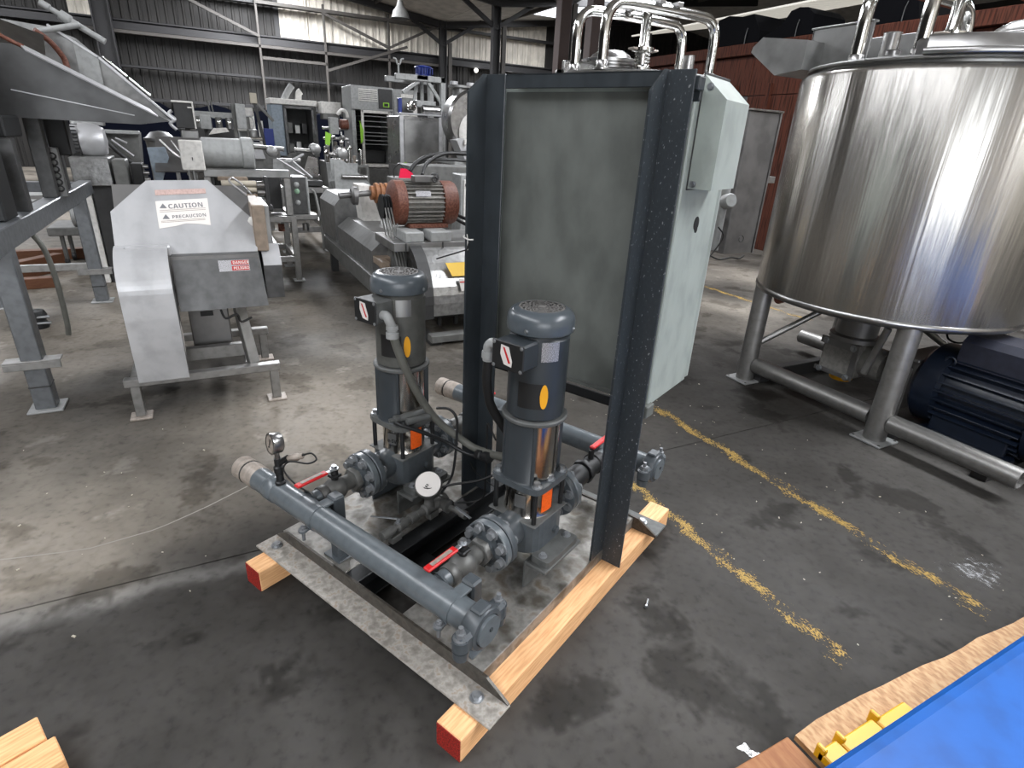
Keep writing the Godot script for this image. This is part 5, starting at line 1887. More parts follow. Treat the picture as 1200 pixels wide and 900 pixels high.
	for i in 11:
		var g := PI / 2 * i / 10
		ep.append_array([4.78 - 0.50 * sin(g), 0.30 + 0.46 * cos(g)])
	for i in 11:
		var g := PI / 2 * (10 - i) / 10
		ep.append_array([4.78 - 0.41 * sin(g), 0.30 + 0.37 * cos(g)])
	k.prism(ep, Transform3D(Basis(Vector3.FORWARD, up, Vector3.RIGHT), P(1.43, 0, 0)), 0.1)
	k.bx(P(1.43, 0.18, 4.285), P(1.53, 0.31, 4.38), 0.002)
	part(t, "arched_plate", k, M.dark_grey)
	k = mk()
	k.plate([P(1.66, 0.62, 4.372), P(2.05, 0.62, 4.372), P(2.05, 0.52, 4.317), P(1.70, 0.52, 4.317)], 0.006)
	part(t, "yellow_sticker", k, M.sticker_yellow, "yellow warning sticker")
	k = mk()
	k.plate([P(1.75, 0.50, 4.307), P(1.93, 0.50, 4.307), P(1.93, 0.40, 4.285), P(1.77, 0.40, 4.285)], 0.006)
	part(t, "paper_sign", k, M.white_label)
	k = mk()
	k.plate([P(1.76, 0.478, 4.298), P(1.92, 0.478, 4.298), P(1.92, 0.468, 4.295), P(1.76, 0.468, 4.295)], 0.004)
	part(t, "sign_print", k, M.red_print)
	k = mk()
	k.bx(P(1.80, 0.355, 4.275), P(2.1, 0.375, 4.35), 0.004)
	part(t, "handle_rail", k, M.stainless_dull)
	for q in [[P(1.88, 1.0, 5.1), P(2.1, 0.88, 5.0), P(2.3, 0.85, 4.95), P(2.38, 0.82, 5.0)], [P(1.88, 0.96, 5.1), P(2.1, 0.83, 4.95), P(2.3, 0.81, 4.9), P(2.38, 0.79, 4.95)], [P(1.72, 1.25, 5.1), P(1.8, 1.34, 5.2), P(2.0, 1.42, 5.3), P(2.3, 1.42, 5.4)]]:
		k = mk()
		k.sweep(q, 0.016, 8)
		part(t, "power_cable", k, M.black_rubber)

# ---------- foreground and floor
func foreground() -> void:
	var up := Vector3.UP
	# boards at the lower left
	for q in [[0.0, "upper of the two pale boards lying side by side at the lower left corner"], [0.092, "lower of the two pale boards lying side by side at the lower left corner"]]:
		var t := thing("plank", q[1], "lumber", P(-0.585, 0, 1.492), 22.8, "boards at the lower left", true)
		var k := mk()
		k.bx(Vector3(-1.0, 0.0, q[0]), Vector3(-0.004 if q[0] > 0.0 else -0.02, 0.084 if q[0] > 0.0 else 0.089, q[0] + 0.089), 0.003)
		part(t, "board", k, M.timber_cross)
	# strand board crate at the lower right
	var o := thing("strand_board", "rough strand board sheet on bearers at the lower right, under the blue lid", "board", P(2.2, 0, 0.2))
	var k := mk()
	var pl := [1.225, -0.9, 1.225, 0.548]
	for i in 30:
		var x := 1.225 + (4.2 - 1.225) * (i + 1) / 31.0
		pl.append_array([x, 0.56 + rng.randf_range(-0.005, 0.005) - 0.053 * (x - 1.225)])
	pl.append_array([4.2, -0.9])
	k.prism(pl, Transform3D(Basis(Vector3.RIGHT, Vector3.FORWARD, up), Vector3(0, 0.102, 0)), 0.018)
	part(o, "sheet", k, M.osb)
	for b in [-0.75, -0.1, 0.44]:
		k = mk()
		k.bx(P(1.3, 0.0, b - 0.045), P(4.1, 0.102, b + 0.045), 0.003)
		part(o, "bearer", k, M.timber_old)
	var w := thing("plank", "short grey brown board butted against the strand board at the lower right", "lumber", P(0.95, 0, 0.3))
	k = mk()
	k.bx(P(0.72, 0.0, -0.5), P(1.205, 0.118, 0.556), 0.003)
	part(w, "board", k, M.timber_old)
	# blue lid with a rolled rim
	var bl := thing("plastic_bin", "bright blue plastic bin lid at the lower right corner", "bin", P(2.3, 0, -0.1))
	k = mk()
	k.prism([-0.8, 0.121, 0.38, 0.121, 0.413, 0.15, 0.423, 0.20, 0.418, 0.235, 0.403, 0.252, 0.38, 0.258, -0.8, 0.262], Transform3D(Basis(Vector3.FORWARD, up, Vector3.RIGHT), P(0.98, 0, 0)), 3.0)
	part(bl, "lid", k, M.blue_plastic)
	k = mk()
	k.tube(P(0.98, 0.19, 0.410), P(3.98, 0.19, 0.410), 0.022, -1, 14)
	part(bl, "rolled_rim", k, M.blue_plastic)
	var yb := thing("yellow_bracket", "yellow plastic clip pieces lying between the strand board and the blue lid", "clip", P(1.4, 0.12, 0.44))
	for q in [[1.22, 1.29], [1.295, 1.44], [1.445, 1.58]]:
		k = mk()
		k.bx(P(q[0], 0.121, 0.435), P(q[1], 0.150, 0.482 - (q[0] - 1.22) * 0.04), 0.004)
		k.bx(P(q[0], 0.121, 0.465), P(q[0] + 0.012, 0.165, 0.492), 0.003)
		part(yb, "clip", k, M.yellow_plastic)
	# paint and marks on the floor
	for q in [[1.66, 1.77, 0.66, 2.02, "worn yellow floor line beside the skid's timber"], [2.37, 2.49, 0.55, 2.75, "worn yellow floor line farther right, towards the kettle"], [5.33, 5.44, 3.55, 5.2, "faint yellow floor line behind the kettle's left leg"]]:
		k = mk()
		k.t = Transform3D(Basis(), -P((q[0] + q[1]) / 2, 0, (q[2] + q[3]) / 2))
		k.quad(P(q[0], 0.0012, q[2]), P(q[1], 0.0012, q[2]), P(q[1], 0.0012, q[3]), P(q[0], 0.0012, q[3]), up)
		lone("floor_line", q[4], "floor marking", P((q[0] + q[1]) / 2, 0, (q[2] + q[3]) / 2), k, M.line_paint, "yellow floor lines")
	k = Mb.new()
	k.quad(Vector3(-0.14, 0.001, 0.10), Vector3(0.14, 0.001, 0.10), Vector3(0.14, 0.001, -0.10), Vector3(-0.14, 0.001, -0.10), up)
	lone("paint_smear", "white paint smear on the dark floor at the right", "stain", P(2.66, 0, 0.768), k, M.smear_paint)
	# long pale scratch that curves across the dusty slab
	k = Mb.new()
	var sc := [P(-1.3, 0.0, 2.50), P(-0.90, 0.0, 2.40), P(-0.62, 0.0, 2.345), P(-0.38, 0.0, 2.38), P(-0.20, 0.0, 2.467), P(-0.02, 0.0, 2.575), P(0.07, 0.0, 2.634), P(0.25, 0.0, 2.76)]
	for i in 24:
		var f0 := i / 24.0 * (sc.size() - 1)
		var f1 := (i + 1) / 24.0 * (sc.size() - 1)
		var p0: Vector3 = sc[int(f0)].lerp(sc[mini(int(f0) + 1, sc.size() - 1)], f0 - int(f0))
		var p1: Vector3 = sc[mini(int(f1), sc.size() - 1)].lerp(sc[mini(int(f1) + 1, sc.size() - 1)], f1 - int(f1))
		var sd := (p1 - p0).cross(up).normalized() * 0.0035
		var lift := Vector3(0, 0.001, 0)
		k.quad(p0 - sd + lift, p1 - sd + lift, p1 + sd + lift, p0 + sd + lift, up)
	lone("floor_scratch", "long thin pale scratch curving over the dusty floor to the near header's end", "scratch", Vector3.ZERO, k, M.scratch_pale)
	# litter
	k = Mb.new()
	k.bolt(Vector3(0, 0.007, 0), Vector3(0.8, 0, -0.6), 0.006, 0.008, false)
	k.tube(Vector3(0, 0.005, 0), Vector3(0.035, 0.004, -0.03), 0.0038, -1, 8)
	lone("loose_bolt", "small bright bolt lying on the floor right of the timber", "bolt", P(1.238, 0, 1.173), k, M.zinc)
	k = Mb.new()
	for i in 7:
		var p0 := Vector3(-0.02 + i * 0.007, 0.004 + 0.012 * sin(i * 1.9), -0.03 + 0.012 * i)
		var p1 := Vector3(0.008 + 0.005 * i, 0.006 + 0.01 * cos(i * 2.3), -0.025 + 0.012 * i)
		var p2 := Vector3(-0.01 + i * 0.006, 0.003, -0.014 + 0.012 * i)
		k.tri(p0, p1, p2, up, up, up)
		k.tri(p1, p2, p2 + Vector3(0.02, 0.01, 0.006), up, up, up)
	lone("plastic_scrap", "crumpled clear plastic scrap on the floor near the strand board", "scrap", P(1.15, 0.0, 0.61), k, M.clear_plastic)
	var lit := RandomNumberGenerator.new()
	lit.seed = 5
	for q in [[1.70, 3.05, 0.64, 2.9, 70, "tiny pale chips and crumbs scattered over the dark floor right of the skid"], [-1.3, -0.12, 1.6, 3.4, 30, "tiny pale chips and crumbs scattered over the dusty floor left of the skid"]]:
		k = Mb.new()
		for i in q[4]:
			var s := lit.randf_range(0.0015, 0.0042) * (1.0 if i % 9 else 1.7)
			k.box(P(lit.randf_range(q[0], q[1]), s * 0.3, lit.randf_range(q[2], q[3])), Vector3(s * 2.0, s * 0.6, s), 0.0, Basis(up, lit.randf() * TAU))
		lone("floor_litter", q[5], "litter", Vector3.ZERO, k, M.cream).set_meta("kind", "stuff")

# ---------- machines farther back
func cbox(p: Node, called: String, a0: float, a1: float, y0: float, y1: float, b0: float, b1: float, m: Material, bev := 0.008) -> MeshInstance3D:
	var k := mk()
	k.bx(P(a0, y0, b0), P(a1, y1, b1), bev)
	return part(p, called, k, m)

func stand(p: Node, a0: float, a1: float, b0: float, b1: float, h: float, s: float, m: Material) -> void:
	# square tube stand: four legs with plates, rails above and below
	for a in [a0, a1]:
		for b in [b0, b1]:
			cbox(p, "leg", a - s / 2, a + s / 2, 0.01, h, b - s / 2, b + s / 2, m, 0.004)
			cbox(p, "foot_plate", a - s, a + s, 0.0, 0.014, b - s, b + s, M.pale_grey, 0.003)
	for y in [h - s / 2, h * 0.35]:
		for b in [b0, b1]:
			cbox(p, "rail", a0, a1, y - s / 2, y + s / 2, b - s * 0.45, b + s * 0.45, m, 0.004)
		for a in [a0, a1]:
			cbox(p, "rail", a - s * 0.45, a + s * 0.45, y - s / 2, y + s / 2, b0, b1, m, 0.004)

func cyl(p: Node, called: String, a: Vector3, b: Vector3, r: float, m: Material, seg := 20) -> MeshInstance3D:
	var k := mk()
	var l := a.distance_to(b)
	k.lathe(a, b - a, [0.0, 0.0, r * 0.9, 0.0, r, r * 0.08, r, l - r * 0.08, r * 0.9, l, 0.0, l], seg)
	return part(p, called, k, m)

func slab(p: Node, called: String, pts: Array, th: float, m: Material) -> MeshInstance3D:
	var k := mk()
	k.plate(pts, th)
	return part(p, called, k, m)

func pipe(p: Node, called: String, pts: Array, r: float, m: Material, seg := 10) -> MeshInstance3D:
	var k := mk()
	k.sweep(pts, r, seg)
	return part(p, called, k, m)

func far_machines() -> void:
	var up := Vector3.UP
	# roller machine with the grey drum, behind the slicing machine
	var t := thing("drum_machine", "machine with a grey drum, white box and pale rollers, just behind the slicing machine", "machine", P(0.3, 0, 7.0))
	stand(t, -0.1, 0.80, 6.7, 7.5, 0.70, 0.06, M.satin_leg)
	for a in [0.03, 0.78]:
		cbox(t, "upright", a - 0.035, a + 0.035, 0.70, 1.09, 6.75, 6.83, M.satin_leg)
	cbox(t, "head_rail", 0.0, 0.82, 1.08, 1.16, 6.74, 6.84, M.stainless_dull)
	cbox(t, "rail_bracket", 0.12, 0.40, 1.05, 1.09, 6.70, 6.78, M.tan)
	cyl(t, "drum", P(0.02, 1.30, 6.95), P(0.42, 1.30, 6.95), 0.145, M.pale_grey, 32)
	cyl(t, "drum_collar", P(0.38, 1.30, 6.95), P(0.50, 1.30, 6.95), 0.16, M.pale_grey, 32)
	cbox(t, "white_box", -0.17, 0.03, 1.15, 1.42, 6.60, 6.66, M.white_paint)
	cbox(t, "box_slot", -0.075, -0.067, 1.24, 1.27, 6.597, 6.602, M.black_print, 0.0)
	for i in 2:
		cbox(t, "box_post", -0.13 + i * 0.04, -0.11 + i * 0.04, 0.72, 1.16, 6.66, 6.69, M.stainless_dull)
	slab(t, "hopper_side", [P(-0.41, 1.10, 7.3), P(0.02, 1.10, 7.3), P(0.04, 1.43, 7.3), P(-0.36, 1.43, 7.3)], 0.01, M.stainless_dirty)
	slab(t, "hopper_floor", [P(-0.41, 1.12, 6.8), P(0.0, 1.12, 6.8), P(0.04, 1.42, 7.28), P(-0.38, 1.42, 7.28)], 0.01, M.stainless_dirty)
	for i in 2:
		pipe(t, "guard_rod", [P(-0.33 + i * 0.1, 1.40, 6.9), P(-0.22 + i * 0.06, 1.28, 6.8), P(-0.15, 1.25, 6.75)], 0.012, M.stainless)
	slab(t, "pale_guard", [P(-0.45, 1.33, 6.95), P(-0.30, 1.34, 6.95), P(-0.28, 1.24, 6.95), P(-0.38, 1.0, 6.95), P(-0.43, 1.0, 6.95)], 0.08, M.pale_blue)
	for q in [[1.05, 0.030, "cream"], [0.995, 0.026, "cream"], [0.935, 0.024, "tan"], [0.89, 0.026, "cream"]]:
		cyl(t, "roller", P(0.14, q[0], 6.4), P(0.45, q[0], 6.4), q[1], M[q[2]])
	for y in [0.89, 0.97, 1.04]:
		cyl(t, "roller_end", P(0.45, y, 6.4), P(0.53, y, 6.4), 0.035, M.stainless)
	cbox(t, "end_bracket", 0.52, 0.56, 0.82, 1.12, 6.36, 6.46, M.dark_grey)
	cbox(t, "roller_frame", 0.08, 0.58, 0.80, 0.85, 6.35, 6.9, M.dark_grey)
	cbox(t, "inner_panel", 0.1, 0.76, 0.72, 1.06, 7.2, 7.24, M.dark_grey)
	var c := Node3D.new()
	c.name = "push_button_box"
	t.add_child(c, true)
	cbox(c, "case", 0.82, 1.01, 0.68, 1.08, 6.98, 7.14, M.steel_shade)
	cbox(c, "side_strip", 1.0, 1.025, 0.68, 1.08, 6.97, 7.0, M.pale_grey)
	for q in [[1.00, "pale_grey"], [0.93, "lime_grey"], [0.81, "pale_grey"]]:
		var k := mk()
		k.lathe(P(0.90, q[0], 6.98), Vector3.BACK, [0.0, 0.0, 0.028, 0.0, 0.028, 0.008, 0.018, 0.012, 0.018, 0.024, 0.0, 0.026], 18)
		part(c, "push_button", k, M[q[1]])
	cbox(t, "box_shelf", 0.62, 1.10, 0.62, 0.68, 6.96, 7.2, M.satin_leg)
	pipe(t, "hose", [P(1.05, 0.95, 7.0), P(1.10, 0.90, 7.05), P(1.13, 0.7, 7.05), P(1.15, 0.45, 7.05), P(1.15, 0.28, 7.05)], 0.014, M.belt_grey)
	for i in 3:
		cyl(t, "valve_body", P(0.70 + i * 0.13, 0.50, 7.0), P(0.70 + i * 0.13, 0.58, 7.0), 0.035, M.rust_brown if i == 0 else M.stainless)

	# infeed with angled side plates and a flat-fronted box
	t = thing("infeed_conveyor", "conveyor with angled stainless side plates and a dark grey control box, centre left", "conveyor", P(1.2, 0, 9.2))
	stand(t, 0.9, 1.46, 8.4, 10.4, 0.85, 0.07, M.satin_leg)
	slab(t, "angled_plate", [P(0.82, 1.0, 8.5), P(1.24, 1.0, 8.5), P(1.05, 1.17, 8.5), P(0.84, 1.19, 8.5)], 0.02, M.pale_grey)
	slab(t, "angled_plate", [P(1.24, 0.95, 8.9), P(1.46, 0.95, 8.9), P(1.46, 1.20, 8.9), P(1.34, 1.22, 8.9)], 0.02, M.stainless)
	cbox(t, "grey_box", 1.30, 1.50, 0.57, 0.97, 8.9, 9.1, M.mid_grey)
	for q in [[0.95, 1.16, 1.22, 1.16], [1.15, 1.30, 1.48, 1.28], [0.60, 1.32, 1.02, 1.30]]:
		cyl(t, "tie_bar", P(q[0], q[1], 8.8), P(q[2], q[3], 8.8), 0.028, M.stainless)
	for q in [[0.86, 1.27], [1.42, 1.32]]:
		cyl(t, "roller_end", P(q[0], q[1], 8.7), P(q[0], q[1], 8.9), 0.07, M.stainless_dull)
	pipe(t, "lever", [P(1.02, 1.16, 8.45), P(1.22, 1.26, 8.45)], 0.016, M.aluminium)
	pipe(t, "lever", [P(1.06, 1.18, 8.45), P(1.30, 0.97, 8.45)], 0.014, M.aluminium)
	pipe(t, "lever", [P(0.88, 1.20, 8.45), P(1.20, 1.0, 8.45)], 0.012, M.aluminium)
	cbox(t, "belt_bed", 0.95, 1.44, 0.86, 0.93, 8.45, 10.4, M.dark_grey)

	# hopper beside the grinder
	t = thing("hopper_frame", "grey steel hopper on a frame between the infeed conveyor and the grinder", "hopper", P(1.75, 0, 8.6))
	stand(t, 1.58, 1.95, 8.2, 8.9, 0.62, 0.05, M.mid_grey)
	slab(t, "hopper_side", [P(1.58, 0.62, 8.3), P(1.95, 0.62, 8.3), P(2.05, 0.90, 8.3), P(1.95, 1.0, 8.3), P(1.70, 1.20, 8.3), P(1.56, 1.20, 8.3)], 0.02, M.pale_grey)
	slab(t, "hopper_side", [P(1.58, 0.62, 8.8), P(1.95, 0.62, 8.8), P(2.0, 1.15, 8.8), P(1.56, 1.15, 8.8)], 0.02, M.pale_grey)
	slab(t, "chute_floor", [P(1.60, 0.64, 8.3), P(1.95, 0.64, 8.3), P(1.95, 0.90, 8.8), P(1.60, 0.90, 8.8)], 0.02, M.stainless_dull)
	slab(t, "angled_plate", [P(1.56, 0.96, 8.5), P(1.94, 0.96, 8.5), P(1.72, 1.20, 8.5), P(1.56, 1.22, 8.5)], 0.02, M.pale_grey)
	cyl(t, "tie_bar", P(1.57, 1.27, 8.6), P(1.75, 1.25, 8.6), 0.028, M.stainless)
	cyl(t, "roller_end", P(1.74, 1.28, 8.5), P(1.74, 1.28, 8.7), 0.07, M.stainless_dull)
	cyl(t, "rim_roll", P(1.66, 1.0, 8.28), P(2.0, 1.0, 8.28), 0.03, M.stainless)

	# pink sheet on a small box behind the motor
	t = thing("pink_cover", "small grey box with a bright pink cover flap, behind the rusty motor", "cover", P(2.0, 0, 6.4))
	cbox(t, "box", 1.84, 2.12, 0.41, 1.13, 6.35, 6.7, M.mid_grey)
	var k := mk()
	k.prism([-0.08, 0.0, 0.10, 0.0, 0.07, 0.05, 0.0, 0.095, -0.06, 0.10], Transform3D(Basis(), P(1.97, 1.13, 6.4)), 0.02)
	part(t, "flap", k, M.pink, "bright pink flap")
	pipe(t, "wire_loop", [P(1.84, 1.13, 6.4), P(1.84, 1.22, 6.4), P(1.90, 1.27, 6.4), P(1.95, 1.23, 6.4)], 0.006, M.black_rubber)

	# tall cabinet with open shelves
	t = thing("shelf_cabinet", "tall pale cabinet with open louvred shelves and a green edged door, centre background", "cabinet", P(3.06, 0, 12.2))
	cbox(t, "plinth", 2.70, 3.46, 0.0, 0.92, 12.0, 12.7, M.mid_grey)
	cbox(t, "side_wall", 2.66, 2.74, 0.93, 2.35, 12.0, 12.75, M.pale_grey)
	cbox(t, "side_wall", 3.40, 3.46, 0.93, 2.35, 12.0, 12.75, M.pale_grey)
	cbox(t, "back_wall", 2.70, 3.46, 0.93, 2.35, 12.7, 12.76, M.dark_grey)
	cbox(t, "base", 2.66, 3.46, 0.93, 0.99, 11.98, 12.75, M.white_paint)
	cbox(t, "head_unit", 2.66, 3.46, 1.95, 2.36, 11.96, 12.75, M.pale_grey)
	cbox(t, "grille", 2.80, 3.16, 2.10, 2.31, 11.945, 11.965, M.white_paint)
	for i in 6:
		cbox(t, "grille_slat", 2.81, 3.15, 2.125 + i * 0.03, 2.135 + i * 0.03, 11.935, 11.947, M.mid_grey, 0.0)
	cbox(t, "control_panel", 3.18, 3.45, 1.99, 2.33, 11.945, 11.965, M.dark_grey)
	cbox(t, "display", 3.26, 3.38, 2.02, 2.10, 11.935, 11.947, M.lime)
	cbox(t, "display_glass", 3.28, 3.36, 2.035, 2.085, 11.93, 11.937, M.black_print)
	for a in [2.86, 3.38]:
		cbox(t, "front_frame", a - 0.025, a + 0.025, 0.97, 1.95, 11.96, 12.0, M.white_paint)
	cbox(t, "front_frame", 2.84, 3.40, 1.90, 1.95, 11.96, 12.0, M.white_paint)
	slab(t, "green_edge", [P(2.80, 1.35, 11.95), P(2.845, 1.40, 11.95), P(2.86, 1.6, 11.95), P(2.80, 1.76, 11.95)], 0.02, M.lime)
	for y in [1.85, 1.76, 1.67, 1.56, 1.50, 1.42, 1.35]:
		cbox(t, "shelf", 2.88, 3.36, y - 0.006, y + 0.006, 12.02, 12.6, M.pale_grey, 0.002)
	cbox(t, "tray", 2.88, 3.36, 1.0, 1.24, 12.3, 12.6, M.dark_grey)
	t = thing("foil_roll", "crumpled shiny foil cluster on a rod, in front of the tall shelf cabinet", "foil", P(3.45, 0, 11.6))
	pipe(t, "rod", [P(3.45, 0.0, 11.6), P(3.45, 1.5, 11.6)], 0.02, M.stainless)
	for i in 7:
		k = mk()
		k.sph(P(3.38 + 0.05 * (i % 3), 1.45 + 0.05 * (i / 2), 11.55 + 0.03 * (i % 2)), 0.055, 0.7, 7)
		part(t, "fold", k, M.chrome)
	cbox(t, "arm", 3.36, 3.72, 1.50, 1.54, 11.55, 11.6, M.aluminium)

	# stainless press with an overhead frame
	t = thing("overhead_frame_machine", "stainless box machine under a square tube frame with a small blue motor on top", "machine", P(3.4, 0, 10.3))
	cbox(t, "lower_body", 2.98, 3.72, 0.0, 1.08, 10.02, 10.7, M.stainless_dirty)
	cbox(t, "front_door", 3.06, 3.66, 1.13, 1.79, 9.98, 10.0, M.stainless_dull)
	cbox(t, "body", 2.98, 3.74, 1.08, 1.84, 10.0, 10.7, M.stainless)
	for a in [3.02, 3.70]:
		cbox(t, "corner_strip", a - 0.035, a + 0.035, 1.08, 1.85, 9.975, 10.0, M.aluminium)
	cbox(t, "frame_post", 3.77, 3.86, 0.0, 2.47, 10.15, 10.24, M.pale_grey)
	cbox(t, "frame_post", 3.77, 3.86, 0.0, 2.47, 10.75, 10.84, M.pale_grey)
	cbox(t, "frame_beam", 3.0, 3.86, 2.38, 2.47, 10.15, 10.24, M.pale_grey)
	cbox(t, "frame_beam", 3.0, 3.86, 2.38, 2.47, 10.75, 10.84, M.pale_grey)
	cbox(t, "frame_beam", 3.35, 3.55, 2.40, 2.47, 10.15, 10.84, M.pale_grey)
	for q in [[P(3.40, 2.38, 10.2), P(3.12, 2.2, 10.2)], [P(3.56, 2.38, 10.2), P(3.82, 2.05, 10.2)], [P(3.44, 2.38, 10.4), P(3.38, 2.1, 10.4)], [P(3.52, 2.38, 10.4), P(3.52, 2.0, 10.4)]]:
		k = mk()
		k.bar(q[0], q[1], 0.05, 0.05)
		part(t, "brace", k, M.pale_grey)
	cbox(t, "top_block", 3.10, 3.30, 1.90, 2.12, 10.2, 10.5, M.mid_grey)
	cbox(t, "top_block", 3.36, 3.70, 2.0, 2.10, 10.2, 10.5, M.pale_grey)
	cyl(t, "cylinder", P(3.42, 1.95, 10.1), P(3.72, 1.95, 10.1), 0.08, M.stainless)
	cyl(t, "cylinder", P(3.24, 1.98, 10.05), P(3.24, 1.98, 10.3), 0.06, M.stainless)
	cyl(t, "bright_wheel", P(3.20, 2.0, 10.0), P(3.20, 2.0, 10.06), 0.07, M.chrome)
	cbox(t, "blue_strip", 3.0, 3.06, 1.86, 2.1, 10.05, 10.1, M.blue_paint)
	cbox(t, "top_rail", 3.0, 3.78, 1.86, 1.89, 9.98, 10.05, M.aluminium)
	for i in 5:
		cbox(t, "switch_light", 3.05 + i * 0.14, 3.09 + i * 0.14, 1.10, 1.13, 9.96, 9.98, [M.lime, M.black_print, M.red_print, M.black_print, M.white_paint][i], 0.002)
	var mo := Node3D.new()
	mo.name = "motor"
	t.add_child(mo, true)
	k = mk()
	k.lathe(P(3.58, 2.47, 10.5), up, [0.0, 0.0, 0.15, 0.0, 0.15, 0.03, 0.13, 0.04, 0.13, 0.13, 0.15, 0.14, 0.14, 0.16, 0.05, 0.18, 0.0, 0.185], 20)
	part(mo, "case", k, M.blue_paint)
	for i in 6:
		cbox(mo, "rib", 3.46 + i * 0.045, 3.475 + i * 0.045, 2.51, 2.60, 10.34, 10.38, M.blue_paint, 0.003)
	pipe(t, "fork_post", [P(3.06, 2.47, 10.2), P(3.06, 2.60, 10.2)], 0.014, M.pale_grey)
	pipe(t, "fork", [P(2.98, 2.68, 10.2), P(3.02, 2.67, 10.2), P(3.04, 2.61, 10.2), P(3.06, 2.60, 10.2), P(3.09, 2.61, 10.2), P(3.11, 2.67, 10.2), P(3.15, 2.68, 10.2)], 0.014, M.pale_grey)
	t = thing("grey_cabinet", "pale grey cabinet half hidden behind the overhead frame machine", "cabinet", P(3.85, 0, 12.6))
	cbox(t, "body", 3.60, 4.10, 0.0, 2.38, 12.4, 12.9, M.pale_grey)
	cbox(t, "door", 3.74, 4.08, 0.3, 2.30, 12.37, 12.4, M.white_paint)
	cbox(t, "handle", 3.76, 3.78, 1.2, 1.4, 12.34, 12.37, M.dark_grey)

	# round blower at the frame's left edge
	t = thing("blower_housing", "round stainless blower housing with flanged top, beside the left frame post", "blower", P(3.75, 0, 9.0))
	k = mk()
	k.lathe(P(3.85, 1.80, 9.2), Vector3.BACK, [0.0, 0.0, 0.40, 0.0, 0.44, 0.04, 0.44, 0.30, 0.40, 0.34, 0.0, 0.34], 40)
	part(t, "volute", k, M.stainless)
	k = mk()
	k.lathe(P(3.68, 2.12, 9.05), up, [0.12, 0.0, 0.12, 0.12, 0.19, 0.13, 0.19, 0.16, 0.0, 0.16], 24)
	part(t, "top_flange", k, M.stainless_dull)
	for a in [3.55, 3.82]:
		cyl(t, "flange_clamp", P(a, 2.28, 9.0), P(a, 2.33, 9.0), 0.06, M.aluminium)
	k = mk()
	k.lathe(P(3.92, 1.62, 8.86), Vector3(-0.25, 0.1, 1), [0.0, 0.0, 0.30, 0.0, 0.33, 0.04, 0.33, 0.12, 0.24, 0.18, 0.0, 0.2], 36)
	part(t, "white_cover", k, M.white_paint, "white end cover")
	slab(t, "chute", [P(3.46, 1.52, 8.8), P(3.58, 1.55, 8.8), P(3.92, 1.22, 8.8), P(3.62, 1.22, 8.8)], 0.3, M.aluminium)
	stand(t, 3.5, 4.2, 8.8, 9.5, 1.22, 0.06, M.satin_leg)
	cbox(t, "bed", 3.45, 4.25, 1.17, 1.24, 8.7, 9.6, M.pale_grey)
	for i in 3:
		cbox(t, "toggle", 3.57 + i * 0.08, 3.61 + i * 0.08, 1.46 - i * 0.09, 1.54 - i * 0.09, 8.60, 8.66, M.white_paint)

	# grey panels right of the grinder
	t = thing("tall_grey_box", "narrow pale grey electrical box right of the rusty motor, partly behind the post", "cabinet", P(2.95, 0, 7.1))
	cbox(t, "body", 2.86, 3.10, 0.0, 1.14, 7.0, 7.3, M.pale_grey)
	cbox(t, "door", 2.90, 3.06, 0.55, 1.08, 6.985, 7.0, M.white_paint)
	cbox(t, "lock", 2.915, 2.93, 1.0, 1.03, 6.975, 6.985, M.dark_grey)
	t = thing("cable_bundle", "thick black cable draped on a pale tray beyond the rusty motor", "cable", P(2.8, 0, 7.8))
	cbox(t, "tray", 2.4, 3.4, 0.0, 1.20, 7.6, 8.2, M.mid_grey)
	pipe(t, "cable", [P(2.35, 1.14, 7.45), P(2.45, 1.24, 7.5), P(2.65, 1.32, 7.6), P(2.95, 1.36, 7.7), P(3.3, 1.38, 7.7)], 0.025, M.black_rubber)
	pipe(t, "cable", [P(2.5, 1.23, 7.6), P(2.8, 1.28, 7.7), P(3.3, 1.27, 7.7)], 0.02, M.dark_grey)

	# big window cabinet
	t = thing("windowed_cabinet", "pale blue cabinet with a dark framed window and short stacks on its roof", "cabinet", P(1.8, 0, 13.2))
	cbox(t, "lower_body", 1.45, 2.16, 0.0, 1.12, 13.0, 13.7, M.mid_grey)
	cbox(t, "left_wall", 1.34, 1.56, 1.05, 2.04, 12.95, 13.7, M.pale_blue)
	cbox(t, "right_wall", 2.08, 2.18, 1.05, 2.04, 12.95, 13.7, M.mid_grey)
	cbox(t, "roof", 1.32, 2.20, 1.98, 2.08, 12.9, 13.7, M.white_paint)
	cbox(t, "back_wall", 1.5, 2.1, 1.05, 2.04, 13.6, 13.7, M.dark_grey)
	for a in [1.585, 2.10]:
		cbox(t, "window_frame", a - 0.03, a + 0.03, 1.1, 1.95, 12.9, 12.96, M.steel_shade)
	cbox(t, "window_frame", 1.56, 2.13, 1.91, 1.97, 12.9, 12.96, M.steel_shade)
	for i in 6:
		cbox(t, "inner_part", 1.64 + (i % 3) * 0.14, 1.74 + (i % 3) * 0.14, 1.12 + (i / 3) * 0.35, 1.28 + (i / 3) * 0.35 + 0.04 * (i % 2), 13.2, 13.4, [M.mid_grey, M.stainless_dull, M.dark_grey][i % 3])
	pipe(t, "stack", [P(1.62, 2.07, 13.2), P(1.72, 2.24, 13.2), P(1.80, 2.34, 13.2)], 0.06, M.pale_grey, 12)
	pipe(t, "stack", [P(1.88, 2.07, 13.1), P(1.90, 2.2, 13.1), P(1.94, 2.24, 13.1)], 0.06, M.white_paint, 12)

	# white topped unit with pipework
	t = thing("valve_cluster", "cluster of bright pipes and valves with a white top box, left of the tall cabinet", "pipework", P(2.5, 0, 12.4))
	cbox(t, "top_box", 2.22, 2.60, 1.86, 2.07, 12.6, 13.0, M.white_paint)
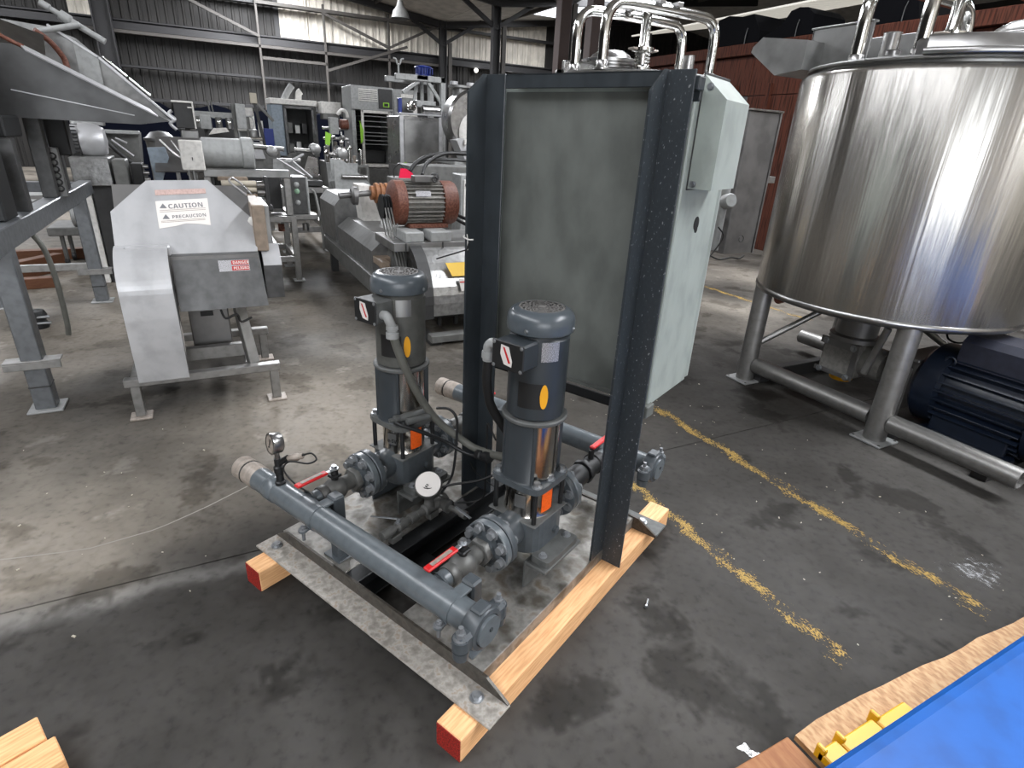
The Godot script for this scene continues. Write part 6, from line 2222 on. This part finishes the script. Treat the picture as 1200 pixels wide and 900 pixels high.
	cbox(t, "dark_band", 2.24, 2.56, 1.76, 1.87, 12.6, 12.9, M.mid_grey)
	cbox(t, "pale_box", 2.24, 2.40, 1.50, 1.79, 11.95, 12.1, M.pale_grey)
	cbox(t, "base", 2.15, 2.60, 0.0, 1.0, 12.1, 12.9, M.mid_grey)
	pipe(t, "hose", [P(2.42, 1.84, 12.1), P(2.50, 1.92, 12.1), P(2.58, 1.90, 12.1), P(2.61, 1.80, 12.1)], 0.03, M.white_paint)
	cyl(t, "round_tank", P(2.46, 1.68, 12.1), P(2.61, 1.68, 12.1), 0.09, M.rust_brown)
	slab(t, "green_sheet", [P(2.12, 1.32, 11.9), P(2.20, 1.30, 11.9), P(2.24, 1.5, 11.9), P(2.14, 1.54, 11.9)], 0.02, M.lime)
	for i in 10:
		var a := 2.12 + i * 0.05
		cyl(t, "valve_stem", P(a, 1.0, 12.0 + 0.1 * (i % 3)), P(a, 1.28 + 0.09 * (i % 4), 12.0 + 0.1 * (i % 3)), 0.018 + 0.006 * (i % 3), [M.stainless, M.chrome, M.coupling_pale][i % 3], 10)
		cyl(t, "valve_wheel", P(a, 1.18 + 0.09 * (i % 4), 11.97 + 0.1 * (i % 3)), P(a + 0.01, 1.18 + 0.09 * (i % 4), 11.9 + 0.1 * (i % 3)), 0.038, [M.chrome, M.stainless_dull, M.pale_grey][i % 3], 12)
	for y in [1.12, 1.42, 1.6]:
		cyl(t, "manifold", P(2.12, y, 12.1), P(2.60, y, 12.1), 0.025, M.stainless, 10)

	# left background
	t = thing("dark_front_box", "dark fronted control box with white rim on a pole, above the white box", "control box", P(-0.1, 0, 9.1))
	cbox(t, "post", -0.13, -0.07, 0.0, 1.5, 9.1, 9.16, M.mid_grey)
	cbox(t, "case", -0.22, 0.0, 1.50, 1.80, 9.02, 9.2, M.dark_grey)
	cbox(t, "white_rim", -0.235, 0.01, 1.795, 1.82, 9.0, 9.2, M.white_paint)
	cbox(t, "white_rim", -0.01, 0.01, 1.50, 1.80, 9.0, 9.2, M.white_paint)
	cbox(t, "label", -0.06, -0.01, 1.74, 1.755, 9.0, 9.02, M.white_paint, 0.0)
	cbox(t, "lower_case", -0.18, 0.02, 1.20, 1.48, 9.05, 9.3, M.stainless_dull)
	pipe(t, "hose", [P(-0.24, 1.70, 9.05), P(-0.28, 1.66, 9.05), P(-0.22, 1.60, 9.02), P(-0.28, 1.55, 9.02), P(-0.22, 1.48, 9.02)], 0.02, M.aluminium)
	t = thing("round_pot", "low round dark pot with bright rim, left of the dark fronted box", "pot", P(-0.42, 0, 9.0))
	k = mk()
	k.lathe(P(-0.42, 1.22, 9.0), up, [0.0, 0.0, 0.16, 0.0, 0.17, 0.12, 0.185, 0.125, 0.185, 0.15, 0.16, 0.16, 0.1, 0.22, 0.0, 0.24], 24)
	part(t, "pot", k, M.stainless_dull)
	stand(t, -0.55, -0.29, 8.87, 9.13, 1.22, 0.04, M.satin_leg)
	t = thing("small_grey_box", "small pale grey box hanging on a post, right of the dark fronted box", "box", P(0.12, 0, 9.5))
	cbox(t, "post", 0.10, 0.15, 0.0, 1.56, 9.6, 9.65, M.dark_grey)
	cbox(t, "case", 0.06, 0.20, 1.50, 1.68, 9.5, 9.62, M.pale_grey)
	t = thing("dark_filler", "dark machine with round heads and a white scoop, behind the grey drum", "machine", P(0.3, 0, 12.0))
	cbox(t, "body", 0.0, 0.62, 0.0, 1.50, 11.9, 12.5, M.dark_grey)
	cbox(t, "beam", -0.05, 0.62, 1.66, 1.76, 12.0, 12.2, M.pale_grey)
	for i in 4:
		cyl(t, "filling_head", P(0.05 + i * 0.16, 1.50, 12.0), P(0.05 + i * 0.16, 1.68, 12.0), 0.055, [M.mid_grey, M.stainless_dull][i % 2], 14)
		cyl(t, "lamp_knob", P(0.05 + i * 0.16, 1.60, 11.94), P(0.05 + i * 0.16, 1.60, 11.9), 0.03, M.chrome, 12)
	slab(t, "white_scoop", [P(0.18, 1.40, 11.7), P(0.28, 1.42, 11.7), P(0.50, 1.46, 11.7), P(0.46, 1.52, 11.7), P(0.26, 1.50, 11.7)], 0.06, M.white_paint)
	for i in 2:
		pipe(t, "rod", [P(0.26 + i * 0.05, 1.7, 12.1), P(0.24 + i * 0.05, 1.94, 12.1)], 0.012, M.mid_grey)
	t = thing("slim_box", "slim upright pale grey box on a post with looping wires, left of the windowed cabinet", "box", P(0.6, 0, 10.1))
	cbox(t, "post", 0.50, 0.55, 0.0, 1.86, 10.1, 10.16, M.mid_grey)
	cbox(t, "case", 0.55, 0.68, 1.52, 1.86, 10.0, 10.14, M.pale_grey)
	pipe(t, "wire", [P(0.68, 1.7, 10.05), P(0.76, 1.68, 10.05), P(0.78, 1.58, 10.05), P(0.70, 1.5, 10.05)], 0.008, M.pale_grey)
	t = thing("blue_panel_machine", "grey machine with a blue panel and a tilted post, left of the windowed cabinet", "machine", P(1.1, 0, 12.0))
	cbox(t, "body", 0.98, 1.32, 0.0, 1.24, 12.0, 12.6, M.mid_grey)
	cbox(t, "blue_panel", 1.08, 1.24, 1.24, 1.54, 11.98, 12.1, M.blue_paint)
	cbox(t, "side_panel", 1.0, 1.08, 1.24, 1.66, 12.0, 12.1, M.white_paint)
	k = mk()
	k.bar(P(1.04, 1.24, 11.6), P(0.94, 2.0, 11.6), 0.05, 0.05)
	part(t, "tilted_post", k, M.dark_grey)
	k = mk()
	k.bar(P(0.92, 2.0, 11.6), P(1.22, 1.66, 11.6), 0.045, 0.045)
	part(t, "tilted_post", k, M.mid_grey)
	cbox(t, "sign", 0.88, 0.99, 1.92, 2.08, 11.55, 11.6, M.cream)
	cbox(t, "head", 0.72, 0.92, 1.72, 1.86, 11.7, 11.9, M.stainless)
	cbox(t, "head_post", 0.79, 0.85, 0.0, 1.72, 11.75, 11.82, M.mid_grey)
	t = thing("tarp_stack", "long low stack under a dark navy tarpaulin along the back wall", "tarpaulin", P(0.5, 0, 20.0))
	k = mk()
	var pl := [-3.0, 0.0]
	for i in 24:
		pl.append_array([-3.0 + i * 0.32, 1.95 + 0.10 * sin(i * 1.3) + 0.05 * sin(i * 3.7)])
	pl.append_array([4.4, 0.0])
	k.prism(pl, Transform3D(Basis(), P(0, 0, 20.6)), 1.4)
	part(t, "tarpaulin", k, M.navy_tarp)

	# more machines in the rows behind
	t = thing("stainless_vat", "open stainless vat with a ribbed rim, behind the dark filling machine", "vat", P(0.2, 0, 14.6))
	k = mk()
	k.lathe(P(0.2, 0.35, 14.6), up, [0.0, 0.0, 0.42, 0.05, 0.50, 0.2, 0.50, 1.05, 0.53, 1.06, 0.53, 1.10, 0.46, 1.10, 0.46, 0.3, 0.0, 0.2], 28)
	part(t, "bowl", k, M.stainless)
	for q in [[-0.1, 14.3], [0.5, 14.3], [0.2, 14.95]]:
		cyl(t, "leg", P(q[0], 0.0, q[1]), P(q[0], 0.5, q[1]), 0.04, M.satin_leg, 12)
	t = thing("mixer_stand", "pale mixer with a round head on a column, left of the windowed cabinet's roof", "mixer", P(1.0, 0, 15.4))
	cbox(t, "column", 0.86, 1.14, 0.0, 1.5, 15.3, 15.7, M.pale_grey)
	cyl(t, "head", P(1.0, 1.45, 15.2), P(1.0, 1.85, 15.2), 0.2, M.white_paint, 24)
	cbox(t, "arm", 0.94, 1.06, 1.6, 1.8, 15.2, 15.6, M.mid_grey)
	t = thing("parts_rack", "open rack of pipes and fittings, just left of the tall shelf cabinet's base", "rack", P(2.2, 0, 10.6))
	stand(t, 2.05, 2.5, 10.3, 10.9, 1.05, 0.04, M.mid_grey)
	for i in 9:
		var a := 2.06 + i * 0.052
		cyl(t, "fitting", P(a, 1.05, 10.35 + 0.06 * (i % 3)), P(a + 0.01, 1.14 + 0.05 * ((i * 5) % 4), 10.35 + 0.06 * (i % 3)), 0.02 + 0.008 * (i % 2), [M.stainless, M.coupling_pale, M.dark_grey, M.chrome][i % 4], 10)
	cyl(t, "long_pipe", P(2.0, 1.09, 10.75), P(2.5, 1.09, 10.75), 0.035, M.stainless, 12)
	t = thing("bright_cover_machine", "low machine with slanting bright covers between the drum machine and windowed cabinet", "machine", P(0.75, 0, 11.0))
	cbox(t, "body", 0.72, 0.93, 0.0, 1.10, 10.8, 11.3, M.mid_grey)
	slab(t, "slanting_cover", [P(0.70, 1.08, 10.75), P(0.95, 1.08, 10.75), P(0.90, 1.32, 10.95), P(0.74, 1.32, 10.95)], 0.02, M.aluminium)
	cyl(t, "cross_pipe", P(0.70, 1.38, 10.95), P(0.95, 1.38, 10.95), 0.03, M.chrome, 12)
	cyl(t, "round_head", P(0.82, 1.35, 11.0), P(0.82, 1.52, 11.0), 0.07, M.stainless_dull, 16)

	# far left, behind the trough conveyor
	t = thing("bell_motor", "silver bell ended motor on a box wrapped in shiny film, behind the trough conveyor's end", "motor", P(-0.95, 0, 7.3))
	var mo2 := Node3D.new()
	mo2.name = "motor"
	t.add_child(mo2, true)
	k = mk()
	k.lathe(P(-1.14, 1.36, 7.42), Vector3.RIGHT, [0.0, 0.0, 0.14, 0.0, 0.14, 0.10, 0.16, 0.11, 0.165, 0.18, 0.15, 0.26, 0.12, 0.31, 0.0, 0.33], 32)
	part(mo2, "bell", k, M.aluminium)
	for i in 9:
		cbox(mo2, "cooling_rib", -1.15, -1.04, 1.22 + i * 0.032, 1.232 + i * 0.032, 7.24, 7.29, M.black_iron, 0.0)
	cbox(t, "wrapped_box", -1.12, -0.80, 0.96, 1.22, 7.05, 7.6, M.wrap_sheet)
	cbox(t, "glass_top", -1.1, -0.82, 1.50, 1.58, 7.45, 7.6, M.wrap_sheet)
	cbox(t, "dark_base", -1.0, -0.80, 0.0, 0.97, 7.1, 7.48, M.dark_grey)
	cbox(t, "white_base", -1.10, -1.01, 0.0, 0.97, 7.08, 7.5, M.white_paint)
	t = thing("grey_hood_machine", "grey hooded machine with slanting bright bars, between the trough and the pale blue guard", "machine", P(-0.8, 0, 8.2))
	slab(t, "hood", [P(-1.0, 1.0, 8.25), P(-0.62, 1.0, 8.25), P(-0.58, 1.44, 8.25), P(-0.95, 1.42, 8.25)], 0.4, M.mid_grey)
	cbox(t, "top_edge", -0.97, -0.56, 1.42, 1.46, 7.97, 8.05, M.pale_grey)
	cbox(t, "body", -0.98, -0.6, 0.0, 1.0, 8.0, 8.6, M.dark_grey)
	for q in [[-0.95, 1.36, -0.68, 1.12], [-0.84, 1.36, -0.66, 1.2], [-0.80, 1.38, -0.70, 1.33]]:
		pipe(t, "slanting_bar", [P(q[0], q[1], 7.98), P(q[2], q[3], 7.98)], 0.012, M.aluminium)
	pipe(t, "dark_hose", [P(-1.0, 1.42, 7.96), P(-0.9, 1.36, 7.96), P(-0.8, 1.24, 7.96), P(-0.66, 1.10, 7.96)], 0.022, M.dark_grey)
	t = thing("twin_column_box", "two dark upright boxes side by side behind the sloping guard", "box", P(-0.6, 0, 7.1))
	cbox(t, "upright_box", -0.775, -0.66, 0.0, 1.21, 7.0, 7.3, M.mid_grey)
	cbox(t, "upright_box", -0.64, -0.54, 0.0, 1.17, 7.15, 7.4, M.dark_grey)
	for i in 4:
		cyl(t, "fitting", P(-0.54, 0.96 + i * 0.06, 7.2), P(-0.49, 0.96 + i * 0.06, 7.2), 0.02, M.stainless, 10)
	t = thing("grey_barrel", "grey round barrel lying on a low cart beneath the trough conveyor", "barrel", P(-1.3, 0, 8.1))
	cyl(t, "drum", P(-1.36, 0.56, 8.0), P(-1.14, 0.56, 8.0), 0.11, M.pale_grey)
	cbox(t, "cart", -1.6, -1.0, 0.36, 0.45, 7.9, 8.5, M.mid_grey)
	for q in [[-1.5, 8.0], [-1.1, 8.0], [-1.5, 8.4], [-1.1, 8.4]]:
		cbox(t, "cart_post", q[0] - 0.02, q[0] + 0.02, 0.08, 0.37, q[1] - 0.02, q[1] + 0.02, M.mid_grey)
		k = mk()
		k.lathe(P(q[0] - 0.02, 0.05, q[1]), Vector3.RIGHT, [0.0, 0.0, 0.045, 0.0, 0.05, 0.005, 0.05, 0.035, 0.0, 0.04], 16)
		part(t, "caster", k, M.black_rubber)
	# pallet wood on the floor
	for q in [[-2.1, 7.1, -1.55, 7.9, 0.18, 0.0, "thick brown timber slanting on the floor under the trough conveyor"], [-2.2, 8.45, -1.3, 8.55, 0.12, 0.0, "brown timber lying flat behind the slanting one under the trough conveyor"], [-1.95, 7.0, -1.45, 7.05, 0.10, 0.0, "short brown timber end near the conveyor's drain hose"]]:
		t = thing("pallet_timber", q[6], "timber", P((q[0] + q[2]) / 2, 0, (q[1] + q[3]) / 2), 0, "brown timbers under the trough conveyor")
		k = mk()
		k.bar(P(q[0], 0.001 + q[4] / 2, q[1]), P(q[2], 0.001 + q[4] / 2, q[3]), 0.12, q[4], 0.004)
		part(t, "beam", k, M.timber_dark)
	t = thing("clamp_fitting", "small round black clamp with bright bolts on the floor below the conveyor's low rail", "clamp", P(-1.35, 0, 5.6))
	k = mk()
	k.lathe(P(-1.35, 0.001, 5.6), up, [0.0, 0.0, 0.07, 0.0, 0.075, 0.02, 0.06, 0.06, 0.075, 0.10, 0.06, 0.14, 0.0, 0.15], 20)
	part(t, "body", k, M.black_iron)
	for y in [0.05, 0.10]:
		cyl(t, "bolt", P(-1.45, y, 5.54), P(-1.25, y, 5.54), 0.012, M.zinc, 10)

	# goods piled on the roof of the brown office
	for q in [[[9.0, 3.2, 9.0, 3.70, 8.75, 3.74, 8.45, 3.69, 8.2, 3.70, 8.03, 3.45, 7.98, 3.2], "boxy black tarpaulin bundle on the brown office roof, left of the sloping one"], [[7.96, 3.2, 7.93, 3.33, 7.6, 3.45, 7.45, 3.64, 7.3, 3.67, 7.15, 3.65, 7.02, 3.55, 6.98, 3.2], "sloping black tarpaulin bundle on the brown office roof, in the middle"], [[6.25, 3.2, 6.2, 3.60, 5.9, 3.66, 5.5, 3.64, 5.36, 3.2], "dark tarpaulin bundle on the brown office roof, above the big kettle"]]:
		var pl2: Array = q[0]
		t = thing("tarp_bundle", q[1], "tarpaulin", P(9.0, 3.2, (pl2[0] + pl2[-2]) / 2), 0, "tarpaulin bundles on the brown office")
		k = mk()
		k.prism(pl2, Transform3D(Basis(Vector3.FORWARD, up, Vector3.RIGHT), P(8.62, 0, 0)), 0.75)
		part(t, "tarpaulin", k, M.black_tarp)
		k = mk()
		k.sweep([P(8.6, 3.2, (pl2[0] + pl2[-2]) / 2 - 0.2), P(8.605, 3.4, (pl2[0] + pl2[-2]) / 2 - 0.2), P(8.61, 3.5, (pl2[0] + pl2[-2]) / 2 - 0.22)], 0.008, 6)
		part(t, "tie_rope", k, M.dark_grey)
	# lamps far in the dark bay
	for q in [[10.6, 4.1], [12.2, 3.95], [13.4, 3.9]]:
		t = thing("wall_lamp", "small round glowing lamp on the far wall, %s of three right of the first column" % {10.6: "leftmost", 12.2: "middle", 13.4: "rightmost"}[q[0]], "lamp", P(q[0], q[1], 24.4), 0, "round lamps on the far wall")
		k = mk()
		k.lathe(P(q[0], q[1], 24.5), Vector3.BACK, [0.0, 0.0, 0.10, 0.0, 0.10, 0.1, 0.0, 0.1], 16)
		part(t, "case", k, M.dark_grey)
		k = mk()
		k.lathe(P(q[0], q[1], 24.4), Vector3.BACK, [0.08, 0.0, 0.06, 0.03, 0.0, 0.04], 16)
		part(t, "lens", k, M.lamp_glow)
		var o := OmniLight3D.new()
		o.name = "lamp_light"
		o.position = P(q[0], q[1], 24.25)
		o.light_energy = 0.15
		o.light_size = 0.08
		o.omni_range = 40.0
		o.omni_attenuation = 2.0
		o.shadow_enabled = true
		add_child(o, true)

func _ready() -> void:
	var cam := Camera3D.new()
	cam.name = "camera"
	cam.fov = 68.15
	cam.position = Vector3(0, 1.575, 0)
	cam.rotation_order = EULER_ORDER_YXZ
	cam.rotation_degrees = Vector3(-23.304, -28.107, 2.990)
	cam.near = 0.02
	cam.far = 200.0
	add_child(cam)
	cam.current = true
	var we := WorldEnvironment.new()
	we.name = "environment"
	var e := Environment.new()
	e.background_mode = Environment.BG_SKY
	var sk := Sky.new()
	var ps := ProceduralSkyMaterial.new()
	ps.sky_top_color = Color(0.45, 0.6, 0.85)
	ps.sky_horizon_color = Color(0.85, 0.88, 0.92)
	ps.ground_bottom_color = Color(0.3, 0.29, 0.27)
	ps.ground_horizon_color = Color(0.6, 0.6, 0.6)
	sk.sky_material = ps
	e.sky = sk
	e.tonemap_mode = Environment.TONE_MAPPER_LINEAR
	e.tonemap_exposure = 1.4
	e.sdfgi_enabled = true
	e.ssao_enabled = true
	e.ssil_enabled = true
	we.environment = e
	add_child(we)
	# daylight: unseen roof strips, some added as fill, and the added glowing door
	for q in SKY:
		light("skylight", P(q[0], roof_y(q[0]) - 0.07, q[1]), Vector3(-90, 0, 0), Vector2(1.5, q[2]), q[3], Color(0.97, 0.98, 1.0))
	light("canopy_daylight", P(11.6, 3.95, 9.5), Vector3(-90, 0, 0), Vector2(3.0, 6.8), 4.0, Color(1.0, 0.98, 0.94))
	light("door_daylight", P(-2.75, 2.1, -7.15), Vector3(0, 0, 0), Vector2(6.4, 4.0), 18.0, Color(0.98, 0.99, 1.0))
	rng.seed = 7
	make_materials()
	hall()
	skid_set()
	kettles()
	slicer()
	feeder()
	grinder()
	far_machines()
	foreground()
